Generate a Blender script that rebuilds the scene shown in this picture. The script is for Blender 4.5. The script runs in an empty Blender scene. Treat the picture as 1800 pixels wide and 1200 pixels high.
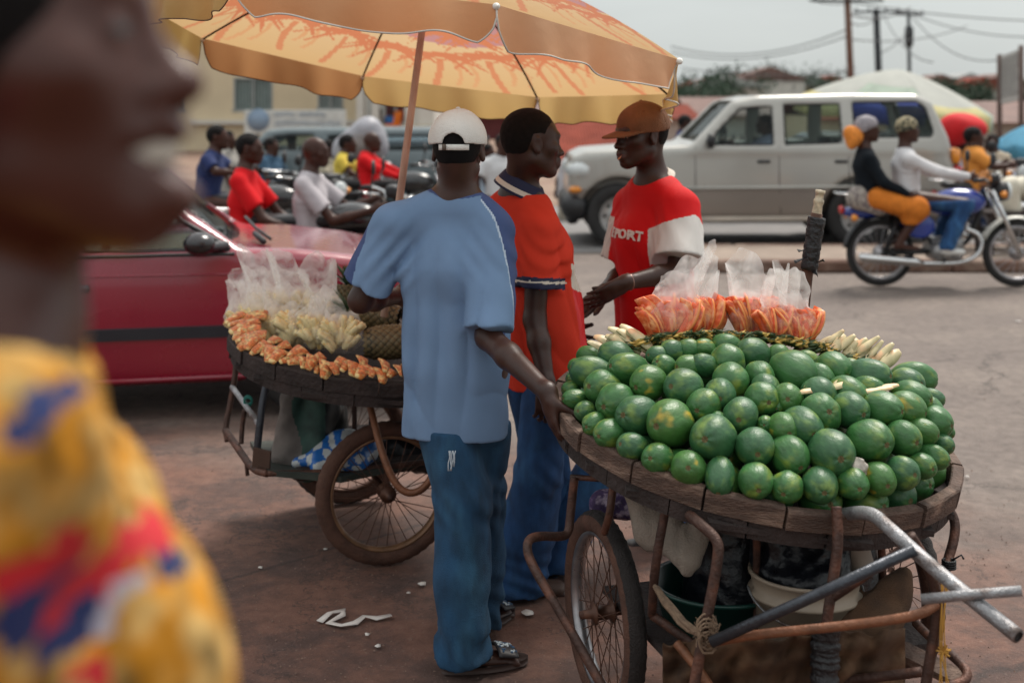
import bpy, math, random
import numpy as np
from mathutils import Vector, Matrix
PI = math.pi
R_ = math.radians
rng = random.Random(7)
SC = bpy.context.scene
COL = SC.collection

# ---------------------------------------------------------------- camera, sky, sun, exposure
FPX = 2250.0          # focal length in pixels of the 1800 px wide photograph
CAMZ = 1.75
HY = 180.0            # the horizon's row
cam_d = bpy.data.cameras.new('camera')
cam = bpy.data.objects.new('camera', cam_d)
COL.objects.link(cam)
cam.location = (0, 0, CAMZ)
cam.rotation_euler = (R_(90), 0, 0)
cam_d.sensor_width = 36.0
cam_d.lens = 45.0
cam_d.shift_y = -420.0 / 1800.0
cam_d.clip_start = 0.05
cam_d.clip_end = 3000
cam_d.dof.use_dof = True
cam_d.dof.focus_distance = 3.75
cam_d.dof.aperture_fstop = 2.5
SC.camera = cam

world = bpy.data.worlds.new("World")
SC.world = world
world.use_nodes = True
nt = world.node_tree
nt.nodes.clear()
w_out = nt.nodes.new('ShaderNodeOutputWorld')
w_bg = nt.nodes.new('ShaderNodeBackground')
w_sky = nt.nodes.new('ShaderNodeTexSky')
w_sky.sky_type = 'NISHITA'
w_sky.sun_disc = False
w_sky.sun_elevation = R_(58)
w_sky.sun_rotation = R_(35)
w_sky.air_density = 1.0
w_sky.dust_density = 3.0
w_tc = nt.nodes.new('ShaderNodeTexCoord')
w_sep = nt.nodes.new('ShaderNodeSeparateXYZ')
w_ramp = nt.nodes.new('ShaderNodeValToRGB')          # overcast: the zenith is brighter than the horizon
w_ramp.color_ramp.elements[0].position = 0.0
w_ramp.color_ramp.elements[0].color = (5.9, 6.3, 6.25, 1)
w_ramp.color_ramp.elements[1].position = 0.9
w_ramp.color_ramp.elements[1].color = (13.0, 13.2, 13.0, 1)
w_noise = nt.nodes.new('ShaderNodeTexNoise')
w_noise.inputs['Scale'].default_value = 3.0
w_noise.inputs['Detail'].default_value = 5.0
w_map = nt.nodes.new('ShaderNodeMapping')
w_map.inputs['Scale'].default_value = (1, 1, 4.0)
w_nr = nt.nodes.new('ShaderNodeMapRange')
w_nr.inputs['To Min'].default_value = 0.80
w_nr.inputs['To Max'].default_value = 1.18
w_mul = nt.nodes.new('ShaderNodeVectorMath'); w_mul.operation = 'SCALE'
w_mix = nt.nodes.new('ShaderNodeMix'); w_mix.data_type = 'RGBA'
w_mix.inputs[0].default_value = 0.88
L = nt.links.new
L(w_tc.outputs['Generated'], w_sep.inputs[0])
L(w_sep.outputs['Z'], w_ramp.inputs[0])
L(w_tc.outputs['Generated'], w_map.inputs[0])
L(w_map.outputs[0], w_noise.inputs['Vector'])
L(w_noise.outputs[0], w_nr.inputs['Value'])
L(w_ramp.outputs[0], w_mul.inputs[0])
L(w_nr.outputs[0], w_mul.inputs['Scale'])
L(w_sky.outputs[0], w_mix.inputs[6])
L(w_mul.outputs[0], w_mix.inputs[7])
L(w_mix.outputs[2], w_bg.inputs[0])
w_bg.inputs[1].default_value = 0.083
L(w_bg.outputs[0], w_out.inputs[0])

sun_d = bpy.data.lights.new('sun', 'SUN')
sun = bpy.data.objects.new('sun', sun_d)
COL.objects.link(sun)
sun_d.energy = 2.7
sun_d.angle = R_(20)
sun_d.color = (1.0, 0.93, 0.85)
# soft light from high up on the right, slightly behind the scene
_e, _a = R_(58), R_(35)
sd = Vector((-math.sin(_a) * -1 * math.cos(_e), math.cos(_a) * math.cos(_e), math.sin(_e)))
sun.rotation_euler = sd.to_track_quat('Z', 'Y').to_euler()
SC.view_settings.view_transform = 'Standard'
SC.view_settings.look = 'None'
SC.view_settings.exposure = 0.36
SC.view_settings.gamma = 1.0
SC.cycles.max_bounces = 7
SC.cycles.transparent_max_bounces = 16
SC.cycles.use_denoising = True

# ---------------------------------------------------------------- helpers
def P(x, y, Y):
    """A point of the photograph (pixels of 1800x1200) at the distance Y."""
    return np.array([(x - 900) / FPX * Y, Y, CAMZ - (y - HY) / FPX * Y])
def G(x, y):
    """The ground point seen at a pixel."""
    Y = CAMZ * FPX / (y - HY)
    return np.array([(x - 900) / FPX * Y, Y, 0.0])
def V3(*a): return np.array(a, float)
def nrm(v):
    v = np.asarray(v, float); return v / (np.linalg.norm(v) + 1e-12)

def world_loc(o):
    v = Vector((0, 0, 0))
    while o is not None:
        v = v + o.location; o = o.parent
    return np.array(v)

def tag(o, label=None, cat=None, group=None, kind=None):
    if label: o['label'] = label
    if cat: o['category'] = cat
    if group: o['group'] = group
    if kind: o['kind'] = kind
    return o

def thing(name, label, cat, loc=(0, 0, 0), group=None):
    o = bpy.data.objects.new(name, None)
    o.empty_display_size = 0.1
    COL.objects.link(o)
    o.location = tuple(float(c) for c in loc)
    return tag(o, label, cat, group)

def copy_tree(o, parent=None):
    c = o.copy(); COL.objects.link(c); c.parent = parent
    for ch in list(o.children): copy_tree(ch, c)
    return c

def mesh_obj(name, verts, faces, mats, parent=None, smooth=True, midx=None, local=False, origin=None):
    """Link one mesh object. Verts are world coordinates unless local."""
    verts = np.asarray(verts, float).reshape(-1, 3)
    me = bpy.data.meshes.new(name)
    if not isinstance(mats, (list, tuple)): mats = [mats]
    if parent is not None: base = world_loc(parent)
    elif origin is not None: base = np.asarray(origin, float)
    else:
        lo, hi = verts.min(0), verts.max(0)
        base = np.array([(lo[0] + hi[0]) / 2, (lo[1] + hi[1]) / 2, lo[2]])
    if local: base = np.zeros(3)
    vv = verts - base
    if isinstance(faces, np.ndarray):
        n = len(faces)
        me.vertices.add(len(vv)); me.vertices.foreach_set('co', vv.astype(np.float32).ravel())
        me.loops.add(n * 4); me.loops.foreach_set('vertex_index', faces.astype(np.int32).ravel())
        me.polygons.add(n)
        me.polygons.foreach_set('loop_start', np.arange(0, 4 * n, 4, dtype=np.int32))
        me.polygons.foreach_set('loop_total', np.full(n, 4, dtype=np.int32))
        me.update(calc_edges=True)
        me.validate()
    else:
        me.from_pydata([tuple(v) for v in vv], [], faces)
        me.update()
    for m in mats: me.materials.append(m)
    if midx is not None: me.polygons.foreach_set('material_index', np.asarray(midx, np.int32))
    me.polygons.foreach_set('use_smooth', np.full(len(me.polygons), bool(smooth)))
    o = bpy.data.objects.new(name, me)
    COL.objects.link(o)
    if parent is not None: o.parent = parent
    elif not local: o.location = tuple(base)
    return o

class MB:
    """Collects shapes into one mesh."""
    def __init__(s): s.v = []; s.f = []; s.m = []; s.n = 0
    def raw(s, v, f, m=0):
        b = s.n
        v = np.asarray(v, float).reshape(-1, 3)
        s.v.append(v); s.n += len(v)
        s.f += [tuple(int(i) + b for i in q) for q in f]; s.m += [m] * len(f)
        return s
    def box(s, c, size, rot=None, m=0, bev=0.0):
        x, y, z = [d / 2 for d in size]
        if bev <= 0:
            v = np.array([[sx * x, sy * y, sz * z] for sz in (-1, 1) for sy in (-1, 1) for sx in (-1, 1)])
            f = [(0, 2, 3, 1), (4, 5, 7, 6), (0, 1, 5, 4), (2, 6, 7, 3), (0, 4, 6, 2), (1, 3, 7, 5)]
        else:
            b = min(bev, x * .9, y * .9, z * .9)
            v = []; f = []
            for sz, ins in ((-1, b), (-1, 0), (1, 0), (1, b)):
                zz = sz * (z if ins else z - b)
                xx, yy = x - ins, y - ins
                cut = b
                v += [[xx - cut, -yy, zz], [xx, -yy + cut, zz], [xx, yy - cut, zz], [xx - cut, yy, zz], [-xx + cut, yy, zz], [-xx, yy - cut, zz], [-xx, -yy + cut, zz], [-xx + cut, -yy, zz]]
            v = np.array(v)
            for k in range(3):
                for i in range(8): f.append((8 * k + i, 8 * k + (i + 1) % 8, 8 * k + 8 + (i + 1) % 8, 8 * k + 8 + i))
            f.append(tuple(range(7, -1, -1))); f.append(tuple(range(24, 32)))
        if rot is not None: v = v @ np.asarray(rot).T
        return s.raw(v + np.asarray(c, float), f, m)
    def tube(s, pts, r, sides=8, m=0, closed=False, cap=True, smooth_path=0):
        pts = [np.asarray(p, float) for p in pts]
        for _ in range(smooth_path):
            q = [pts[0]]
            for i in range(len(pts) - 1):
                q += [pts[i] * .75 + pts[i + 1] * .25, pts[i] * .25 + pts[i + 1] * .75]
            q.append(pts[-1]); pts = q
        n = len(pts)
        rr = list(r) if hasattr(r, '__len__') else None
        up = None; V = []
        for i, p in enumerate(pts):
            if closed: t = nrm(pts[(i + 1) % n] - pts[i - 1])
            elif i == 0: t = nrm(pts[1] - p)
            elif i == n - 1: t = nrm(p - pts[i - 1])
            else: t = nrm(nrm(pts[i + 1] - p) + nrm(p - pts[i - 1]))
            if up is None:
                a = V3(0, 0, 1) if abs(t[2]) < .9 else V3(1, 0, 0)
                up = nrm(np.cross(np.cross(t, a), t))
            up = nrm(up - t * up.dot(t)); sd_ = np.cross(t, up)
            rad = (np.interp(i / (n - 1), np.linspace(0, 1, len(rr)), rr) if rr else r)
            for k in range(sides):
                a = 2 * PI * k / sides
                V.append(p + rad * (math.cos(a) * up + math.sin(a) * sd_))
        F = []
        for i in range(n if closed else n - 1):
            j = (i + 1) % n
            for k in range(sides):
                F.append((i * sides + k, i * sides + (k + 1) % sides, j * sides + (k + 1) % sides, j * sides + k))
        if cap and not closed:
            F.append(tuple(range(sides - 1, -1, -1))); F.append(tuple((n - 1) * sides + k for k in range(sides)))
        return s.raw(V, F, m)
    def lathe(s, prof, c=(0, 0, 0), axis=(0, 0, 1), sides=24, m=0, sx=1.0, wob=None):
        ax = nrm(axis); a = V3(1, 0, 0) if abs(ax[0]) < .8 else V3(0, 1, 0)
        u = nrm(np.cross(ax, a)); w = np.cross(ax, u)
        V = []; F = []
        for i, (r, z) in enumerate(prof):
            for k in range(sides):
                t = 2 * PI * k / sides
                rr = r * (wob(t, z) if wob else 1)
                V.append(np.asarray(c) + ax * z + u * rr * math.cos(t) * sx + w * rr * math.sin(t))
        for i in range(len(prof) - 1):
            for k in range(sides):
                F.append((i * sides + k, i * sides + (k + 1) % sides, (i + 1) * sides + (k + 1) % sides, (i + 1) * sides + k))
        return s.raw(V, F, m)
    def grid(s, f, nu, nv, m=0, thick=0.0):
        """Sheet from f(u,v)->point, u,v in 0..1."""
        V = [f(i / nu, j / nv) for j in range(nv + 1) for i in range(nu + 1)]
        F = [(j * (nu + 1) + i, j * (nu + 1) + i + 1, (j + 1) * (nu + 1) + i + 1, (j + 1) * (nu + 1) + i) for j in range(nv) for i in range(nu)]
        return s.raw(V, F, m)
    def prism(s, poly, y0, y1, m=0, tf=None):
        """poly in (x,z), extruded along y."""
        n = len(poly)
        v = [[p[0], y0, p[1]] for p in poly] + [[p[0], y1, p[1]] for p in poly]
        f = [tuple(range(n)), tuple(range(2 * n - 1, n - 1, -1))] + [(i, i + n, (i + 1) % n + n, (i + 1) % n) for i in range(n)]
        v = np.array(v, float)
        if tf is not None: v = tf(v)
        return s.raw(v, f, m)
    def build(s, name, mats, parent=None, smooth=True, auto=None, origin=None, local=False):
        o = mesh_obj(name, np.concatenate(s.v), s.f, mats, parent, smooth, s.m, local=local, origin=origin)
        if auto:
            try: o.data.set_sharp_from_angle(angle=R_(auto))
            except Exception: pass
        return o

def rotz(a):
    c, s = math.cos(a), math.sin(a); return np.array([[c, -s, 0], [s, c, 0], [0, 0, 1]])
def frame(z, x=None):
    """Rotation matrix with columns x,y,z."""
    z = nrm(z); x = V3(1, 0, 0) if x is None else np.asarray(x, float)
    y = nrm(np.cross(z, x)); x = np.cross(y, z)
    return np.column_stack([x, y, z])

def solid(o, t, off=0.0):
    m = o.modifiers.new('solid', 'SOLIDIFY'); m.thickness = t; m.offset = off; return o

# ---------------------------------------------------------------- materials
MATS = {}
def mat(name, col, rough=0.6, metal=0.0, var=0.12, scale=6.0, bump=0.0, bscale=60.0, spec=0.5, coat=0.0, sheen=0.0,
        col2=None, c2pos=(0.45, 0.65), c2scale=3.0, transl=0.0, alpha=1.0, stretch=None, random_obj=False, c2detail=4.0, rvar=0.1, emit=None):
    if name in MATS: return MATS[name]
    m = bpy.data.materials.new(name); m.use_nodes = True
    nt = m.node_tree; N = nt.nodes; Lk = nt.links.new
    b = N['Principled BSDF']
    tc = N.new('ShaderNodeTexCoord')
    src = tc.outputs['Object']
    if random_obj:
        oi = N.new('ShaderNodeObjectInfo'); ad = N.new('ShaderNodeVectorMath'); ad.operation = 'MULTIPLY_ADD'
        cb = N.new('ShaderNodeCombineXYZ')
        for i in range(3): Lk(oi.outputs['Random'], cb.inputs[i])
        Lk(cb.outputs[0], ad.inputs[0]); ad.inputs[1].default_value = (31, 17, 53); Lk(src, ad.inputs[2]); src = ad.outputs[0]
    if stretch:
        mp = N.new('ShaderNodeMapping'); mp.inputs['Scale'].default_value = stretch; Lk(src, mp.inputs[0]); src = mp.outputs[0]
    def noise(sc, det=4.0):
        n = N.new('ShaderNodeTexNoise'); n.inputs['Scale'].default_value = sc; n.inputs['Detail'].default_value = det
        Lk(src, n.inputs['Vector']); return n.outputs[0]
    cout = None
    rgb = N.new('ShaderNodeRGB'); rgb.outputs[0].default_value = (*col, 1); cout = rgb.outputs[0]
    if col2 is not None:
        rp = N.new('ShaderNodeMapRange'); rp.interpolation_type = 'SMOOTHSTEP'
        rp.inputs['From Min'].default_value = c2pos[0]; rp.inputs['From Max'].default_value = c2pos[1]
        Lk(noise(c2scale, c2detail), rp.inputs['Value'])
        mx = N.new('ShaderNodeMix'); mx.data_type = 'RGBA'; Lk(rp.outputs[0], mx.inputs[0]); Lk(cout, mx.inputs[6]); mx.inputs[7].default_value = (*col2, 1)
        cout = mx.outputs[2]
    if var > 0:
        mr = N.new('ShaderNodeMapRange'); mr.inputs['From Min'].default_value = .3; mr.inputs['From Max'].default_value = .7
        mr.inputs['To Min'].default_value = 1 - var; mr.inputs['To Max'].default_value = 1 + var
        Lk(noise(scale, 6.0), mr.inputs['Value'])
        sc = N.new('ShaderNodeVectorMath'); sc.operation = 'SCALE'; Lk(cout, sc.inputs[0]); Lk(mr.outputs[0], sc.inputs['Scale']); cout = sc.outputs[0]
    Lk(cout, b.inputs['Base Color'])
    if rvar > 0:
        mr = N.new('ShaderNodeMapRange'); mr.inputs['To Min'].default_value = max(.02, rough - rvar); mr.inputs['To Max'].default_value = min(1, rough + rvar)
        Lk(noise(scale * 2.3), mr.inputs['Value']); Lk(mr.outputs[0], b.inputs['Roughness'])
    else: b.inputs['Roughness'].default_value = rough
    b.inputs['Metallic'].default_value = metal
    b.inputs['Specular IOR Level'].default_value = spec
    b.inputs['Coat Weight'].default_value = coat
    b.inputs['Coat Roughness'].default_value = 0.08
    b.inputs['Sheen Weight'].default_value = sheen
    b.inputs['Alpha'].default_value = alpha
    if emit: b.inputs['Emission Color'].default_value = (*emit[:3], 1); b.inputs['Emission Strength'].default_value = emit[3]
    if bump > 0:
        bp = N.new('ShaderNodeBump'); bp.inputs['Strength'].default_value = min(1, bump); bp.inputs['Distance'].default_value = .01
        Lk(noise(bscale, 5.0), bp.inputs['Height']); Lk(bp.outputs[0], b.inputs['Normal'])
    if transl > 0:
        out = N['Material Output']; tr = N.new('ShaderNodeBsdfTranslucent'); Lk(cout, tr.inputs[0])
        ms = N.new('ShaderNodeMixShader'); ms.inputs[0].default_value = transl
        Lk(b.outputs[0], ms.inputs[1]); Lk(tr.outputs[0], ms.inputs[2]); Lk(ms.outputs[0], out.inputs[0])
    MATS[name] = m
    return m

def glass_mat(name, tint=(.86, .92, .92), a=0.10, rough=0.05):
    if name in MATS: return MATS[name]
    m = bpy.data.materials.new(name); m.use_nodes = True
    N = m.node_tree.nodes; Lk = m.node_tree.links.new
    out = N['Material Output']; b = N['Principled BSDF']
    b.inputs['Base Color'].default_value = (*[c * .1 for c in tint], 1); b.inputs['Roughness'].default_value = rough
    t = N.new('ShaderNodeBsdfTransparent'); t.inputs[0].default_value = (*tint, 1)
    ms = N.new('ShaderNodeMixShader'); ms.inputs[0].default_value = a
    Lk(t.outputs[0], ms.inputs[1]); Lk(b.outputs[0], ms.inputs[2]); Lk(ms.outputs[0], out.inputs[0])
    MATS[name] = m; return m

def plastic_film():
    """Clear crinkled polythene: mostly see-through with milky and glossy folds."""
    m = bpy.data.materials.new('plastic_film'); m.use_nodes = True
    N = m.node_tree.nodes; Lk = m.node_tree.links.new
    out = N['Material Output']; b = N['Principled BSDF']
    b.inputs['Base Color'].default_value = (.95, .95, .94, 1); b.inputs['Roughness'].default_value = .20; b.inputs['Specular IOR Level'].default_value = .8
    tc = N.new('ShaderNodeTexCoord'); n = N.new('ShaderNodeTexNoise'); n.inputs['Scale'].default_value = 15; n.inputs['Detail'].default_value = 2
    n.inputs['Distortion'].default_value = .8
    Lk(tc.outputs['Object'], n.inputs['Vector'])
    bp = N.new('ShaderNodeBump'); bp.inputs['Strength'].default_value = 1; bp.inputs['Distance'].default_value = .012
    Lk(n.outputs[0], bp.inputs['Height']); Lk(bp.outputs[0], b.inputs['Normal'])
    tl = N.new('ShaderNodeBsdfTranslucent'); tl.inputs[0].default_value = (.96, .95, .93, 1)
    m1 = N.new('ShaderNodeMixShader'); m1.inputs[0].default_value = .55; Lk(b.outputs[0], m1.inputs[1]); Lk(tl.outputs[0], m1.inputs[2])
    t = N.new('ShaderNodeBsdfTransparent')
    mr = N.new('ShaderNodeMapRange'); mr.inputs['From Min'].default_value = .35; mr.inputs['From Max'].default_value = .7
    mr.inputs['To Min'].default_value = .16; mr.inputs['To Max'].default_value = .62
    Lk(n.outputs[0], mr.inputs['Value'])
    sz = N.new('ShaderNodeSeparateXYZ'); Lk(tc.outputs['Object'], sz.inputs[0]); mz = N.new('ShaderNodeMapRange'); mz.inputs['From Min'].default_value = .05; mz.inputs['From Max'].default_value = .15
    mz.inputs['To Min'].default_value = .40; mz.inputs['To Max'].default_value = 1.15; Lk(sz.outputs['Z'], mz.inputs['Value'])   # gathered folds above the fruit are denser
    mm = N.new('ShaderNodeMath'); mm.operation = 'MULTIPLY'; Lk(mr.outputs[0], mm.inputs[0]); Lk(mz.outputs[0], mm.inputs[1])
    m2 = N.new('ShaderNodeMixShader'); Lk(mm.outputs[0], m2.inputs[0]); Lk(t.outputs[0], m2.inputs[1]); Lk(m1.outputs[0], m2.inputs[2])
    Lk(m2.outputs[0], out.inputs[0])
    return m

# ---------------------------------------------------------------- smooth solids: blended primitives meshed with surface nets
def _noise_dirs(seed, n):
    r = np.random.default_rng(seed); d = r.normal(size=(n, 3)); d /= np.linalg.norm(d, axis=1)[:, None]
    return d, r.uniform(0, 2 * PI, n)
_ND = [_noise_dirs(i, 7) for i in range(6)]
def snoise(Pt, freq, seed=0):
    """Cheap smooth noise in -1..1 for a (...,3) array."""
    d, ph = _ND[seed % 6]; o = 0
    for k in range(7): o = o + np.sin((Pt @ d[k]) * freq * (0.7 + .12 * k) + ph[k] + seed)
    return o / 3.5

class Field:
    def __init__(s, h): s.h = h; s.p = []; s.post = []; s.big = 1.0
    def cone(s, a, b, r1, r2, k=.02, op=1):
        a = np.asarray(a, float); b = np.asarray(b, float); m = max(r1, r2)
        lo = np.minimum(a, b) - m; hi = np.maximum(a, b) + m
        ab = b - a; L2 = ab.dot(ab) + 1e-12
        def f(Q):
            q = Q - a; t = np.clip((q @ ab) / L2, 0, 1)
            q = q - t[..., None] * ab
            return np.sqrt((q * q).sum(-1)) - (r1 + (r2 - r1) * t)
        s.p.append((lo, hi, f, k, op)); return s
    def fcone(s, a, b, lat, r1, r2, q1, q2=None, k=.03, op=1):
        """Tapered tube with an oval section: half width r along lat, q times that across it."""
        q2 = q1 if q2 is None else q2
        a = np.asarray(a, float); b = np.asarray(b, float); m = max(r1, r2) * max(1, q1, q2); lat = nrm(lat)
        lo = np.minimum(a, b) - m; hi = np.maximum(a, b) + m
        ab = b - a; L2 = ab.dot(ab) + 1e-12
        def f(Q):
            q = Q - a; t = np.clip((q @ ab) / L2, 0, 1)
            q = q - t[..., None] * ab
            wl = q @ lat; w2 = np.maximum((q * q).sum(-1) - wl * wl, 0)
            qq = q1 + (q2 - q1) * t
            return (np.sqrt(wl * wl + w2 / (qq * qq)) - (r1 + (r2 - r1) * t)) * np.minimum(1, qq)
        s.p.append((lo, hi, f, k, op)); return s
    def ell(s, c, M, rad, k=.02, op=1):
        """M: columns are the axes."""
        c = np.asarray(c, float); rad = np.asarray(rad, float); m = rad.max()
        M = np.eye(3) if M is None else M
        ext = np.sqrt(((M * rad) ** 2).sum(1))
        def f(Q):
            q = ((Q - c) @ M) / rad; k0 = np.sqrt((q * q).sum(-1)); q = q / rad; k1 = np.sqrt((q * q).sum(-1)) + 1e-9
            return k0 * (k0 - 1) / k1
        s.p.append((c - ext, c + ext, f, k, op)); return s
    def rbox(s, c, M, half, r, k=.02, op=1):
        c = np.asarray(c, float); half = np.asarray(half, float); M = np.eye(3) if M is None else M
        ext = np.abs(M * half).sum(1)
        def f(Q):
            q = np.abs((Q - c) @ M) - (half - r)
            return np.sqrt((np.maximum(q, 0) ** 2).sum(-1)) + np.minimum(q.max(-1), 0) - r
        s.p.append((c - ext, c + ext, f, k, op)); return s
    def fn(s, lo, hi, f, k=.02, op=1): s.p.append((np.asarray(lo, float), np.asarray(hi, float), f, k, op)); return s
    def mesh(s):
        h = s.h
        lo = np.min([p[0] for p in s.p if p[4] > 0], 0) - 3 * h - .03; hi = np.max([p[1] for p in s.p if p[4] > 0], 0) + 3 * h + .03
        n = np.ceil((hi - lo) / h).astype(int) + 1
        F = np.full(n, s.big, np.float32)
        ax = [lo[i] + h * np.arange(n[i]) for i in range(3)]
        for (plo, phi, f, k, op) in s.p:
            mg = k + 2.5 * h + .025
            i0 = np.clip(np.floor((plo - mg - lo) / h).astype(int), 0, n); i1 = np.clip(np.ceil((phi + mg - lo) / h).astype(int) + 1, 0, n)
            if (i1 <= i0).any(): continue
            sl = tuple(slice(a, b) for a, b in zip(i0, i1))
            X, Y_, Z = np.meshgrid(ax[0][sl[0]], ax[1][sl[1]], ax[2][sl[2]], indexing='ij')
            Q = np.stack([X, Y_, Z], -1)
            d = f(Q).astype(np.float32); a = F[sl]
            if op > 0:
                hh = np.maximum(k - np.abs(a - d), 0) / max(k, 1e-6); F[sl] = np.minimum(a, d) - hh * hh * k * .25
            else:
                d = -d; hh = np.maximum(k - np.abs(a - d), 0) / max(k, 1e-6); F[sl] = np.maximum(a, d) + hh * hh * k * .25
        if s.post:
            X, Y_, Z = np.meshgrid(*ax, indexing='ij')
            near = np.abs(F) < .12
            Q = np.stack([X[near], Y_[near], Z[near]], -1).astype(np.float32); Fn = F[near]
            for g in s.post: Fn = g(Q, Fn).astype(np.float32)
            F[near] = Fn
        S = F < 0
        C = [S[a:n[0] - 1 + a, b:n[1] - 1 + b, c:n[2] - 1 + c] for a in (0, 1) for b in (0, 1) for c in (0, 1)]
        cnt = sum(c.astype(np.int8) for c in C)
        act = (cnt > 0) & (cnt < 8)
        idx = np.full(act.shape, -1, np.int64); I = np.array(np.nonzero(act)); idx[act] = np.arange(I.shape[1])
        acc = np.zeros((I.shape[1], 3)); num = np.zeros(I.shape[1])
        for axis in range(3):
            oth = [a for a in range(3) if a != axis]
            for u in (0, 1):
                for v in (0, 1):
                    o0 = [0, 0, 0]; o0[oth[0]] = u; o0[oth[1]] = v; o1 = list(o0); o1[axis] = 1
                    f0 = F[I[0] + o0[0], I[1] + o0[1], I[2] + o0[2]]; f1 = F[I[0] + o1[0], I[1] + o1[1], I[2] + o1[2]]
                    ms = (f0 < 0) != (f1 < 0)
                    t = np.where(ms, f0 / np.where(ms, f0 - f1, 1), 0)
                    pt = np.array(o0, float)[None, :].repeat(len(t), 0); pt[:, axis] += t
                    acc += pt * ms[:, None]; num += ms
        Vt = (I.T + acc / num[:, None]) * h + lo
        quads = []
        for axis in range(3):
            a, b = [(1, 2), (2, 0), (0, 1)][axis]
            s0 = [slice(None)] * 3; s1 = [slice(None)] * 3
            s0[axis] = slice(0, n[axis] - 1); s1[axis] = slice(1, n[axis])
            A = S[tuple(s0)]; B = S[tuple(s1)]
            E = np.array(np.nonzero(A != B))
            ok = (E[a] >= 1) & (E[b] >= 1) & (E[a] < n[a] - 1) & (E[b] < n[b] - 1); E = E[:, ok]
            inside = A[E[0], E[1], E[2]]
            def cell(da, db):
                q = E.copy(); q[a] -= da; q[b] -= db; return idx[q[0], q[1], q[2]]
            q = np.stack([cell(1, 1), cell(0, 1), cell(0, 0), cell(1, 0)], 1)
            q[~inside] = q[~inside][:, ::-1]
            quads.append(q)
        Qd = np.concatenate(quads); Qd = Qd[(Qd >= 0).all(1)]
        # one light relaxation towards the neighbours takes the grid pattern out
        for it in range(2):
            sm = np.zeros_like(Vt); c = np.zeros(len(Vt))
            for i in range(4):
                j = (i + 1) % 4
                np.add.at(sm, Qd[:, i], Vt[Qd[:, j]]); np.add.at(c, Qd[:, i], 1)
                np.add.at(sm, Qd[:, j], Vt[Qd[:, i]]); np.add.at(c, Qd[:, j], 1)
            Vt = Vt * .5 + (sm / np.maximum(c, 1)[:, None]) * .5
        return Vt, Qd
    def build(s, name, mats, parent=None, mfn=None, origin=None):
        v, q = s.mesh()
        mi = None
        if mfn is not None: mi = mfn(v[q].mean(1))
        return mesh_obj(name, v, q, mats, parent, True, mi, origin=origin)
    def split(s, parts, parent=None, mfn=None, sel=None, origin=None, first_root=False):
        """Build one mesh per region: sel(centroids)->index into parts [(name, mats)]."""
        v, q = s.mesh(); lab = sel(v[q].mean(1)); out = []
        for i, (nm, mt) in enumerate(parts):
            qq = q[lab == i]
            if not len(qq): out.append(None); continue
            u, inv = np.unique(qq, return_inverse=True)
            o = mesh_obj(nm, v[u], inv.reshape(qq.shape), mt, parent if not (first_root and i == 0) else None, True, origin=origin)
            if first_root and i == 0: parent = o
            out.append(o)
        return out
# ---------------------------------------------------------------- people
SKIN = mat('skin_dark', (.040, .0155, .0100), rough=.43, var=.25, scale=11, bump=.10, bscale=260, spec=.42)
SKIN_W = mat('skin_warm', (.050, .018, .011), rough=.42, var=.2, scale=9, bump=.15, bscale=120, spec=.3)
SKIN_F = mat('skin_foreground', (.062, .017, .010), rough=.33, var=.15, scale=9, bump=.04, bscale=160, spec=.4)
PALM = mat('skin_palm', (.16, .06, .035), rough=.5)
LIPS = mat('lips', (.065, .021, .017), rough=.35, var=.1)
EYEW = mat('eye_white', (.26, .22, .19), rough=.25, var=0)
EYED = mat('eye_iris', (.01, .007, .006), rough=.15, var=0)
TEETH = mat('teeth', (.75, .70, .60), rough=.25, var=0)
HAIR = mat('hair_black', (.0075, .0055, .0055), rough=.7, var=.3, scale=60, bump=1, bscale=700, spec=.2)
SOLE = mat('sandal_sole', (.05, .03, .025), rough=.7)

def head_frame(face, up=(0, 0, 1)):
    f = nrm(face); u = np.asarray(up, float); u = nrm(u - f * u.dot(f)); l = np.cross(u, f)
    return np.column_stack([f, l, u])       # local x=face, y=left, z=up

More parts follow.
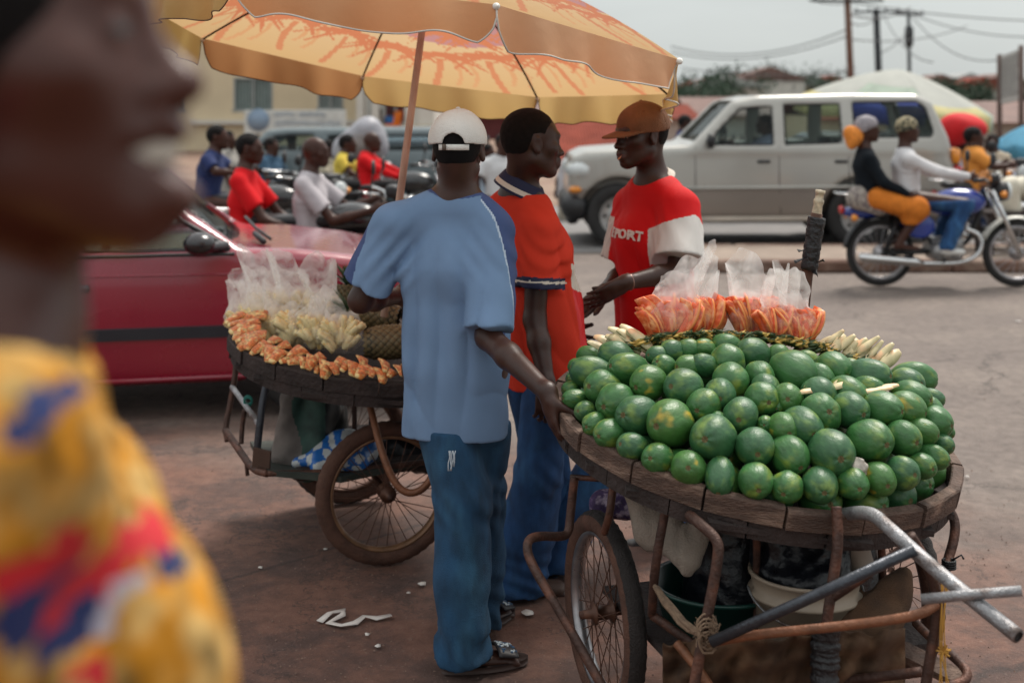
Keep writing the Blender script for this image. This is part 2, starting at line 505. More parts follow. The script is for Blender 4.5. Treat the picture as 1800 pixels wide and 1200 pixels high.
def add_head(F, c, M, s=1.0, detail=True, smile=False, mouth_open=0.0):
    W = lambda x, y, z: np.asarray(c) + M @ (np.array([x, y, z]) * s)
    def E(x, y, z, rx, ry, rz, k=.02, op=1): F.ell(W(x, y, z), M, np.array([rx, ry, rz]) * s, k * s, op)
    def Cn(a, b, r1, r2, k=.012, op=1): F.cone(W(*a), W(*b), r1 * s, r2 * s, k * s, op)
    E(-.018, 0, .040, .096, .073, .082, .02)
    E(-.045, 0, .015, .062, .066, .07, .03)
    E(.032, 0, -.005, .060, .060, .088, .03)
    E(.030, 0, -.055, .052, .050, .055, .03)
    Cn((-.005, .050, -.055), (.066, .016, -.096), .017, .015, .03); Cn((-.005, -.050, -.055), (.066, -.016, -.096), .017, .015, .03)
    E(.074, 0, -.098, .020, .022, .017, .02)
    if not detail:
        E(.098, 0, -.012, .018, .014, .024, .02); E(.085, 0, -.062, .016, .024, .014, .02)
        for y in (.07, -.07): E(-.008, y, 0, .016, .014, .028, .008)
        return W
    Cn((.080, .030, .031), (.084, .008, .026), .012, .011, .018); Cn((.080, -.030, .031), (.084, -.008, .026), .012, .011, .018)
    for y in (.050, -.050): E(.052, y, -.014, .022, .018, .018, .025)
    for y in (.031, -.031):
        E(.098, y, .006, .017, .016, .012, .012, -1)
        E(.075, y, .006, .0155, .0145, .0135, .004)
    Cn((.084, 0, .014), (.105, 0, -.026), .008, .0125, .014)
    E(.110, 0, -.030, .012, .013, .010, .010)
    for y in (.015, -.015): E(.096, y, -.032, .012, .0085, .009, .008)
    for y in (.008, -.008): E(.104, y, -.041, .007, .004, .005, .003, -1)
    w = .026 if smile else .019
    Cn((.098, w * .55, -.058 + .002), (.084, w, -.060 + (.004 if smile else 0)), .0085, .005, .012); Cn((.098, -w * .55, -.056), (.084, -w, -.060 + (.004 if smile else 0)), .0085, .005, .012)
    Cn((.098, .010, -.057), (.098, -.010, -.057), .0085, .0085, .010)
    zl = -.073 - mouth_open * .5
    Cn((.095, .010, zl), (.095, -.010, zl), .0095, .0095, .012)
    Cn((.095, .010, zl), (.082, w * .9, -.066), .009, .004, .010); Cn((.095, -.010, zl), (.082, -w * .9, -.066), .009, .004, .010)
    r = .0022 + mouth_open * .25
    Cn((.106, w * .6, -.0645 - mouth_open * .2), (.106, -w * .6, -.0645 - mouth_open * .2), r, r, .004, -1)
    Cn((.101, w * .7, -.0645), (.082 if smile else .088, w * 1.0, -.063), r, .0045 if smile else .0015, .004, -1); Cn((.101, -w * .7, -.0645), (.082 if smile else .088, -w * 1.0, -.063), r, .0045 if smile else .0015, .004, -1)
    for sg in (1, -1):
        T = M @ rotz(sg * .35)
        F.ell(W(-.010, sg * .0775, -.002), T, np.array([.019, .008, .031]) * s, .006 * s)
        F.ell(W(-.006, sg * .0865, .002), T, np.array([.011, .006, .019]) * s, .004 * s, -1)
        F.ell(W(-.014, sg * .0865, .006), T, np.array([.0115, .0050, .0225]) * s, .003 * s, -1)
        F.ell(W(.004, sg * .0775, -.004), T, np.array([.006, .006, .010]) * s, .004 * s)
        F.ell(W(-.004, sg * .078, -.026), M, np.array([.009, .007, .010]) * s, .006 * s)
    return W

def head_midx(c, M, s, cen, base):
    """Material index per face: 0 skin, 1 eye white, 2 iris, 3 lips."""
    q = ((cen - c) @ M) / s; r = np.full(len(cen), base)
    for y in (.031, -.031):
        d = np.sqrt(((q - np.array([.075, y, .006])) ** 2 / np.array([.0155, .0145, .0135]) ** 2).sum(1))
        e = (d < 1.10) & (q[:, 0] > .0845) & (np.abs(q[:, 2] - .006) < .0050)
        r[e] = 1; r[e & (np.abs(q[:, 1] - y) < .0055)] = 2
    lp = (q[:, 0] > .088) & (np.abs(q[:, 1]) < .024) & (q[:, 2] < -.053) & (q[:, 2] > -.083) & (np.abs(q[:, 2] + .066) < .014 - .35 * np.abs(q[:, 1]))
    r[lp] = 3
    return r

def add_hand(F, wrist, d, n, thumb_side, curl=(.3, .4, .3), size=1.0, spread=.06, thumb_out=.6, h=None, thumb_curl=.3, kk=.003, fingers=None, tdir=None):
    """wrist point, finger direction d, palm normal n, thumb on +cross(n,d)*thumb_side."""
    d = nrm(d); n = nrm(n - d * np.dot(n, d)); sd_ = np.cross(n, d) * thumb_side
    w = np.asarray(wrist, float)
    M = np.column_stack([d, sd_, n])
    F.ell(w + d * .048 * size, M, np.array([.055, .040, .0155]) * size, .015)
    F.cone(w - d * .01, w + d * .04 * size, .024 * size, .022 * size, .02)
    rmin = .0 if h is None else h * .62
    for i, (ln, off, r) in enumerate(((.074, .030, .0092), (.083, .010, .0095), (.078, -.010, .0090), (.062, -.029, .0080))):
        cu = curl if fingers is None else fingers[i]
        a = (off / .03) * spread; dd = nrm(d * math.cos(a) + sd_ * math.sin(a))
        p = w + d * (.086 - abs(off - .005) * .25) * size + sd_ * off * size; ang = 0; r = max(r * size, rmin)
        F.cone(w + d * .045 * size + sd_ * off * .7 * size, p, r * 1.1, r * 1.05, .010)
        for j, (fr, c) in enumerate(zip((.45, .30, .25), cu)):
            ang += c; q = p + (dd * math.cos(ang) + n * math.sin(ang)) * ln * fr * size
            F.cone(p, q, r * (1.02 - .1 * j), r * (.94 - .1 * j), kk); p = q
    r = max(.0105 * size, rmin)
    t0 = w + d * .022 * size + sd_ * .022 * size; td = nrm(d * .75 + sd_ * thumb_out + n * .25) if tdir is None else nrm(tdir); t1 = t0 + td * .042 * size
    td2 = nrm(td + n * thumb_curl + d * .15); t2 = t1 + td2 * .034 * size; td3 = nrm(td2 + n * thumb_curl * .6); t3 = t2 + td3 * .026 * size
    F.cone(t0, t1, r * 1.45, r * 1.1, .014); F.cone(t1, t2, r * 1.08, r * .98, .004); F.cone(t2, t3, r, r * .82, .004)

def body_frame(J):
    lat = nrm(J['shL'] - J['shR']); up = nrm(J['neck'] - J['pelvis']); f = nrm(np.cross(lat, up)); lat = np.cross(up, f)
    return f, lat, up
def mid(a, b, t=.5): return a * (1 - t) + b * t

def full_joints(J):
    f, lat, up = body_frame(J)
    g = J.get('g', 1.0)
    pl = nrm(J.get('platL', lat))
    if 'hipL' not in J: J['hipL'] = J['pelvis'] + pl * .088 * g - up * .03; J['hipR'] = J['pelvis'] - pl * .088 * g - up * .03
    return J

def make_body(label, J, h=.012, skin=SKIN, face=(1, 0, 0), hup=(0, 0, 1), hs=1.0, detail=True, hands=True, feet=True, curl=(.35, .5, .4), group=None, name='person',
              handL=None, handR=None, smile=False, mouth_open=0.0, extra=None, cat='person', nolegs=False):
    J = full_joints(J); f, lat, up = body_frame(J); g = J.get('g', 1.0)
    F = Field(h); M = head_frame(face, hup)
    add_head(F, J['head'], M, hs, detail, smile, mouth_open)
    nk0 = J['head'] + M @ np.array([-.032, 0, -.055]) * hs
    F.fcone(nk0, J['neck'] + up * .015, M[:, 1], .051 * g, .056 * g, 1.05, k=.03)
    F.fcone(J['neck'] - up * .02, J['pelvis'] + up * .28, lat, .10 * g, .135 * g, .66, k=.05)
    F.cone(J['shL'], J['neck'] - up * .01, .045 * g, .04 * g, .05); F.cone(J['shR'], J['neck'] - up * .01, .045 * g, .04 * g, .05)
    F.fcone(J['pelvis'] + up * .28, J['pelvis'], lat, .130 * g, .135 * g, .7, .72, k=.05)
    for s in 'LR':
        sh, el, wr = J['sh' + s], J['el' + s], J['wr' + s]
        F.cone(sh, el, .049 * g, .038 * g, .03); F.cone(el, mid(el, wr, .35), .038 * g, .038 * g, .02); F.cone(mid(el, wr, .35), wr, .038 * g, .0255 * g, .02)
        if hands:
            hd = handL if s == 'L' else handR
            d = nrm(wr - el)
            if hd is None:
                n = nrm(-lat if s == 'L' else lat); hd = dict(d=d, n=n, thumb_side=1)
                hd['thumb_side'] = 1 if np.dot(np.cross(n - d * n.dot(d), d), f + up * .3) > 0 else -1
            kw = dict(curl=curl); kw.update(hd)
            add_hand(F, wr, size=g, h=h, **kw)
        if nolegs: continue
        hp, kn, an = J['hip' + s], J['kn' + s], J['an' + s]
        F.cone(hp, kn, .082 * g, .055 * g, .04); F.cone(kn, mid(kn, an, .3), .054 * g, .055 * g, .02); F.cone(mid(kn, an, .3), an, .055 * g, .036 * g, .02)
        if feet:
            td = nrm(J.get('toe' + s, f))
            F.cone(an + V3(0, 0, -.02), an - td * .035 + V3(0, 0, -.050), .036 * g, .030 * g, .02)
            F.fcone(an - td * .03 + V3(0, 0, -.055), an + td * .16 + V3(0, 0, -.068), np.cross(td, (0, 0, 1)), .030 * g, .040 * g, .75, .5, k=.03)
            for i in range(5):
                o = np.cross(td, (0, 0, 1)) * (i - 2) * .0165; ln = .205 - .012 * abs(i - 1.2)
                F.cone(an + td * .15 + o + V3(0, 0, -.072), an + td * ln + o * 1.1 + V3(0, 0, -.077), max(.010, h * .7), max(.008, h * .6), .004)
    if extra: extra(F, M)
    mf = (lambda cen: head_midx(J['head'], M, hs, cen, 0)) if detail else None
    o = F.build(name, [skin, EYEW, EYED, LIPS], None, mf, origin=(J['pelvis'][0], J['pelvis'][1], min(J['anL'][2], J['anR'][2]) - .09 if not nolegs else J['pelvis'][2]))
    tag(o, label, cat, group)
    J['M'] = M; J['hs'] = hs
    return o, J

def hair_cap(o, J, h=.008, mtl=HAIR, grow=.0022, low=-.03, front=.055, back=-.055, drop=0.0):
    M, s, c = J['M'], J['hs'], J['head']
    F = Field(h)
    F.ell(c + M @ np.array([-.018, 0, .040]) * s, M, (np.array([.096, .073, .082]) + grow) * s, .02)
    F.ell(c + M @ np.array([-.045, 0, .012]) * s, M, (np.array([.062, .066, .075]) + grow) * s, .03)
    def cut(Q, D):
        q = (Q - c) @ M / s
        # hairline: high over the forehead, down in front of the ears to the nape
        line = np.interp(q[:, 0], [-.12, -.06, -.036, -.026, .010, .015, .024, .046, .072, .10], [back - .02, back - .005, -.02, .034, .034, -.012, -.012, .040, .088, .112]) - drop
        return np.maximum(np.maximum(D, (line - q[:, 2])), q[:, 0] - .085) + snoise(Q, 300, 2) * .0010
    F.post.append(cut)
    return F.build('hair', mtl, o)

def shirt_mesh(o, J, mats, h=.008, name='shirt', loose=.022, sleeve=.75, sl_r=(.068, .082), hem=.06, hem_r=None, chest_q=.72, folds=.006, mfn=None, neck_r=.075, seed=0,
               sleeveL=None, sleeveR=None, fold_freq=60., belly=0.0, cuff_cut=True, back_puff=0.0, hem_cut=None, dips=()):
    f, lat, up = body_frame(J); g = J.get('g', 1.0)
    F = Field(h); c0 = .140 * g + loose; hr = hem_r if hem_r else .140 * g + loose
    top = J['neck'] - up * .045
    F.fcone(top, J['pelvis'] + up * .30, lat, c0 * .80, c0 * 1.04, .62, chest_q, k=.05)
    hemp = J['pelvis'] - up * (hem + .05) + f * belly * .3
    F.fcone(J['pelvis'] + up * .30, hemp, lat, c0 * 1.02, hr, chest_q, .76, k=.05)
    if belly: F.ell(J['pelvis'] + up * .12 + f * belly, np.column_stack([lat, up, f]), (.13, .15, .10), .06)
    if back_puff: F.ell(J['pelvis'] + up * .33 - f * back_puff, np.column_stack([lat, up, f]), (.13, .15, .10), .06)
    for s, sl in (('L', sleeveL), ('R', sleeveR)):
        sl = sleeve if sl is None else sl
        sh, el, wr = J['sh' + s], J['el' + s], J['wr' + s]
        F.cone(sh, J['neck'] - up * .005, sl_r[0] * .86, .052, .05)
        if sl <= 1:
            ln = np.linalg.norm(el - sh); dn_ = (el - sh) / ln; e = sh + dn_ * (ln * sl + .10); r0, r1 = sl_r
            e0 = sh + dn_ * ln * sl; m_ = max(sl_r) + .01
            def slv(Q, sh=sh, dn_=dn_, L_=ln * sl, ee=e, r0=r0, r1=r1):
                q = Q - sh; t = q @ dn_; tc = np.clip(t, 0, L_ + .1); w_ = q - tc[..., None] * dn_
                d = np.sqrt((w_ * w_).sum(-1)) - (r0 + (r1 - r0) * tc / L_)
                return np.maximum(d, t - L_)
            F.fn(np.minimum(sh, e0) - m_, np.maximum(sh, e0) + m_, slv, .03)
        else:
            F.cone(sh, el, sl_r[0] * .95, sl_r[0] * .82, .045); F.cone(el, wr, sl_r[0] * .80, sl_r[0] * .58, .03)
    Mh = J['M']
    def post(Q, D):
        rel = Q - J['pelvis']; u = rel @ up; l = rel @ lat; ff = rel @ f
        H = (J['neck'] - J['pelvis']) @ up
        w = snoise(Q, 7, seed) * 1.6
        ang = l * fold_freq + (ff * fold_freq * .5) + w
        amp = folds * np.clip((H - .12 - u) / (H - .12), 0, 1) ** .6 * np.clip((u + hem + .02) / .22, .30, 1)
        rid = 1 - 2 * np.abs(np.sin(ang * .5)) ** .8
        D = D + amp * (rid * .75 + .5 * snoise(Q * np.array([1, 1, .35]), 30, seed + 1)) + folds * .30 * snoise(Q, 45, seed + 2)
        crs = 1 - 2 * np.minimum(1, np.abs(snoise(Q * np.array([1, 1, .42]) + np.array([.25, 0, 0]) * Q[:, 2:3], 24, seed + 3)) * 1.6) ** .7
        D = D + folds * .42 * crs * np.clip((H + .02 - u) / H, .15, 1)
        for s in 'LR':
            sh, el = J['sh' + s], J['el' + s]; dirn = nrm(el - sh)
            # creases running out of the armpit
            a = (Q - (sh - up * .10)); r = np.sqrt((a * a).sum(1))
            D = D + folds * .7 * np.exp(-(r / .09) ** 2) * np.sin((a @ up) * 95 + (a @ lat) * (110 if s == 'L' else -110) + w * .6)
        D = np.maximum(D, (hem_cut if hem_cut is not None else -hem) - u + .005 * np.sin(l * 14 + seed))
        ref = J['neck'] + up * .055
        # neck opening
        dn = Q - J['neck']; ax = nrm(J['head'] - J['neck']); t = dn @ ax; rr = np.sqrt(np.maximum((dn * dn).sum(1) - t * t, 0))
        D = np.maximum(D, (t - .02) - np.maximum(rr - neck_r, 0) * 1.0)
        return D
    F.post.append(post)
    return F.build(name, mats, o, mfn)

def arm_coord(J, s, cen):
    """(distance along the upper arm, distance from its line, distance from the torso axis)."""
    sh, el = J['sh' + s], J['el' + s]; d = nrm(el - sh); q = cen - sh; t = q @ d
    rr = np.sqrt(np.maximum((q * q).sum(1) - t * t, 0))
    ax = nrm(J['neck'] - J['pelvis']); p = cen - J['pelvis']; tt = p @ ax
    ra = np.sqrt(np.maximum((p * p).sum(1) - tt * tt, 0))
    return t, rr, ra

def trousers(o, J, mats, h=.009, name='trousers', r=(.105, .085, .088, .095), folds=.005, low=.03, seed=1, mfn=None, short=None, waist=.06, hipr=.155, top_cut=-.2):
    f, lat, up = body_frame(J); g = J.get('g', 1.0); pl = nrm(J.get('platL', lat)); F = Field(h)
    F.fcone(J['pelvis'] + up * waist, J['pelvis'] - up * .04, pl, hipr * g, hipr * 1.03 * g, .76, k=.05)
    for s in 'LR':
        hp, kn, an = J['hip' + s], J['kn' + s], J['an' + s]
        F.cone(hp, kn, r[0] * g, r[1] * g, .04)
        if short is None: F.cone(kn, mid(kn, an, .55), r[1] * g, r[2] * g, .03); F.cone(mid(kn, an, .55), an - V3(0, 0, .03), r[2] * g, r[3] * g, .03)
        else: F.cone(kn, mid(kn, an, short), r[1] * g, r[2] * g, .03)
    zlow = min(J['anL'][2], J['anR'][2])
    def post(Q, D):
        D = D + folds * (snoise(Q * np.array([1, 1, .40]), 34, seed) * .9 + .8 * np.sin(Q[:, 2] * 75 + Q[:, 0] * 50 + snoise(Q, 14, seed) * 4) * np.clip((zlow + .20 - Q[:, 2]) / .2, 0, 1))
        cr2 = 1 - 2 * np.minimum(1, np.abs(snoise(Q * np.array([1, 1, .8]) + np.array([.5, 0, 0]) * Q[:, 2:3], 26, seed + 4)) * 1.7) ** .7
        D = D + folds * .45 * cr2 * np.clip((zlow + .75 - Q[:, 2]) / .5, .35, 1)
        D = np.maximum(D, (Q - J['pelvis']) @ up + top_cut)
        for s in 'LR':
            kn = J['kn' + s]; a = Q - kn; rr = np.sqrt((a * a).sum(1))
            D = D + folds * 1.2 * np.exp(-(rr / .09) ** 2) * np.sin(Q[:, 2] * 70 + Q[:, 0] * 90 + seed + snoise(Q, 12, seed) * 2) * .7
            an = J['an' + s]
            if short is None:
                near = (np.abs(Q[:, 0] - an[0]) < .16) & (np.abs(Q[:, 1] - an[1]) < .16)
                D = np.where(near, np.maximum(D, an[2] - low - Q[:, 2] + .008 * np.sin(Q[:, 0] * 50)), D)
        return D
    F.post.append(post)
    return F.build(name, mats, o, mfn)

def shoe(o, J, s, mats, h=.009, high=.06):
    f, lat, up = body_frame(J); an = J['an' + s]; td = nrm(J.get('toe' + s, f)); F = Field(h); cr = np.cross(td, (0, 0, 1))
    F.fcone(an - td * .045 + V3(0, 0, -.052), an + td * .15 + V3(0, 0, -.06), cr, .040, .047, .85, .62, k=.03)
    F.cone(an + td * .0 + V3(0, 0, high * .3), an + td * .01 + V3(0, 0, -.05), .045, .045, .03)
    zg = an[2] - .093
    F.post.append(lambda Q, D: np.maximum(D, zg - Q[:, 2]))
    return F.build('shoe', mats, o)

def baseball_cap(o, J, mats, h=.005, brim=True, back_hole=False, tilt=0.0, name='cap', wear=.0, dirn=None, folds=.0018):
    M, s, c = J['M'], J['hs'], J['head']
    if tilt:
        ct, st = math.cos(tilt), math.sin(tilt); M = M @ np.array([[ct, 0, -st], [0, 1, 0], [st, 0, ct]])
    W = lambda x, y, z: c + M @ (np.array([x, y, z]) * s)
    F = Field(h)
    F.ell(W(-.014, 0, .042), M, np.array([.106, .086, .091]) * s, .02)
    F.ell(W(-.03, 0, .03), M, np.array([.088, .082, .085]) * s, .03)
    def post(Q, D):
        q = (Q - c) @ M / s
        D = np.abs(D + .004 + folds * snoise(Q, 60, 3)) - .0045
        for sa in (0, 1.047, 2.094):
            pd = np.abs((q[:, 0] + .014) * math.sin(sa) - q[:, 1] * math.cos(sa)); D = D + .0016 * np.exp(-(pd / .0035) ** 2) - .0010 * np.exp(-((pd - .007) / .0030) ** 2)
        D = np.maximum(D, (.016 + wear + .05 * np.clip(-q[:, 0] - .04, 0, 1)) * 1.0 - q[:, 2])
        if back_hole:
            hx = q[:, 1]; hz = q[:, 2] - .022
            D = np.where(q[:, 0] < -.02, np.maximum(D, .034 - np.sqrt(hx * hx + (hz * 1.0) ** 2)), D)
        return D
    F.post.append(post)
    cp = F.build(name, mats, o)
    B = MB()
    if back_hole:
        sr = lambda a, z, o_=0: W(-.014 - (.1045 + o_) * math.cos(a), (.0865 + o_) * math.sin(a), z)
        st = MB(); st.grid(lambda u, v: sr((u - .5) * 1.15, .004 + .018 * v, .001), 24, 2); solid(st.build('cap_strap', mats, cp), .003, 1)
        a, b = sr(.27, .013, .004), sr(.36, .013, .004)
        bk = MB();
        bk.box((a + b) / 2 - M[:, 0] * .003, (.012, .008, .020), frame(M[:, 2], nrm(b - a)), bev=.002); bk.build('strap_buckle', mat('brass_dark', (.12, .09, .07), rough=.5, metal=.5), cp)
    if brim:
        Fb = Field(h * .8)
        Fb.ell(W(.098, 0, .022), M @ np.array([[math.cos(.22), 0, math.sin(.22)], [0, 1, 0], [-math.sin(.22), 0, math.cos(.22)]]), np.array([.088, .082, .055]) * s, .01)
        def pb(Q, D):
            q = (Q - c) @ M / s
            zz = .034 - (q[:, 0] - .06) * .22 - 2.6 * q[:, 1] ** 2
            sheet = np.abs(q[:, 2] - zz) - .0042
            rr = np.sqrt(((q[:, 0] - .03) / .138) ** 2 + (q[:, 1] / .080) ** 2)
            return np.maximum(np.maximum(sheet, (rr - 1) * .07), .066 - np.sqrt((q[:, 0] + .02) ** 2 + q[:, 1] ** 2) * .9)
        Fb.post.append(pb); Fb.build('cap_brim', mats, cp)
    MB().lathe([(.0, .006), (.006, .004), (.008, 0)], W(-.014, 0, .135), M[:, 2], 8).build('cap_button', mats, cp)
    return cp
# ---------------------------------------------------------------- ground, road, median, hills
def ground_mat():
    m = bpy.data.materials.new('dusty_asphalt'); m.use_nodes = True
    N = m.node_tree.nodes; Lk = m.node_tree.links.new; b = N['Principled BSDF']
    tc = N.new('ShaderNodeTexCoord')
    def noise(sc, det=6, rough=.6):
        n = N.new('ShaderNodeTexNoise'); n.inputs['Scale'].default_value = sc; n.inputs['Detail'].default_value = det; n.inputs['Roughness'].default_value = rough
        Lk(tc.outputs['Object'], n.inputs['Vector']); return n.outputs[0]
    def ramp(f, a, b_, A=0., B=1.):
        r = N.new('ShaderNodeMapRange'); r.interpolation_type = 'SMOOTHSTEP'; r.inputs['From Min'].default_value = a; r.inputs['From Max'].default_value = b_
        r.inputs['To Min'].default_value = A; r.inputs['To Max'].default_value = B; Lk(f, r.inputs['Value']); return r.outputs[0]
    def mix(f, a, b_):
        x = N.new('ShaderNodeMix'); x.data_type = 'RGBA'; Lk(f, x.inputs[0])
        for i, c in ((6, a), (7, b_)):
            if isinstance(c, tuple): x.inputs[i].default_value = (*c, 1)
            else: Lk(c, x.inputs[i])
        return x.outputs[2]
    sp = N.new('ShaderNodeSeparateXYZ'); Lk(tc.outputs['Object'], sp.inputs[0])
    # trodden red-brown laterite dust along the near edge, darkened also to imitate dimmer light close by, thinning out onto the grey carriageway
    ma = N.new('ShaderNodeMath'); ma.operation = 'MULTIPLY_ADD'; Lk(noise(.9, 5), ma.inputs[0]); ma.inputs[1].default_value = 3.0; Lk(sp.outputs['Y'], ma.inputs[2])
    mb = N.new('ShaderNodeMath'); mb.operation = 'MULTIPLY_ADD'; Lk(sp.outputs['X'], mb.inputs[0]); mb.inputs[1].default_value = .5; Lk(ma.outputs[0], mb.inputs[2])
    edge = ramp(mb.outputs[0], 6.5, 8.6, 1, 0)
    asph = mix(ramp(noise(1.3, 6), .35, .7), (.140, .112, .098), (.185, .150, .128))
    dirt = mix(ramp(noise(2.2, 7, .7), .38, .60), (.082, .047, .038), (.160, .078, .054))
    col = mix(edge, asph, dirt)
    vr = N.new('ShaderNodeTexVoronoi'); vr.feature = 'DISTANCE_TO_EDGE'; vr.inputs['Scale'].default_value = .55
    wm = N.new('ShaderNodeVectorMath'); wm.operation = 'MULTIPLY_ADD'; cn = N.new('ShaderNodeCombineXYZ'); nz = noise(3.0, 6, .7); Lk(nz, cn.inputs[0]); Lk(nz, cn.inputs[1]); Lk(cn.outputs[0], wm.inputs[0]); wm.inputs[1].default_value = (1.3, 1.3, 0); Lk(tc.outputs['Object'], wm.inputs[2]); Lk(wm.outputs[0], vr.inputs['Vector'])
    col = mix(ramp(vr.outputs['Distance'], .0, .010, .65, 0), col, (.030, .022, .020))
    col = mix(ramp(noise(.55, 4), .55, .75, 0, .45), col, (.10, .075, .062))
    speck = ramp(noise(85, 3, .8), .60, .74)
    col = mix(speck, col, (.22, .17, .14))
    v = N.new('ShaderNodeVectorMath'); v.operation = 'SCALE'; Lk(col, v.inputs[0]); Lk(ramp(noise(14, 7, .7), .3, .7, .78, 1.22), v.inputs['Scale'])
    Lk(v.outputs[0], b.inputs['Base Color'])
    b.inputs['Roughness'].default_value = .82
    bp = N.new('ShaderNodeBump'); bp.inputs['Strength'].default_value = .55; bp.inputs['Distance'].default_value = .012; Lk(noise(70, 6, .75), bp.inputs['Height'])
    Lk(bp.outputs[0], b.inputs['Normal'])
    return m
g = MB()
xs = sorted(set([-400, -150, -60, -30, -15] + list(np.arange(-8, 8.01, .5)) + [15, 30, 60, 150, 400])); ys = sorted(set([-30, -8, -2] + list(np.arange(0, 14.01, .5)) + [18, 25, 40, 60, 100, 160, 300]))
vv = []; ff = []
for j, y in enumerate(ys):
    for i, x in enumerate(xs):
        vv.append((x, y, 0 if y > 20 or y < .1 else .006 * float(snoise(np.array([[x, y, 0.]]), 1.7, 1)[0]) - .004))
nx = len(xs)
for j in range(len(ys) - 1):
    for i in range(nx - 1): ff.append((j * nx + i, j * nx + i + 1, (j + 1) * nx + i + 1, (j + 1) * nx + i))
tag(mesh_obj('ground', vv, ff, ground_mat(), origin=(0, 0, 0)), kind='structure')
FARROAD = mat('far_asphalt', (.19, .18, .175), rough=.8, var=.12, scale=2, bump=.2, bscale=40)
mb = MB().grid(lambda u, v: V3(-60 + 140 * u, 14.85 + 6.6 * v, .010), 4, 2); tag(mb.build('far_road', FARROAD, origin=(0, 0, 0)), kind='structure')
# median strip between the carriageways: a kerb with a dusty top
KERB = mat('kerb_concrete', (.15, .085, .062), rough=.85, var=.25, scale=5, col2=(.24, .17, .13), c2scale=4, bump=.4, bscale=40)
MEDTOP = mat('median_dust', (.30, .235, .19), rough=.9, var=.15, scale=4, bump=.3, bscale=30)
k = MB(); x0 = 1.55
for i in range(26):
    a = x0 + i * 1.0; k.box((a + .496, 13.28, .055), (.992, .16, .13), bev=.02)
for i in range(26):
    a = x0 + i * 1.0; k.box((a + .496, 14.72, .055), (.992, .16, .13), bev=.02)
tag(k.build('kerb', KERB, smooth=False, origin=(x0, 13.3, 0)), kind='structure')
k = MB(); k.box((x0 + 13, 14.0, .05), (26, 1.27, .13), bev=.01); tag(k.build('median_strip', MEDTOP, origin=(x0, 14, 0)), kind='structure')
# dirt verge beyond the far carriageway
VERGE = mat('verge_dirt', (.20, .12, .085), rough=.9, var=.25, scale=1.5, col2=(.26, .18, .13), c2scale=.6, bump=.3, bscale=20)
mb = MB().grid(lambda u, v: V3(-120 + 260 * u, 21.5 + 130 * v, .014), 4, 4); tag(mb.build('verge', VERGE, origin=(0, 0, 0)), kind='structure')

HILL = mat('hill_woods', (.055, .080, .070), rough=.95, var=.35, scale=.06, col2=(.14, .13, .10), c2scale=.05, c2pos=(.5, .7))
def hill(name, Y, prof, depth, seed):
    """prof: list of (pixel x, pixel y of the crest)."""
    px_ = np.array([p[0] for p in prof], float); py_ = np.array([p[1] for p in prof], float)
    n = 260; m = 14
    def f(u, v):
        x = px_[0] + (px_[-1] - px_[0]) * u
        top = CAMZ + (HY - np.interp(x, px_, py_)) / FPX * Y
        X = (x - 900) / FPX * Y
        top += (float(snoise(np.array([[X, seed, v * 9.]]), .9, seed)[0]) * .6 + float(snoise(np.array([[X, seed, v * 5.]]), .25, seed)[0])) * Y / 200.
        return V3(X, Y - depth * (1 - v), -1 + (top + 1) * math.sin(v * PI / 2) ** 1.2)
    return tag(MB().grid(f, n, m).build(name, HILL, origin=(0, Y, 0)), kind='structure')
hill('hills', 240, [(-400, 120), (300, 150), (760, 168), (850, 150), (1000, 176), (1150, 180), (1215, 176), (1262, 158), (1340, 150), (1400, 162), (1500, 152), (1640, 160), (1720, 168), (1800, 160), (2300, 150)], 60, 1)
hill('distant_hills', 420, [(-600, 100), (300, 130), (780, 142), (900, 152), (1010, 165), (1150, 172), (1280, 160), (1500, 170), (1680, 150), (1800, 150), (2400, 120)], 80, 4)
# ---------------------------------------------------------------- the three men at the carts and the woman passing in front
HM = .0052
# man in the blue shirt, seen from behind
BL = mat('shirt_sky_blue', (.17, .265, .42), rough=.85, var=.08, scale=5, bump=.35, bscale=900, spec=.15)
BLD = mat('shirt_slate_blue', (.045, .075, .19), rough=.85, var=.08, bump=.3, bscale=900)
BLP = mat('shirt_piping', (.42, .50, .60), rough=.8, var=.05)
DEN_T = mat('denim_teal', (.013, .058, .125), rough=.9, var=.35, scale=22, bump=.6, bscale=500, col2=(.035, .115, .20), c2scale=7, c2pos=(.45, .75), stretch=(1, 1, .45))
DEN_B = mat('denim_blue', (.014, .060, .170), rough=.9, var=.35, scale=22, bump=.6, bscale=500, col2=(.035, .12, .26), c2scale=7, c2pos=(.45, .75), stretch=(1, 1, .5))
DEN_D = mat('denim_dark', (.012, .030, .07), rough=.9, var=.25, scale=10, bump=.4, bscale=500)
J = dict(head=P(806, 266, 4.05), neck=P(802, 352, 4.05), pelvis=P(800, 632, 4.06), shL=P(690, 394, 4.03), shR=P(866, 404, 4.02),
         elL=P(634, 528, 4.05), wrL=P(700, 520, 4.32), elR=P(858, 592, 3.90), wrR=P(964, 692, 3.64),
         knL=P(816, 880, 3.98), anL=P(812, 1128, 3.94), knR=P(842, 862, 4.16), anR=P(832, 1066, 4.23), toeL=V3(.93, .30, 0), toeR=V3(.6, .8, 0), g=1.0)
o, J = make_body('man seen from behind in a sky-blue T-shirt and white cap, gripping the papaya cart rim', J, h=.0052, face=(.10, .99, -.03),
                 handR=dict(d=V3(.16, -.16, -1), n=V3(1, .25, .1), thumb_side=-1, tdir=V3(.9, -.12, -.42), curl=(.25, .45, .55), thumb_curl=.12, spread=.04), group=None)
blue_man = o
hair_cap(o, J, low=-.04, back=-.045)
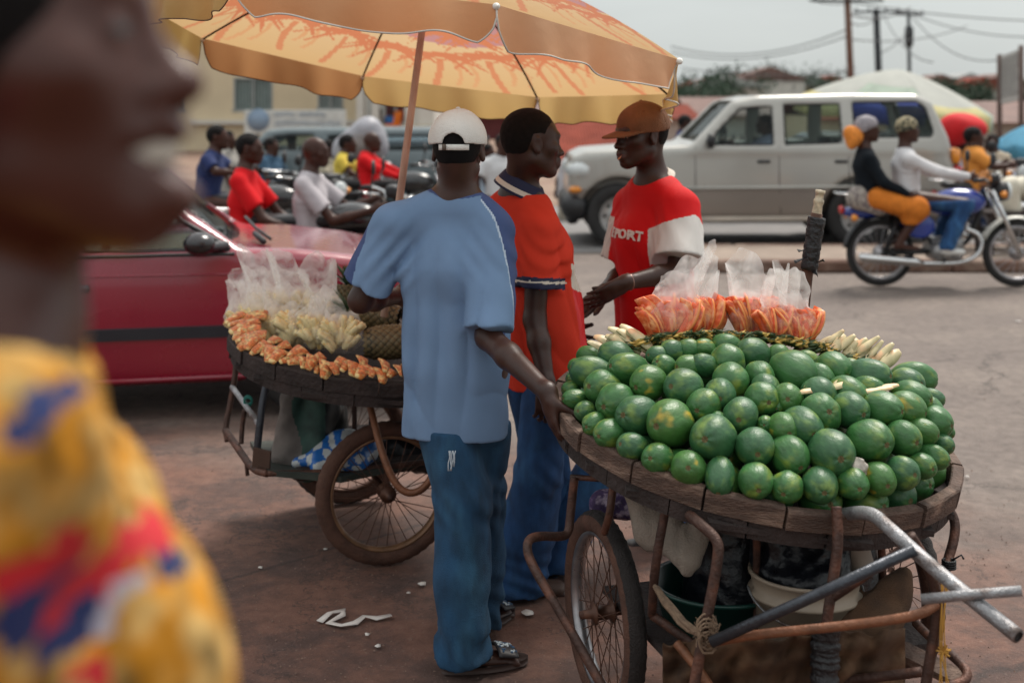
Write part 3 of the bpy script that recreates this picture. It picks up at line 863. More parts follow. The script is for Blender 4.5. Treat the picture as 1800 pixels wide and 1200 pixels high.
def mf(cen):
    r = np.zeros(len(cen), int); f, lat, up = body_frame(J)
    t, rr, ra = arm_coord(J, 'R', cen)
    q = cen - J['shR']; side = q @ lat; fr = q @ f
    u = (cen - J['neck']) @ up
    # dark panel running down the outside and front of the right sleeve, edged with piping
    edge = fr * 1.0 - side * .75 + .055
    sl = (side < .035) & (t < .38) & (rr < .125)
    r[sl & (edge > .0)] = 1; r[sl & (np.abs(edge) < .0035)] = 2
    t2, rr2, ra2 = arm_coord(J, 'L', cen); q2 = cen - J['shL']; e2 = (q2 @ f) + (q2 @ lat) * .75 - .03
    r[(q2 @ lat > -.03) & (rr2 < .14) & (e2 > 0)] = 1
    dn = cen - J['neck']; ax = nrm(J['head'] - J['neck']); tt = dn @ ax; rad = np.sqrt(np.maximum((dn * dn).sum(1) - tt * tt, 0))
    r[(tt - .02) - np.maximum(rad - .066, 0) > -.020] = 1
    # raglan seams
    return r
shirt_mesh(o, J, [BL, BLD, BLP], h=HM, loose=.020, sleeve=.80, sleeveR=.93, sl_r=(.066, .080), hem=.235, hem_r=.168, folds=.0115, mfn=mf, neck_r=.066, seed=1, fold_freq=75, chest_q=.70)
# shirt tail of a second layer
F_ = trousers(o, J, DEN_T, h=.0075, r=(.090, .082, .082, .084), folds=.0115, low=.055, seed=2, hipr=.122, top_cut=.20)
baseball_cap(o, J, mat('cap_white_cotton', (.72, .70, .66), rough=.9, var=.06, scale=12, bump=.5, bscale=300), h=.0042, back_hole=True, wear=.004)
th = MB()
for k in range(7):
    a = P(790 + k * 1.5, 792, 3.885); pts = [a + V3(rng.uniform(-.004, .004), rng.uniform(-.003, .002), -.012 * i) for i in range(6 - k // 3)]
    th.tube(pts, .0016, 4)
th.build('frayed_threads', mat('thread_pale', (.5, .55, .6), rough=.9), o)
# beaded leather slippers
BEAD = mat('bead_blue', (.03, .08, .16), rough=.4, var=.3, scale=40)
BEADW = mat('bead_white', (.55, .6, .62), rough=.3)
for s in 'LR':
    an = J['an' + s]; td = nrm(J['toe' + s]); cr = np.cross(td, (0, 0, 1)); S_ = MB()
    out = []
    for i in range(20):
        a = 2 * PI * i / 20; c, sn = math.cos(a), math.sin(a)
        out.append(an + td * (.075 + .140 * c) + cr * (.046 + .008 * c) * sn)
    n = len(out); v = [np.array([p[0], p[1], .004]) for p in out] + [np.array([p[0], p[1], .022]) for p in out]
    S_.raw(v, [tuple(range(n)), tuple(range(2 * n - 1, n - 1, -1))] + [(i, (i + 1) % n, (i + 1) % n + n, i + n) for i in range(n)])
    sd_o = S_.build('sandal', SOLE, o)
    st = MB()
    def strap(u, v):
        a = (u - .5) * 2.7; return an + td * (.105 + .065 * v) + cr * math.sin(a) * (.052 - .004 * v) + V3(0, 0, -an[2] + .018 + (.052 - .020 * v) * math.cos(a * .9) ** .5 if math.cos(a * .9) > 0 else -an[2] + .018)
    st.grid(strap, 14, 5); solid(st.build('sandal_strap', mat('leather_black', (.012, .010, .012), rough=.5), sd_o), .004)
    for k in range(46):
        u, v_ = rng.uniform(.18, .82), rng.uniform(.15, .95); bd = MB() if k == 0 else bd
        bd.lathe([(0, .004), (.004, .002), (.004, -.001)], strap(u, v_) + V3(0, 0, .002), (0, 0, 1), 6, m=k % 2)
    bd.build('beads', [BEAD, BEADW], sd_o)

# man in the orange-red polo shirt, face in profile
OR = mat('polo_orange_red', (.62, .045, .022), rough=.8, var=.05, bump=.3, bscale=900, spec=.12)
RD = mat('satin_red', (.62, .010, .012), rough=.42, var=.05, bump=.2, bscale=200)
NV = mat('polo_navy', (.010, .014, .05), rough=.8, var=.1)
CR = mat('polo_cream', (.60, .54, .46), rough=.7, var=.05)
J = dict(head=P(936, 252, 4.50), neck=P(914, 344, 4.56), pelvis=P(950, 590, 4.56), shL=P(846, 398, 4.70), shR=P(948, 404, 4.43),
         elL=P(905, 560, 4.85), wrL=P(985, 590, 4.90), elR=P(940, 562, 4.40), wrR=P(962, 676, 4.30),
         knL=P(962, 820, 4.72), anL=P(935, 985, 4.78), knR=P(948, 830, 4.50), anR=P(908, 1008, 4.56), toeL=V3(.9, .3, 0), toeR=V3(.97, .15, 0))
o, J = make_body('man in an orange-red polo shirt with navy collar, head in profile, between the two carts', J, h=.0052, face=(.94, .33, -.06), hup=(.04, 0, 1),
                 handR=dict(d=V3(-.05, 0, -1), n=V3(-.2, .8, 0), thumb_side=-1, curl=(.4, .6, .5)))
hair_cap(o, J, h=.005)
def mf(cen):
    r = np.zeros(len(cen), int); f, lat, up = body_frame(J)
    rel = cen - J['pelvis']; u = rel @ up; ff = rel @ f; l = rel @ lat
    t, rr, ra = arm_coord(J, 'R', cen); arm = (rr < .105) & (t > .04) & (t < .30) & ((cen - J['shR']) @ lat < .055)
    front = (ff > .035) & ~arm
    band = u - .16 - (ff - .1) * -.30
    r[front & (u < .17)] = 1
    r[front & (np.abs(u - .205 + (ff - .05) * .35) < .045)] = 2
    Ls = np.linalg.norm(J['elR'] - J['shR']) * .64; r[arm & (t > Ls - .036) & (t < Ls + .004) & (rr < .10)] = 3; r[arm & (t > Ls - .024) & (t < Ls - .016)] = 2
    dn = cen - J['neck']; ax = nrm(J['head'] - J['neck']); tt = dn @ ax; rad = np.sqrt(np.maximum((dn * dn).sum(1) - tt * tt, 0))
    return r
sh = shirt_mesh(o, J, [OR, RD, CR, NV], h=HM, loose=.028, sleeve=.64, sl_r=(.066, .078), hem=.175, hem_r=.170, folds=.010, mfn=mf, neck_r=.070, seed=3, fold_freq=55, belly=.035)
# folded collar
f, lat, up = body_frame(J); ax = nrm(J['head'] - J['neck']); cM = frame(ax, f); C0 = J['neck'] + ax * .030
def collar(u, v):
    a = (u - .5) * 2 * PI * .93 + PI; r = .071 + .030 * v; r2 = r * 1.02
    dip = .026 * math.cos(a)            # lower at the throat
    return C0 + cM[:, 0] * r * math.cos(a) + cM[:, 1] * r2 * math.sin(a) + cM[:, 2] * (.036 - .052 * v - dip)
cb = MB()
cb.grid(collar, 36, 7); lst = cb.f
cb.m = [1 if 1 == (i // 36) % 7 - 3 or (i // 36) == 5 else 0 for i in range(len(cb.f))]
solid(cb.build('collar', [NV, CR], sh), .004)
trousers(o, J, DEN_B, h=.0075, r=(.098, .082, .098, .108), folds=.009, low=.06, seed=4, hipr=.148, top_cut=.145)
for s in 'LR': shoe(o, J, s, mat('shoe_brown', (.06, .03, .02), rough=.6))

# man in the red jersey, face towards the left
J = dict(head=P(1126, 240, 4.93), neck=P(1148, 322, 4.98), pelvis=P(1150, 556, 4.98), shL=P(1196, 366, 4.84), shR=P(1110, 362, 5.13),
         elL=P(1192, 478, 4.74), wrL=P(1098, 497, 4.62), elR=P(1098, 478, 5.12), wrR=P(1062, 512, 4.88),
         knL=P(1064, 812, 4.78), anL=P(968, 968, 4.74), knR=P(1150, 750, 5.02), anR=P(1172, 930, 5.12), toeL=V3(-.95, -.1, 0), toeR=V3(-.9, -.2, 0))
o, J = make_body('man in a red and white football jersey and brown cap, reaching out his hand', J, h=.0055, face=(-.86, -.46, -.07),
                 handL=dict(d=V3(-.86, -.05, -.50), n=V3(-.1, .8, .5), thumb_side=-1, tdir=V3(-1, -.02, .10), curl=(.12, .2, .15), thumb_curl=.02),
                 handR=dict(d=V3(-.75, -.2, -.6), n=V3(0, -.6, .8), thumb_side=1, curl=(.1, .2, .2)))
hair_cap(o, J, h=.007)
JW = mat('jersey_white', (.62, .60, .57), rough=.45, var=.04, bump=.4, bscale=500)
JR = mat('jersey_red', (.60, .009, .011), rough=.6, var=.05, bump=.3, bscale=600, spec=.12)
def mf(cen):
    r = np.zeros(len(cen), int); f, lat, up = body_frame(J)
    t, rr, ra = arm_coord(J, 'L', cen); q = cen - J['shL']; side = q @ lat; fr = q @ f
    Ls = np.linalg.norm(J['elL'] - J['shL']) * .80; r[(rr < .120) & (t > .045 + .35 * np.abs(fr)) & (side > -.060) & (t < Ls + .012)] = 1
    t, rr, ra = arm_coord(J, 'R', cen); q = cen - J['shR']; Ls = np.linalg.norm(J['elR'] - J['shR']) * .80; r[(rr < .120) & (t > .05) & (q @ lat < .02) & (t < Ls + .012)] = 1
    return r
sh = shirt_mesh(o, J, [JR, JW], h=HM, loose=.030, sleeve=.80, sl_r=(.074, .098), hem=.16, hem_r=.185, folds=.011, mfn=mf, neck_r=.070, seed=5, fold_freq=50)
f, lat, up = body_frame(J); ax = nrm(J['head'] - J['neck']); cM = frame(ax, f); C0 = J['neck']
def collar2(u, v):
    a = u * 2 * PI; r = .068 + .022 * v; fr = max(0, math.cos(a)) ** 3
    return C0 + cM[:, 0] * (r * math.cos(a) + fr * .030) + cM[:, 1] * r * 1.05 * math.sin(a) + cM[:, 2] * (.030 - .022 * v - .105 * fr - .012 * math.cos(a))
cb = MB(); cb.grid(collar2, 48, 4); solid(cb.build('collar', mat('collar_cream', (.60, .54, .47), rough=.8), sh), .005)
# lettering across the chest
cu = bpy.data.curves.new('lettering', 'FONT'); cu.body = 'E PORT'; cu.size = .062; cu.extrude = .0; cu.align_x = 'CENTER'; cu.resolution_u = 2; cu.offset = .0022
to = bpy.data.objects.new('chest_lettering', cu); COL.objects.link(to)
dg = bpy.context.evaluated_depsgraph_get(); tm = bpy.data.meshes.new_from_object(to.evaluated_get(dg)); bpy.data.objects.remove(to)
tv = np.array([v.co[:] for v in tm.vertices]); tf = [tuple(p.vertices) for p in tm.polygons]
rad = .155; cpos = J['pelvis'] + up * .315
aa = tv[:, 0] / rad
vv = cpos + np.outer(np.cos(aa) * .128, f) + np.outer(np.sin(aa) * .185, lat) * 1.0 + np.outer(tv[:, 1], up)
to = mesh_obj('chest_lettering', vv + f * .05, tf, mat('lettering_white', (.66, .62, .58), rough=.6), sh, False)
sw = to.modifiers.new('on_cloth', 'SHRINKWRAP'); sw.target = sh; sw.offset = .004; sw.wrap_method = 'NEAREST_SURFACEPOINT'
solid(to, .003, 1)
trousers(o, J, DEN_B, h=.0085, r=(.100, .088, .098, .108), folds=.005, low=.06, seed=6, hipr=.150, top_cut=.13)
for s in 'LR': shoe(o, J, s, mat('shoe_black', (.012, .010, .010), rough=.5))
capb = baseball_cap(o, J, mat('cap_brown_cotton', (.19, .080, .036), rough=.9, var=.2, scale=14, bump=.5, bscale=250), h=.0048, tilt=-.02)
MB().tube([J['head'] + J['M'] @ np.array([.100, .012, -.066]), J['head'] + J['M'] @ np.array([.128, .030, -.076])], .0022, 6).build('chewing_stick', mat('stick_orange', (.75, .30, .16), rough=.6), o)
wr = J['wrL']; wd = nrm(J['wrL'] - J['elL']); wM = frame(wd)
MB().tube([wr - wd * .02 + wM[:, 0] * .029 * math.cos(a) + wM[:, 1] * .029 * math.sin(a) for a in np.linspace(0, 2 * PI, 20)[:-1]], .0035, 6, closed=True).build('bracelet', mat('bracelet_copper', (.35, .2, .16), rough=.3, metal=.7), o)

# woman passing close in front of the camera, out of focus
YW = .78
J = dict(head=P(-20, 118, YW), neck=P(-45, 545, YW + .015), pelvis=V3(-.42, .84, 1.06), shL=P(-140, 800, .95), shR=P(-80, 830, .68),
         elL=V3(-.42, 1.02, 1.24), wrL=V3(-.32, 1.06, 1.04), elR=V3(-.42, .62, 1.24), wrR=V3(-.34, .58, 1.02),
         knL=V3(-.32, .93, .60), anL=V3(-.44, .94, .09), knR=V3(-.34, .76, .60), anR=V3(-.30, .76, .09), g=.88)
o, J = make_body('smiling woman in a bright yellow print dress, out of focus at the left edge', J, h=.0065, skin=SKIN_F, face=(1, .02, .17), hs=1.06, smile=True, mouth_open=.038)
hair_cap(o, J, h=.007, grow=.016, drop=.045)
o.data.materials[1] = EYED
tb = MB(); W = lambda x, y, z: J['head'] + J['M'] @ (np.array([x, y, z]) * 1.06)
tb.grid(lambda u, v: W(.0975 - .030 * (2 * u - 1) ** 2, (u - .5) * .058, -.0585 - .012 * v), 14, 3)
solid(tb.build('teeth', mat('teeth_soft', (.50, .45, .38), rough=.3), o), .004)
MB().lathe([(0, .015), (.012, .011), (.016, 0), (.012, -.011), (0, -.015)], W(.010, -.090, -.040), (0, 1, 0), 12).build('earring', mat('earring_pink', (.65, .12, .20), rough=.3), o)
YL = mat('print_yellow', (.40, .17, .016), rough=.9, var=.75, scale=34, col2=(.46, .30, .11), c2scale=30, c2pos=(.40, .60), spec=.1)
YR = mat('print_red', (.50, .012, .020), rough=.85, var=.2); YN = mat('print_navy', (.010, .022, .10), rough=.85, var=.3)
YW_ = mat('print_white', (.40, .37, .42), rough=.85, var=.1); YG = mat('print_green', (.10, .26, .09), rough=.85, var=.2)
F = Field(.009); f, lat, up = body_frame(J)
F.fcone(J['neck'] - up * .05, J['pelvis'] + up * .30, lat, .13, .15, .66, .74, k=.05)
F.fcone(J['pelvis'] + up * .30, J['pelvis'] - V3(0, 0, .05), lat, .15, .165, .78, k=.05)
F.fcone(J['pelvis'], V3(-.35, .85, .34), lat, .17, .24, .85, k=.05)
for s in 'LR':
    F.cone(J['sh' + s], J['neck'] - up * .02, .062, .05, .05); F.cone(J['sh' + s], mid(J['sh' + s], J['el' + s], .9), .066, .085, .04)
    bs = J['neck'] - up * .25 + f * .105 + lat * (.07 if s == 'L' else -.07); F.ell(bs, np.column_stack([lat, up, f]), (.085, .13, .07), .09)
def post(Q, D):
    D = D + .006 * snoise(Q * np.array([1, 1, .5]), 26, 2) + .006 * np.abs(snoise(Q, 55, 3))
    D = np.maximum(D, .34 - Q[:, 2]); dn = Q - J['neck']; ax = nrm(J['head'] - J['neck']); t = dn @ ax; rr = np.sqrt(np.maximum((dn * dn).sum(1) - t * t, 0))
    return np.maximum(D, (t + .035) - np.maximum(rr - .075, 0))
F.post.append(post)
blobs = [((50, 650), .64, .016, 2), ((75, 735), .66, .013, 2), ((55, 565), .72, .018, 3), ((320, 985), .74, .030, 2), ((360, 985), .76, .026, 2), ((275, 1000), .72, .024, 2), ((235, 930), .76, .024, 1), ((290, 900), .78, .018, 1),
         ((70, 990), .66, .030, 1), ((60, 1060), .66, .030, 2), ((130, 1110), .70, .026, 2), ((170, 1040), .70, .030, 1), ((215, 1070), .74, .015, 3), ((240, 1010), .75, .014, 3), ((255, 750), .80, .018, 3), ((270, 800), .80, .018, 1), ((262, 845), .80, .016, 4), ((325, 870), .82, .022, 4), ((180, 1160), .72, .02, 1), ((300, 1160), .78, .03, 2)]
def mf(cen):
    r = np.zeros(len(cen), int); wv = cen + .012 * np.stack([snoise(cen, 70, 1), snoise(cen, 70, 2), snoise(cen, 70, 3)], -1)
    for (xy, yy, rad, k) in blobs:
        rad *= .74; c = P(xy[0], xy[1], yy); r[np.sqrt((((wv - c) / np.array([1, 2.2, .75])) ** 2).sum(1)) < rad] = k
    far = (cen[:, 2] < 1.25); nn = snoise(cen, 28, 5); r[far & (nn > .75)] = 2; r[far & (nn < -.8)] = 1
    return r
F.build('dress', [YL, YR, YN, YW_, YG], o, mf)
# ---------------------------------------------------------------- umbrella of the pineapple cart
def lerp(a, b, t): return a + (b - a) * t
UC = np.array([-.371, 4.929, 1.960]); UN = np.array([.1349, .1287, 0.0]); UN[2] = math.sqrt(1 - UN[0] ** 2 - UN[1] ** 2)
_a, _b = .1349075, .12865917
UN = nrm([math.sin(_a), math.sin(_b), 1]); UU = nrm(np.cross([0, 1, 0], UN)); UV = np.cross(UN, UU); UR = 1.077; UPH = 2.647
def upt(a, r, z): return UC + UR * r * (math.cos(a) * UU + math.sin(a) * UV) + UN * z
HH = .36
umb = thing('market_umbrella', 'large orange and yellow palm-print market umbrella over the pineapple cart', 'umbrella', (UC - UN * 1.90))
def ribz(r): return HH * (1 - r ** 1.75)
# printed pattern: a strip of palms; s runs along the panel in metres, t is 0 at the apex and 1 at the rim, valance beyond
pw, ph = 1440, 840
def palm_pattern():
    """Palm and sky bands as an index map: 0 cream, 1 purple sky, 2 orange-red palm, 3 gold, 4 deep orange."""
    r = np.random.default_rng(3); A = np.zeros((ph, pw)); T = (np.arange(ph) / ph)[:, None] * np.ones((1, pw)); S = (np.arange(pw) / pw)[None, :] * np.ones((ph, 1))
    A[T < .52 + .02 * np.sin(S * 40)] = 1
    def disc(x, y, rr, v):
        x0, x1, y0, y1 = int((x - rr) * pw), int((x + rr) * pw) + 2, int((y - rr * pw / ph) * ph) - 1, int((y + rr * pw / ph) * ph) + 2
        for j in range(max(0, y0), min(ph, y1)):
            for i in range(x0, x1):
                if ((i / pw - x)) ** 2 + ((j / ph - y) * ph / pw) ** 2 < rr * rr: A[j, i % pw] = v
    for k in range(80):
        x, y = r.random(), .34 + .19 * r.random()
        for a in np.linspace(-.3, PI + .3, 8):
            for q in np.linspace(0, 1, 20): disc(x + math.cos(a) * .030 * q, y - (math.sin(a) * .03 * q - .035 * q * q) * 1.6, .0034 * (1.3 - q), 2)
    for k in range(24):
        x = (k + .6 * r.random()) / 24; y = .545 + .05 * r.random(); sz = .034 + .012 * r.random()
        for a in np.linspace(-.35, PI + .35, 10):
            for q in np.linspace(0, 1, 32):
                L_ = sz * (1 + .25 * math.sin(a * 5)); disc(x + math.cos(a) * L_ * q, y - (math.sin(a) * L_ * q - .040 * q ** 2.2) * pw / ph * .9, .0036 * (1.3 - q), 2)
        tr = r.random() * .03 - .015
        for q in np.linspace(0, 1, 70): disc(x + tr * q * q, y + .02 + .14 * q, .0026, 4)
        for c_ in range(2):
            xx = x + .012 + .012 * c_; dr = .06 + .06 * r.random()
            for q in np.linspace(0, 1, 40): disc(xx + .004 * math.sin(q * 3), y + .03 + dr * q, .0017, 5)
    return A.astype(int)
PAT = palm_pattern()
def canopy_mat(name, side):
    m = bpy.data.materials.new(name); m.use_nodes = True; N = m.node_tree.nodes; Lk = m.node_tree.links.new
    b = N['Principled BSDF']; b.inputs['Roughness'].default_value = .8; b.inputs['Specular IOR Level'].default_value = .2
    at = N.new('ShaderNodeAttribute'); at.attribute_name = 'print'
    tr = N.new('ShaderNodeBsdfTranslucent'); ms = N.new('ShaderNodeMixShader'); ms.inputs[0].default_value = .50
    tc = N.new('ShaderNodeTexCoord'); n = N.new('ShaderNodeTexNoise'); n.inputs['Scale'].default_value = 9; n.inputs['Detail'].default_value = 5; Lk(tc.outputs['Object'], n.inputs['Vector'])
    bp = N.new('ShaderNodeBump'); bp.inputs['Strength'].default_value = .4; bp.inputs['Distance'].default_value = .02; Lk(n.outputs[0], bp.inputs['Height']); Lk(bp.outputs[0], b.inputs['Normal'])
    Lk(at.outputs['Color'], b.inputs['Base Color']); Lk(at.outputs['Color'], tr.inputs[0])
    Lk(b.outputs[0], ms.inputs[1]); Lk(tr.outputs[0], ms.inputs[2]); Lk(ms.outputs[0], N['Material Output'].inputs[0])
    return m
CANM = canopy_mat('canopy_print_light', 0)
PALET = {0: (.68, .49, .28), 1: (.50, .26, .26), 2: (.60, .22, .11), 3: (.62, .34, .07), 4: (.62, .26, .13), 5: (.66, .36, .18)}
def sag(u): return 1 - (2 * u - 1) ** 2
def canopy_point(k, u, r):
    """Panel k, u across the panel 0..1, r 0 apex .. 1 rim."""
    a0 = UPH - k * PI / 4; a1 = a0 - PI / 4; p0 = upt(a0, r, ribz(r)); p1 = upt(a1, r, ribz(r)); p = lerp(p0, p1, u)
    s = sag(u); c = UC + UN * HH
    return p + UN * (-.018 * s * r * math.sin(PI * min(r, .98))) + (UC + UN * p.dot(UN) * 0 - UC) * 0
vv, ff, cc = [], [], []
NU, NR, NVAL = 88, 112, 12
def colour(k, u, r, val):
    s_ = (k * .125 + u * .125) % 1.0; t = r
    if val is None:
        ix = PAT[min(ph - 1, int(t * .74 * ph)), int(s_ * pw) % pw]
        c = np.array(PALET[int(ix)])
        if ix == 0:
            g_ = np.clip((t - .72) / .26, 0, 1); c = lerp(c, np.array((.64, .43, .21)), g_)
        return c
    c0, c1 = {4: ((.82, .54, .34), (.80, .48, .28)), 5: ((.80, .48, .27), (.74, .40, .20)), 0: ((.50, .27, .12), (.44, .22, .09)), 7: ((.52, .36, .13), (.48, .34, .12))}.get(k, ((.56, .39, .17), (.53, .36, .14)))  # light painted in: front-lit near valances paler peach, backlit far ones ochre
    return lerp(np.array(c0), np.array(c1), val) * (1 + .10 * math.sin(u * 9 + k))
for k in range(8):
    base = len(vv)
    for j in range(NR + 1):
        r = .03 + .97 * j / NR
        for i in range(NU + 1):
            u = i / NU; vv.append(canopy_point(k, u, r)); cc.append(colour(k, u, r, None))
    for j in range(NR):
        for i in range(NU): a = base + j * (NU + 1) + i; ff.append((a, a + 1, a + NU + 2, a + NU + 1))
# weld of neighbouring panels is not needed: the ribs run under the seams
can = mesh_obj('canopy', vv, ff, CANM, umb)
ca = can.data.attributes.new('print', 'FLOAT_COLOR', 'POINT'); ca.data.foreach_set('color', np.concatenate([np.array(cc), np.ones((len(cc), 1))], 1).astype(np.float32).ravel())
PIP = mat('piping_white', (.60, .56, .50), rough=.7); PIPD = mat('piping_dark', (.10, .045, .02), rough=.8)
for k in range(8):
    vv, ff, cc = [], [], []; rr_ = random.Random(k + 20); ph1, ph2 = rr_.uniform(0, 6), rr_.uniform(0, 6); edge = []
    windy = {3: .5, 2: .12}.get(k, 0)
    for j in range(NVAL + 1):
        v = j / NVAL
        for i in range(NU + 1):
            u = i / NU; p = canopy_point(k, u, 1.0); out = nrm(p - UC - UN * (p - UC).dot(UN))
            e = min(u, 1 - u) * 15; rc = .3 + .7 * min(1, e) ** .5
            dpt = .125 * (rc * .95 + (.08 if k in (4, 5) else .03) * math.sin(u * 11 + ph1) + .03 * math.sin(u * 23 + ph2))
            inset = .012 * v * (1 if u < .5 else -1) * (1 - rc)
            sw = .020 * math.sin(u * 13 + ph2) * v + .012 * math.sin(u * 29 + ph1) * v
            q = p - V3(0, 0, 1) * dpt * v * .80 - UN * dpt * v * .20 + out * (sw + .012 * v - .05 * windy * v)
            vv.append(q); cc.append(colour(k, u, 1, v))
            if j == NVAL: edge.append(q)
    for j in range(NVAL):
        for i in range(NU): a = j * (NU + 1) + i; ff.append((a, a + 1, a + NU + 2, a + NU + 1))
    vo = mesh_obj('valance', vv, ff, CANM, umb)
    ca = vo.data.attributes.new('print', 'FLOAT_COLOR', 'POINT'); ca.data.foreach_set('color', np.concatenate([np.array(cc), np.ones((len(cc), 1))], 1).astype(np.float32).ravel())
    side0 = [vv[j * (NU + 1)] for j in range(NVAL)]; side1 = [vv[j * (NU + 1) + NU] for j in range(NVAL)][::-1]
    pm = MB(); pm.tube(side0 + edge + side1, .0032 if k in (3, 4, 5) else .0022, 6); pm.build('piping', PIP if k in (4, 5, 3) else PIPD, vo)
    a = UPH - k * PI / 4
    rb = MB(); rb.tube([upt(a, r, ribz(r) - .010) for r in np.linspace(.03, 1, 16)], .0045, 6); ro = rb.build('rib', mat('rib_steel', (.05, .035, .03), rough=.4, metal=.7), umb)
    tp = MB(); e = upt(a, 1.0, -.006); tp.lathe([(0, .014), (.010, .010), (.012, 0), (.008, -.012), (0, -.014)], e, nrm(e - UC), 10); tp.build('rib_tip', mat('tip_white', (.75, .73, .68), rough=.5), ro)
    st = MB(); st.tube([upt(a, .5, ribz(.5) - .012), UC + UN * .20 + (upt(a, .03, 0) - UC)], .0035, 6); st.build('strut', MATS['rib_steel'], umb)
pl = MB(); top = UC + UN * (HH + .05); bot = P(705, 330, 4.93); dirp = nrm(P(745, 30, 4.93) - P(705, 330, 4.93)); b0 = P(705, 330, 4.93) - dirp * .50
pl.tube([b0, bot, P(745, 30, 4.93), top], [.0145, .0145, .0135, .0125], 14)
pl.build('pole', mat('pole_weathered_pink', (.50, .34, .27), rough=.7, var=.3, scale=20, col2=(.62, .48, .38), c2scale=9, stretch=(1, 1, .3)), umb)
pk = MB(); pk.lathe([(.0, .03), (.02, .02), (.024, 0), (.03, -.02)], UC + UN * (HH + .04), UN, 12); pk.build('finial', MATS['tip_white'], umb)
hb = MB(); hb.lathe([(.016, .03), (.03, .03), (.032, -.02), (.016, -.03)], UC + UN * .20, UN, 14); hb.build('hub', MATS['rib_steel'], umb)

# ---------------------------------------------------------------- tray, wheels, pipes
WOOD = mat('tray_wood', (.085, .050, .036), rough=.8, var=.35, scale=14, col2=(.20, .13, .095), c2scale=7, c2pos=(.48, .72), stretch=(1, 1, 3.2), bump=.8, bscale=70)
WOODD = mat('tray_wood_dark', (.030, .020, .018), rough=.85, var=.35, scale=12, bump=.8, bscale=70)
RUST = mat('pipe_rusty', (.060, .030, .022), rough=.55, metal=.35, var=.4, scale=22, col2=(.13, .055, .035), c2scale=16, bump=.4, bscale=120)
RUST2 = mat('pipe_orange_brown', (.19, .075, .035), rough=.5, metal=.25, var=.3, scale=25, bump=.3, bscale=120)
STEEL = mat('pipe_worn_steel', (.30, .30, .31), rough=.42, metal=.55, var=.35, scale=25, col2=(.10, .075, .065), c2scale=16, c2pos=(.5, .7), bump=.4, bscale=150)
GUN = mat('pipe_gunmetal', (.050, .055, .065), rough=.35, metal=.6, var=.3, scale=25, bump=.2, bscale=100)
RUBBER = mat('tyre_rubber', (.018, .014, .013), rough=.8, var=.3, scale=20, bump=.7, bscale=200)
RUBBERB = mat('tyre_dusty_brown', (.085, .038, .024), rough=.85, var=.35, scale=16, bump=.5, bscale=120)
RIMR = mat('rim_rusty', (.10, .045, .028), rough=.5, metal=.4, var=.4, scale=30)
RIMS = mat('rim_steel', (.33, .32, .33), rough=.3, metal=.8, var=.25, scale=20)
def wheel(parent, c, n, R, tw, tyre_m, side_m, rim_m, tread=True, gold=None):
    M = frame(n, (0, 0, 1)); W = lambda r, a, z: np.asarray(c) + M @ np.array([r * math.cos(a), r * math.sin(a), z])
    hub = MB()
    hub.lathe([(.0, -.06), (.012, -.06), (.014, -.035), (.032, -.030), (.032, -.024), (.020, -.020), (.020, .020), (.032, .024), (.032, .030), (.014, .035), (.012, .06), (0, .06)], c, M[:, 2], 16)
    w = hub.build('wheel', RIMR, parent)
    t = MB(); ns, nt_ = 96, 14; v = []; m = []
    for i in range(ns):
        a = 2 * PI * i / ns
        for k in range(nt_):
            b = 2 * PI * k / nt_; rr = tw * (1 + (.05 * (1 if i % 2 else -1) if tread and math.cos(b) > .35 else 0))
            v.append(W(R - tw + rr * math.cos(b), a, rr * .95 * math.sin(b)))
    f = [(i * nt_ + k, ((i + 1) % ns) * nt_ + k, ((i + 1) % ns) * nt_ + (k + 1) % nt_, i * nt_ + (k + 1) % nt_) for i in range(ns) for k in range(nt_)]
    mi = [1 if math.cos(2 * PI * (k + .5) / nt_) < .45 else 0 for i in range(ns) for k in range(nt_)]
    mesh_obj('tyre', v, f, [tyre_m, side_m], w, True, mi)
    r = MB(); prof = [(R - tw * 1.75, -tw * .62), (R - tw * 1.95, -tw * .60), (R - tw * 2.15, -tw * .25), (R - tw * 2.2, 0), (R - tw * 2.15, tw * .25), (R - tw * 1.95, tw * .60), (R - tw * 1.75, tw * .62)]
    r.lathe(prof, c, M[:, 2], 64); solid(r.build('rim', rim_m, w), .002)
    s = MB(); ro = R - tw * 2.2
    for i in range(32):
        a = 2 * PI * i / 32; z = .027 * (1 if i % 2 else -1); off = .42 * (1 if (i // 2) % 2 else -1)
        s.tube([W(.030, a + off, z), W(ro, a, 0)], .0017, 4, cap=False)
    s.build('spokes', RIMR if gold is None else gold, w)
    return w
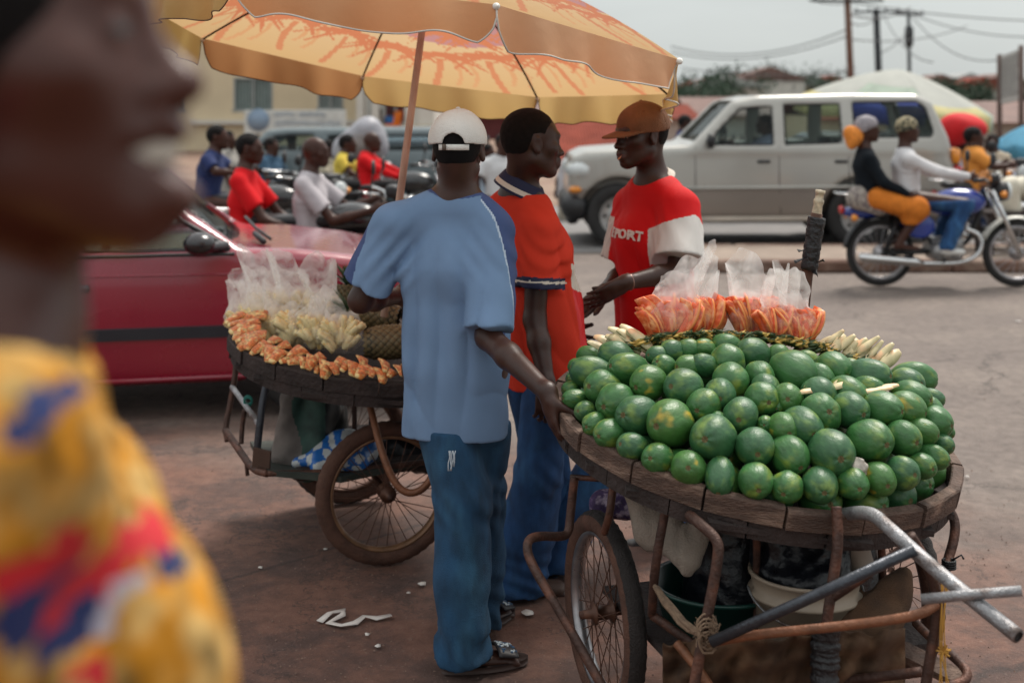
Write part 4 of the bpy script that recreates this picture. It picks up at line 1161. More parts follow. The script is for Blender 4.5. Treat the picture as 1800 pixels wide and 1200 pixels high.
def tray(parent, C, N, R, h, nseg=16, phase=.1, wood=WOOD):
    M = frame(N, (1, 0, 0)); W = lambda r, a, z: C + M @ np.array([r * math.cos(a), r * math.sin(a), z])
    fl = MB()
    for i in range(9):            # floor of boards
        y = (-1 + (2 * i + 1) / 9) * R * .97; hw = R * .97 / 9 - .002; xx = math.sqrt(max(0, (R * .97) ** 2 - (abs(y) + hw * .4) ** 2))
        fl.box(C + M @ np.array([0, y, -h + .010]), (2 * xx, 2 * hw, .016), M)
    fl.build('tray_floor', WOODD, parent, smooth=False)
    r2 = random.Random(5)
    for k in range(nseg):
        a0 = phase + 2 * PI * k / nseg + .006; a1 = phase + 2 * PI * (k + 1) / nseg - .006; dz = r2.uniform(-.004, .004); dr = r2.uniform(-.004, .004)
        b = MB(); n = 6; v = []
        for i in range(n + 1):
            a = lerp(a0, a1, i / n); ch = math.cos((a1 - a0) / 2) / math.cos(a - (a0 + a1) / 2); q = lerp(1, ch, .55)
            for (rr, z) in ((R + dr - .030, dz), (R + dr - .004, dz), (R + dr, dz - .006), (R + dr - .002, -h * .62), (R + dr - .034, -h * .62), (R + dr - .034, dz - .004)):
                v.append(W(rr * q, a, z))
        f = [(i * 6 + k2, (i + 1) * 6 + k2, (i + 1) * 6 + (k2 + 1) % 6, i * 6 + (k2 + 1) % 6) for i in range(n) for k2 in range(6)]
        f += [tuple(range(5, -1, -1)), tuple(n * 6 + q for q in range(6))]
        b.raw(v, f); b.build('rim_plank', wood, parent, smooth=False)
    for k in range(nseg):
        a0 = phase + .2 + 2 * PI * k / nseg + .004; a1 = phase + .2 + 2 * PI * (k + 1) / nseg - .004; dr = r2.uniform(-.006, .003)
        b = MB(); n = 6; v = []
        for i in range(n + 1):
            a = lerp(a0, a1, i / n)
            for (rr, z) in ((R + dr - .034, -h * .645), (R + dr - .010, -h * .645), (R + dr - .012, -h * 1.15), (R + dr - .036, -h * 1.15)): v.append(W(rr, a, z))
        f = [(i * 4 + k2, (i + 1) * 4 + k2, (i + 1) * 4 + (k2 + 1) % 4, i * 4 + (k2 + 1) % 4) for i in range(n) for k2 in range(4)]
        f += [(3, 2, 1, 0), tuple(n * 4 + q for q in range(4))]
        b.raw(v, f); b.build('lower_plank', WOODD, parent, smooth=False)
    return M
def pipe(parent, pts, r, m, sp=2, name='pipe', sides=12):
    return MB().tube(pts, r, sides, smooth_path=sp).build(name, m, parent)

# papaya cart
PC = np.array([.706, 3.745, .818])
PNrm = nrm(np.cross(V3(1, 0, -.141), V3(0, 1, .126)))
PR = .592; PH = .088
pcart = thing('papaya_cart', 'round wooden-rimmed two-wheeled handcart carrying the heap of green papayas', 'handcart', (.72, 3.75, 0))
PM = tray(pcart, PC, PNrm, PR, PH, 18, .13)
ax0 = V3(.262, 3.68, .285); ax1 = V3(1.150, 3.94, .285); an_ = nrm(ax1 - ax0)
wheel(pcart, ax0, an_, .282, .033, RUBBER, RUBBERB, RIMS)
wheel(pcart, ax1, an_, .282, .033, RUBBER, RUBBERB, RIMS)
pipe(pcart, [ax0 - an_ * .07, ax1 + an_ * .07], .011, RUST, 0, 'axle')
fr = [
 ([P(1010, 838, 3.62), P(1003, 900, 3.62), P(1000, 938, 3.60), P(985, 943, 3.58), P(945, 941, 3.52), P(925, 950, 3.48), P(930, 985, 3.45), P(985, 1075, 3.36), P(1075, 1235, 3.24)], .0125, RUST),
 ([P(1078, 850, 3.52), P(1072, 905, 3.50), P(1062, 935, 3.55)], .011, RUST),
 ([P(1003, 838, 3.63), P(1060, 842, 3.60), P(1120, 846, 3.60)], .008, RUST),
 ([P(1170, 895, 3.33), P(1160, 945, 3.32), P(1150, 1010, 3.33), P(1146, 1080, 3.4)], .012, RUST),
 ([P(1212, 905, 3.22), P(1228, 918, 3.16), P(1262, 948, 3.12), P(1263, 975, 3.11), P(1252, 1040, 3.10), P(1236, 1115, 3.09), P(1215, 1235, 3.08)], .0135, RUST),
 ([P(1470, 890, 3.16), P(1474, 950, 3.13), P(1466, 1010, 3.12), P(1450, 1110, 3.10), P(1446, 1230, 3.08)], .0135, RUST),
 ([P(1250, 1128, 3.06), P(1330, 1114, 3.02), P(1440, 1104, 2.99), P(1560, 1090, 2.97), P(1620, 1079, 2.96), P(1645, 1062, 2.99)], .0115, RUST2),
 ([P(1465, 1050, 3.11), P(1510, 1020, 3.06), P(1590, 960, 3.02)], .010, RUST),
 ([P(1600, 940, 2.99), P(1622, 975, 3.0), P(1645, 1030, 3.0), P(1650, 1075, 3.0), P(1636, 1150, 3.0), P(1622, 1235, 3.0)], .0125, RUST),
 ([P(1640, 874, 3.62), P(1665, 890, 3.60), P(1680, 915, 3.58), P(1677, 950, 3.55), P(1664, 990, 3.52), P(1650, 1060, 3.4)], .0135, RUST),
 ([P(1610, 1095, 3.3), P(1640, 1125, 3.2), P(1690, 1165, 3.05), P(1703, 1185, 3.02), P(1690, 1202, 3.0), P(1620, 1212, 3.0)], .0115, RUST),
 ([P(1545, 920, 3.45), P(1552, 990, 3.48), P(1550, 1080, 3.5)], .011, RUST),
 ([P(1330, 905, 3.35), P(1330, 1000, 3.4), P(1330, 1120, 3.4)], .010, RUST),
 ([P(1146, 1080, 3.4), P(1300, 1190, 3.3), P(1450, 1200, 3.2), P(1620, 1180, 3.1)], .012, RUST),
 ([P(1190, 1130, 3.2), P(1240, 1190, 3.12), P(1275, 1260, 3.05)], .012, RUST2),
]
for pts, r, m in fr: pipe(pcart, pts, r, m)
pipe(pcart, [P(1250, 1128, 3.03), P(1420, 1052, 2.97), P(1608, 965, 2.93)], .0135, GUN, 0, 'brace')
hd = pipe(pcart, [P(1478, 905, 3.22), P(1510, 900, 3.15), P(1536, 903, 3.08), P(1560, 925, 3.02), P(1640, 998, 2.90), P(1790, 1118, 2.70)], .0165, STEEL, 2, 'handle', 16)
e = P(1790, 1118, 2.70); d = nrm(e - P(1640, 998, 2.90)); MB().lathe([(.0120, .0005), (.0120, -.0), (0, -.001)], e + d * .001, d, 16).build('tube_mouth', mat('dark_inside', (.003, .003, .003), rough=.9), hd)
pipe(pcart, [P(1620, 1053, 2.82), P(1700, 1045, 2.79), P(1796, 1038, 2.76)], .0115, STEEL, 0, 'crossbar')
# boards under the tray and the platform of the lower deck
bb = MB(); bb.box(V3(.71, 3.62, .30), (.74, .62, .018), rotz(.28)); bb.build('lower_deck', WOODD, pcart, smooth=False)
bb = MB(); bb.box(P(1600, 1150, 3.28), (.30, .055, .02), frame(nrm(V3(.3, -.5, 1)), V3(.55, 0, -.62))); bb.build('brace_board', WOOD, pcart, smooth=False)
BLK = mat('tape_black', (.010, .010, .012), rough=.45, var=.4, scale=30, bump=1, bscale=60)
def wrap(parent, a, b, r, m, name, turns=16, wob=.25, seed=0):
    q = random.Random(seed); t = MB(); n = turns * 3; pts = [lerp(a, b, i / n) for i in range(n + 1)]; rs = [r * (1 + wob * (q.uniform(-1, 1) * .8 + .5 * math.sin(i * .7))) for i in range(n + 1)]
    t.tube(pts, rs, 12); return t.build(name, m, parent)
wrap(pcart, P(1452, 1098, 3.09), P(1448, 1235, 3.07), .034, BLK, 'rag_binding', 14, .12, 1)
BURL = mat('burlap', (.10, .050, .024), rough=.95, var=.45, scale=14, col2=(.19, .105, .055), c2scale=6, bump=1, bscale=420)
TWINE = mat('twine', (.30, .20, .13), rough=.95, var=.3, scale=60, bump=1, bscale=500)
q = random.Random(3); t = MB(); kc = P(1243, 1112, 3.07)
for i in range(90):
    a = np.array([q.gauss(0, 1) for _ in range(3)]); a = nrm(a) * q.uniform(.012, .022); bdir = np.array([q.gauss(0, 1) for _ in range(3)]); p1 = kc + a; p2 = p1 + nrm(bdir + nrm(a) * .8) * q.uniform(.010, .035)
    t.tube([p1, mid(p1, p2) + nrm(a) * .006, p2], .0013, 4, cap=False)
for i in range(5): t.tube([kc + (.022 + .003 * q.random()) * (math.cos(s) * V3(1, .2, 0) + math.sin(s) * V3(0, .3, 1)) + V3(0, .006 * i - .015, .008 * (i - 2)) for s in np.linspace(0, 6.0, 14)], .003, 5)
t.build('twine_knot', TWINE, pcart)
t = MB(); pts = [P(1155, 1030, 3.3), P(1175, 1065, 3.24), P(1205, 1100, 3.15), P(1238, 1116, 3.08)]
for i in range(7): t.tube([p + V3(q.uniform(-.008, .008), q.uniform(-.008, .008), q.uniform(-.008, .008)) for p in pts], .006, 6, smooth_path=1)
t.build('rope', TWINE, pcart)
YS = mat('string_yellow', (.50, .27, .05), rough=.9)
t = MB()
for i in range(4): t.tube([P(1655 + i * 4, 1020, 2.98), P(1657 + q.uniform(-6, 6), 1090, 2.98), P(1655 + q.uniform(-5, 6), 1150, 2.98), P(1650 + i * 7, 1215, 2.98)], .0017, 5, smooth_path=1)
for i in range(30): s = q.uniform(0, 6.28); p0 = P(1658, 1145, 2.98); t.tube([p0, p0 + q.uniform(.008, .02) * V3(math.cos(s), q.uniform(-.5, .5), math.sin(s))], .002, 4, cap=False)
t.build('yellow_string', YS, pcart)
t = MB()
for i in range(4): t.tube([P(1668, 985, 3.5) + .017 * (math.cos(s) * V3(1, 0, 0) + math.sin(s) * V3(0, 1, 0)) + V3(0, 0, -.006 * i) for s in np.linspace(0, 6.28, 12)], .0035, 5)
t.tube([P(1672, 985, 3.48), P(1690, 975, 3.46), P(1694, 982, 3.46)], .003, 5); t.build('binding_wire', BLK, pcart)

# things carried under the tray: each its own
bk = thing('bucket', 'cream plastic bucket under the papaya cart, holding a black bin liner', 'bucket', P(1418, 1120, 3.38))
bc = P(1418, 1120, 3.38); bc = np.array([bc[0], 3.40, .262]); up_ = (0, 0, 1)
MB().lathe([(.0, 0), (.112, 0), (.118, .01), (.138, .185), (.148, .187), (.150, .196), (.138, .200), (.143, .238), (.150, .242), (.148, .250), (.138, .248), (.130, .2), (.110, .012), (0, .010)], bc, up_, 40).build('bucket_body', mat('bucket_cream', (.30, .24, .18), rough=.5, var=.15, scale=8), bk)
MB().tube([bc + V3(.152 * math.cos(a), .152 * math.sin(a), .205 - .06 * max(0, math.sin(a * 1 + PI))) for a in np.linspace(PI, 2 * PI, 20)], .003, 6).build('bucket_handle', STEEL, bk)
F = Field(.007); F.ell(bc + V3(0, 0, .235), None, (.125, .125, .07), .03); F.ell(bc + V3(.03, .03, .31), None, (.10, .09, .12), .06); F.ell(bc + V3(-.06, .04, .30), None, (.09, .08, .10), .05)
F.post.append(lambda Q, D: D + .010 * np.abs(snoise(Q, 50, 1)) + .006 * np.abs(snoise(Q, 110, 2)))
tag(F.build('bin_liner', mat('black_polythene', (.006, .007, .010), rough=.30, spec=.35, bump=.5, bscale=40)), 'crumpled black bin liner bulging out of the cream bucket', 'plastic bag')
gc = np.array([.575, 3.56, .262])
MB().lathe([(.0, 0), (.135, 0), (.145, .01), (.178, .150), (.190, .152), (.192, .162), (.176, .160), (.142, .014), (0, .012)], gc, up_, 44).build('plastic_basin', mat('basin_green', (.004, .038, .030), rough=.4, var=.15)).name
gb = bpy.data.objects['plastic_basin']; tag(gb, 'dark green plastic basin on the lower deck behind the near wheel', 'basin')
cu_ = MB(); cc_ = P(1516, 985, 3.42); cu_.lathe([(.034, 0), (.040, .09), (.041, .092), (.036, .09), (.030, .004), (0, .002)], cc_ + V3(0, 0, -.02), nrm(V3(-.35, .1, 1)), 24)
tag(cu_.build('plastic_jug', mat('jug_beige', (.25, .21, .17), rough=.5)), 'beige plastic jug wedged upright behind the bucket under the papayas', 'jug')
# burlap sack hanging at the handle side and a burlap sheet slung along the deck
def burl(name, label, pts, th, seed, cat='sack'):
    F = Field(.0075)
    for (a, b, r1, r2) in pts: F.cone(a, b, r1, r2, .05)
    F.post.append(lambda Q, D: D + .014 * snoise(Q, 32, seed) + .012 * np.abs(snoise(Q, 60, seed + 1)) - .004)
    return tag(F.build(name, BURL), label, cat)
burl('burlap_sack', 'brown burlap sack stuffed in beside the bucket at the handle end', [(P(1555, 1050, 3.36), P(1530, 1110, 3.32), .035, .075), (P(1530, 1110, 3.30), P(1440, 1180, 3.28), .075, .07), (P(1592, 1010, 3.38), P(1560, 1080, 3.34), .012, .03), (P(1500, 1035, 3.40), P(1520, 1090, 3.36), .02, .05)], .1, 1)
for nm, lb, prs, sd_ in (('black_bag', 'added dark backdrop shaped as a large black bag between the basin and the bucket', [((1292, 930, 3.62), (1290, 1080, 3.60), .13, .16)], 1),
                         ('black_bag', 'added dark backdrop shaped as a black bag behind the cream bucket', [((1400, 925, 3.66), (1430, 1010, 3.66), .12, .15), ((1500, 940, 3.7), (1490, 1040, 3.7), .07, .12)], 2)):
    F = Field(.010)  # bag shapes added as a backdrop to darken the space under the tray
    for (a_, b_, r1, r2) in prs: F.cone(P(*a_), P(*b_), r1, r2, .05)
    F.post.append(lambda Q, D, sd_=sd_: D + .012 * np.abs(snoise(Q, 30, sd_)) + .008 * np.abs(snoise(Q, 80, sd_ + 1)) - .004)
    tag(F.build(nm, mat('black_polythene', (.006, .007, .010), rough=.30, spec=.35, bump=.5, bscale=40)), lb, 'plastic bag')
shp = MB()
def sheet(u, v):
    x = lerp(1165, 1590, u); y0 = 1130 - 10 * math.sin(u * 3) + 5 * math.sin(u * 31) + 3 * math.sin(u * 67) - 46 * max(0, u - .55); y = lerp(y0, 1240, v); Y = 3.20 - .12 * math.sin(u * PI) + .030 * abs(math.sin(u * 11 + v * 2)) + .022 * math.sin(u * 25 + v * 3) + .012 * math.sin(u * 57 + 2 + v * 7) + (.05 * v) + .01 * math.sin(v * 19 + u * 9)
    return P(x, y, Y)
shp.grid(sheet, 110, 26); tag(solid(shp.build('burlap_sheet', BURL), .005), 'ragged brown burlap sheet slung along the lower deck below the buckets', 'cloth')
WC = mat('cloth_offwhite', (.27, .23, .19), rough=.9, var=.25, scale=8, bump=.6, bscale=200)
F = Field(.007)
for a, b, r1, r2 in [(P(1100, 862, 3.52), P(1150, 930, 3.50), .018, .040), (P(1150, 930, 3.50), P(1205, 985, 3.44), .040, .020), (P(1180, 880, 3.50), P(1195, 960, 3.46), .03, .03), (P(1250, 895, 3.45), P(1215, 980, 3.43), .02, .022)]: F.cone(a, b, r1, r2, .05)
F.post.append(lambda Q, D: D + .008 * snoise(Q * np.array([1, 1, .4]), 55, 2) + .005 * np.abs(snoise(Q, 100, 3)))
F.cone(P(1205, 985, 3.44), P(1208, 1000, 3.43), .013, .017, .01)
tag(F.build('knotted_cloth_bag', WC), 'off-white knotted cloth bag hanging under the papaya tray rim', 'cloth bag')
PU = mat('cloth_purple', (.06, .035, .10), rough=.9, var=.5, scale=40, col2=(.35, .28, .36), c2scale=45)
F = Field(.008); F.cone(P(1060, 885, 3.85), P(1105, 890, 3.85), .04, .05, .03); F.post.append(lambda Q, D: D + .008 * snoise(Q, 60, 2)); tag(F.build('patterned_cloth', PU), 'small purple patterned cloth bundle behind the near wheel', 'cloth')
# the pole standing at the far side of the papaya cart
ps = thing('umbrella_stake', 'bare wooden stake with black tape and a bottle neck on top, behind the papayas', 'stake', P(1405, 1000, 4.0))
a, b, c = P(1403, 640, 4.02), P(1420, 470, 4.02), P(1436, 375, 4.02)
MB().tube([P(1395, 760, 4.0), a, b, c], .0185, 12).build('wooden_stake', mat('stake_brown', (.085, .040, .026), rough=.8, var=.35, scale=20, bump=.6, bscale=80), ps)
wrap(ps, P(1422, 474, 4.015), P(1436, 382, 4.015), .0275, BLK, 'tape_wrap', 8, .10, 4)
for (x, y, dx, dy) in ((1412, 455, -14, 8), (1440, 462, 10, -2), (1430, 478, 8, 10), (1414, 440, -10, 3)):
    t = MB(); t.raw([P(x - 5, y, 3.99), P(x + 6, y - 3, 3.99), P(x + dx, y + dy, 3.97), P(x + dx - 3, y + dy - 5, 3.98)], [(0, 1, 2, 3)])
    solid(t.build('torn_tape', BLK, ps), .002)
MB().lathe([(.0150, 0), (.0165, .012), (.014, .045), (.0165, .052), (.0165, .06), (.013, .064), (.013, .080), (.0155, .082), (.0155, .092), (0, .093)], P(1434, 385, 4.02), nrm(c - b), 16).build('bottle_neck', mat('bottle_pale', (.50, .42, .30), rough=.3, var=.35, scale=60, col2=(.15, .08, .05), c2scale=40, c2pos=(.6, .7)), ps)
# ---------------------------------------------------------------- papayas heaped on the tray
PAP = mat('papaya_skin', (.034, .125, .032), rough=.42, var=.20, scale=2.6, col2=(.20, .26, .035), c2scale=1.2, c2pos=(.50, .82), bump=.22, bscale=4, spec=.5, stretch=(1, 1, .6), rvar=.14, random_obj=True, c2detail=2)
PAP2 = mat('papaya_skin_blue', (.028, .105, .038), rough=.44, var=.20, scale=2.6, col2=(.13, .21, .04), c2scale=1.3, c2pos=(.46, .8), bump=.22, bscale=4, spec=.5, stretch=(1, 1, .6), rvar=.14, random_obj=True, c2detail=2)
PAP3 = mat('papaya_skin_yellowing', (.044, .135, .028), rough=.42, var=.2, scale=2.4, col2=(.45, .32, .03), c2scale=1.1, c2pos=(.60, .80), bump=.22, bscale=4, spec=.5, stretch=(1, 1, .6), rvar=.14, random_obj=True, c2detail=2)
def papaya_mesh(seed, elong):
    r = random.Random(seed); nu, nv = 40, 26; v = []; f = []
    a5 = r.uniform(.010, .050); pk = r.uniform(0, .022); off5 = r.uniform(-.25, .25), r.uniform(-.25, .25); lump = [(r.uniform(0, 6.28), r.uniform(-.8, .8), r.uniform(-.05, .06), r.uniform(.3, .6)) for _ in range(6)]; ph5 = r.uniform(0, 6); lob = r.choice((5, 5, 5, 6)); amp2 = r.uniform(.01, .035); ph2 = r.uniform(0, 6)
    for j in range(nv + 1):
        t = PI * j / nv; z = math.cos(t)             # z=+1 blossom end
        rad = max(0, math.sin(t)) ** .92
        if z < 0: rad *= 1 - .16 * (-z) ** 1.5       # narrower at the stalk
        zz = z * elong - (.07 * math.exp(-(rad / .16) ** 2) if z > 0 else -.05 * math.exp(-(rad / .16) ** 2))
        for i in range(nu):
            a = 2 * PI * i / nu
            rr = rad * (1 + a5 * math.cos(lob * a + ph5) * (.35 + .65 * abs(z)) * min(1, rad * 1.8) + amp2 * math.cos(2 * a + ph2) + .012 * math.sin(3 * a + z * 4 + ph2) + sum(c * math.exp(-((math.cos(a - a0_) - 1) ** 2 * 1.2 + (z - z0_) ** 2) / w0_ ** 2) for a0_, z0_, c, w0_ in lump))
            v.append((rr * math.cos(a), rr * math.sin(a), zz - pk * math.cos(lob * a + ph5 + .8 * math.sin(a)) * (z > .4) * math.exp(-((rad - .35) / .3) ** 2) + .06 * off5[0] * rr * math.cos(a + ph2)))
    for j in range(nv):
        for i in range(nu): f.append((j * nu + i, j * nu + (i + 1) % nu, (j + 1) * nu + (i + 1) % nu, (j + 1) * nu + i))
    return v, [q[::-1] for q in f]
SCAR = mat('papaya_scar', (.11, .085, .03), rough=.8, var=.3, scale=6)
PMESH = []
for k in range(12):
    v, f = papaya_mesh(k, (1.18, 1.30, 1.46, 1.22)[k % 4]); o = mesh_obj('papaya', v, f, [(PAP, PAP2, PAP, PAP3, PAP2, PAP)[k % 6], SCAR], None, True, [1 if q < 40 or q >= 25 * 40 else 0 for q in range(len(f))], local=True); PMESH.append(o.data); bpy.data.objects.remove(o)
def tray_local(p): return (np.asarray(p) - PC) @ PM
def dome(q):
    r = math.hypot(q[0], q[1]) / PR
    h = -.030 + .225 * max(0, 1 - r ** 2.3) ** .85 if r < 1 else -.1
    # the heap is highest towards the back
    return h + .035 * (q[1] / PR) * max(0, 1 - r) + .150 * max(0, q[0] / PR) ** 1.2 * max(0, 1 - r ** 7) ** .7 + .06 * max(0, -q[0] / PR) ** 1.5 * max(0, q[1] / PR + .3) * max(0, 1 - r ** 7)
def on_heap(x, y, rp, dz=0.0):
    d = P(x, y, 1.0) - np.array([0, 0, CAMZ])
    for Y in np.arange(3.0, 4.5, .004):
        p = np.array([0, 0, CAMZ]) + d * Y; R = rp * Y / FPX; q = tray_local(p)
        r = math.hypot(q[0], q[1])
        if r < PR - .012 and q[2] <= dome(q) + R * .15 + dz and r < PR - R * .45: return p, R, q
    return None
ROWS = [
 ('in the front row along the rim', [(1017,646,15),(1011,665,13),(1004,685,14),(1013,702,17),(1029,723,17),(1046,746,20),(1074,762,24),(1113,785,24),(1156,806,26),(1210,822,29),(1266,836,25),(1328,844,29),(1384,855,26),(1440,852,29),(1496,848,26),(1544,841,27),(1585,831,27),(1618,818,22),(1640,802,19),(1656,780,17),(1663,757,13)]),
 ('in the second row above the rim', [(1045,613,18),(1037,629,18),(1044,658,28),(1061,682,29),(1084,708,31),(1122,731,33),(1180,744,38),(1255,770,37),(1326,785,31),(1388,798,30),(1460,796,39),(1528,772,34),(1586,770,29),(1620,758,22),(1642,742,26),(1636,716,18),(1634,700,17)]),
 ('in the middle band of the heap', [(1085,627,25),(1106,650,27),(1141,673,29),(1203,682,31),(1238,712,28),(1302,730,30),(1376,752,26),(1410,748,31),(1442,728,32),(1492,720,29),(1546,718,28),(1590,718,29),(1601,697,27),(1592,676,27),(1606,664,26),(1345,745,14),(1262,738,14),(1440,772,14)]),
 ('in the upper band of the heap', [(1072,594,18),(1157,626,18),(1168,646,20),(1212,646,21),(1266,693,26),(1285,668,30),(1338,702,27),(1345,683,24),(1384,702,26),(1438,692,28),(1490,690,28),(1526,682,20),(1366,712,12)]),
 ('at the top of the heap', [(1183,618,20),(1211,615,18),(1239,614,17),(1240,643,20),(1278,608,21),(1280,636,28),(1325,622,26),(1334,660,24),(1366,624,17),(1394,652,37),(1418,630,15),(1438,660,20),(1446,640,15),(1466,648,28),(1496,646,16),(1523,662,29),(1588,643,30)]),
]
ORD = ['first', 'second', 'third', 'fourth', 'fifth', 'sixth', 'seventh', 'eighth', 'ninth', 'tenth', 'eleventh', 'twelfth', 'thirteenth', 'fourteenth', 'fifteenth', 'sixteenth', 'seventeenth', 'eighteenth', 'nineteenth', 'twentieth', 'twenty-first', 'twenty-second']
prng = random.Random(11)
def put_papaya(k, p, R, q, label, jit=.25, inward=0):
    out = nrm(PM @ np.array([q[0], q[1], 0]) + 1e-6)
    ax = nrm(out * 1.0 + PM[:, 2] * prng.uniform(-.05, .35) + V3(prng.gauss(0, jit), prng.gauss(0, jit), prng.gauss(0, jit * .6)) + V3(0, -.35, 0))
    o = bpy.data.objects.new('papaya', PMESH[k % 12]); COL.objects.link(o)
    M = frame(ax) @ rotz(prng.uniform(0, 6.28)) * R * 1.09
    p = p - ax * R * inward
    o.matrix_world = Matrix(((*M[0], p[0]), (*M[1], p[1]), (*M[2], p[2]), (0, 0, 0, 1)))
    return tag(o, label, 'papaya', 'green papayas heaped on the round cart')
def size_word(r): return 'big' if r > 30 else ('small' if r < 20 else 'medium-sized')
n = 0
for where, lst in ROWS:
    idx = sorted(range(len(lst)), key=lambda i: lst[i][0])
    for rank, i in enumerate(idx):
        x, y, r = lst[i]; hit = on_heap(x, y, r)
        if hit is None: print('NOHIT', x, y, r); continue
        p, R, q = hit; R = min(R, .056)
        put_papaya(n if r < 34 else n * 4 + 1, p, R, q, '%s papaya, %s from the left %s' % (size_word(r), ORD[rank], where)); n += 1
# fruit buried under the visible ones, dark between the gaps
for ring, cnt in ((.475, 24), (.36, 14), (.22, 8)):
    for k in range(cnt):
        a = 2 * PI * k / cnt + ring * 7; q = np.array([ring * math.cos(a), ring * math.sin(a), -.028 + (.50 - ring) * .33]); p = PC + PM @ q
        put_papaya(n, p, prng.uniform(.046, .054), q, 'buried papaya glimpsed through gaps, %s counter-clockwise from the right in the %s ring' % (ORD[k] if k < 22 else ['twenty-third', 'twenty-fourth'][k - 22], {.475: 'outer', .36: 'middle', .22: 'inner'}[ring])); n += 1
# scrap of newspaper/plastic between two fruits at the rim
hit = on_heap(1508, 822, 10, .03); pp = hit[0]
F = Field(.0035); F.ell(pp, None, (.026, .02, .03), .01); F.post.append(lambda Q, D: D + .006 * np.abs(snoise(Q, 150, 1)) + .004 * snoise(Q, 260, 2))
tag(F.build('crumpled_wrapper', mat('wrapper_pale', (.42, .38, .33), rough=.35, var=.3, scale=80)), 'crumpled pale plastic wrapper wedged between papayas at the front rim', 'wrapper')

# cut wedges fanned along the back of the heap
PEEL = mat('wedge_pale', (.62, .52, .30), rough=.45, var=.15, scale=5, col2=(.78, .44, .24), c2scale=2.5, c2pos=(.5, .75), random_obj=True)
PEELG = mat('wedge_rind', (.16, .24, .05), rough=.5, var=.3, scale=5, random_obj=True)
def wedge_mesh(seed):
    r = random.Random(seed); v = []; f = []; n = 12; L_ = 1.0
    for i in range(n + 1):
        t = i / n; x = -.5 + t; w = (.11 + .03 * seed) * math.sin(PI * (.06 + .88 * t)) ** .6; z = (.10 + .05 * seed) * (1 - (2 * t - 1) ** 2) + .05 * math.sin(t * 6 + seed)
        v += [(x, -w, z), (x, 0, z + .012), (x, w, z + .03), (x, w * .85, z - .035), (x, -w * .85, z - .035)]
    f = [(i * 5 + k, i * 5 + (k + 1) % 5, (i + 1) * 5 + (k + 1) % 5, (i + 1) * 5 + k) for i in range(n) for k in range(5)]; m = [1 if k in (2, 3) else 0 for i in range(n) for k in range(5)]
    f += [(0, 4, 3, 2, 1)[::-1][::-1], tuple(n * 5 + k for k in range(5))]; m += [0, 0]
    return v, f, m
WM = []
for k in range(3): v, f, m = wedge_mesh(k); o = mesh_obj('papaya_wedge', v, f, [PEEL, PEELG], None, True, m, local=True); WM.append(o.data); bpy.data.objects.remove(o)
def put_wedge(p, xdir, zdir, L_, label, group, name='papaya_wedge', cat='fruit slice', meshes=None):
    o = bpy.data.objects.new(name, (meshes or WM)[prng.randrange(3)]); COL.objects.link(o); M = frame(zdir, xdir) * L_
    o.matrix_world = Matrix(((*M[0], p[0]), (*M[1], p[1]), (*M[2], p[2]), (0, 0, 0, 1))); return tag(o, label, cat, group)
wl = [(1056,612),(1066,603),(1078,597),(1085,604),(1094,588),(1104,596),(1116,590),(1098,606),(1112,604),(1126,600)]
for i, (x, y) in enumerate(wl):
    Y = 3.86 - .006 * i; put_wedge(P(x, y, Y), V3(-.75, -.1, .30 + .06 * i + prng.uniform(-.25, .25)), V3(.1 + prng.uniform(-.3, .3), -.8, .5), prng.uniform(.085, .115), 'pale cut papaya wedge, %s from the left in the fan left of the fruit bags' % ORD[i], 'pale papaya wedges fanned on the heap')
wr_ = [(1452,604),(1464,598),(1470,610),(1486,606),(1494,616),(1506,612),(1512,624),(1524,610),(1530,626),(1538,618),(1544,632),(1554,622),(1560,636)]
for i, (x, y) in enumerate(wr_):
    put_wedge(P(x, y, 3.84 - .004 * i), V3(.55, .1, .55 + prng.uniform(-.35, .25)), V3(-.15 + prng.uniform(-.3, .3), -.8, .5), prng.uniform(.080, .110), 'pale cut papaya wedge, %s from the left in the fan right of the fruit bags' % ORD[i], 'pale papaya wedges fanned on the heap')
for i, (x, y) in enumerate([(1474,682),(1482,674),(1530,690),(1552,686),(1562,682),(1420,690),(1432,678)]):
    h_ = on_heap(x, y, 10, .03); put_wedge(h_[0], V3(.8, 0, .3), V3(-.1, -.6, .8), .060, 'loose pinkish papaya wedge, %s from the left among the whole fruits' % ORD[i], 'loose papaya wedges on the heap')
# the serrated band of overlapping green rind strips that the bags stand on
RG = mat('rind_green', (.040, .065, .018), rough=.5, var=.4, scale=40, col2=(.60, .38, .10), c2scale=38, c2pos=(.50, .60), spec=.4)
bd = MB(); path = [(1100, 612), (1130, 600), (1165, 594), (1210, 590), (1270, 589), (1330, 590), (1370, 595), (1410, 602), (1450, 613), (1490, 628), (1525, 640)]
for i in range(420):
    t = i / 419 * (len(path) - 1); k = min(int(t), len(path) - 2); x, y = lerp(np.array(path[k]), np.array(path[k + 1]), t - k)
    p = P(x, y + prng.uniform(-7, 9), 3.80 + prng.uniform(-.02, .02)); a = prng.uniform(-.5, .5); d = nrm(V3(math.cos(a), prng.uniform(-.5, 0), math.sin(a) * .8 + (.5 if prng.random() < .25 else 0))); u_ = nrm(V3(0, -.5, .85)); w_ = nrm(np.cross(d, u_))
    L_, W_ = prng.uniform(.014, .034), prng.uniform(.004, .010)
    bd.raw([p - d * L_, p + w_ * W_, p + d * L_, p - w_ * W_, p + u_ * .006, p - u_ * .004], [(0, 1, 4), (1, 2, 4), (2, 3, 4), (3, 0, 4), (1, 0, 5), (2, 1, 5), (3, 2, 5), (0, 3, 5)])
tag(bd.build('rind_strips', RG), 'band of overlapping green rind strips under the bags of papaya', 'fruit rind', kind='stuff')

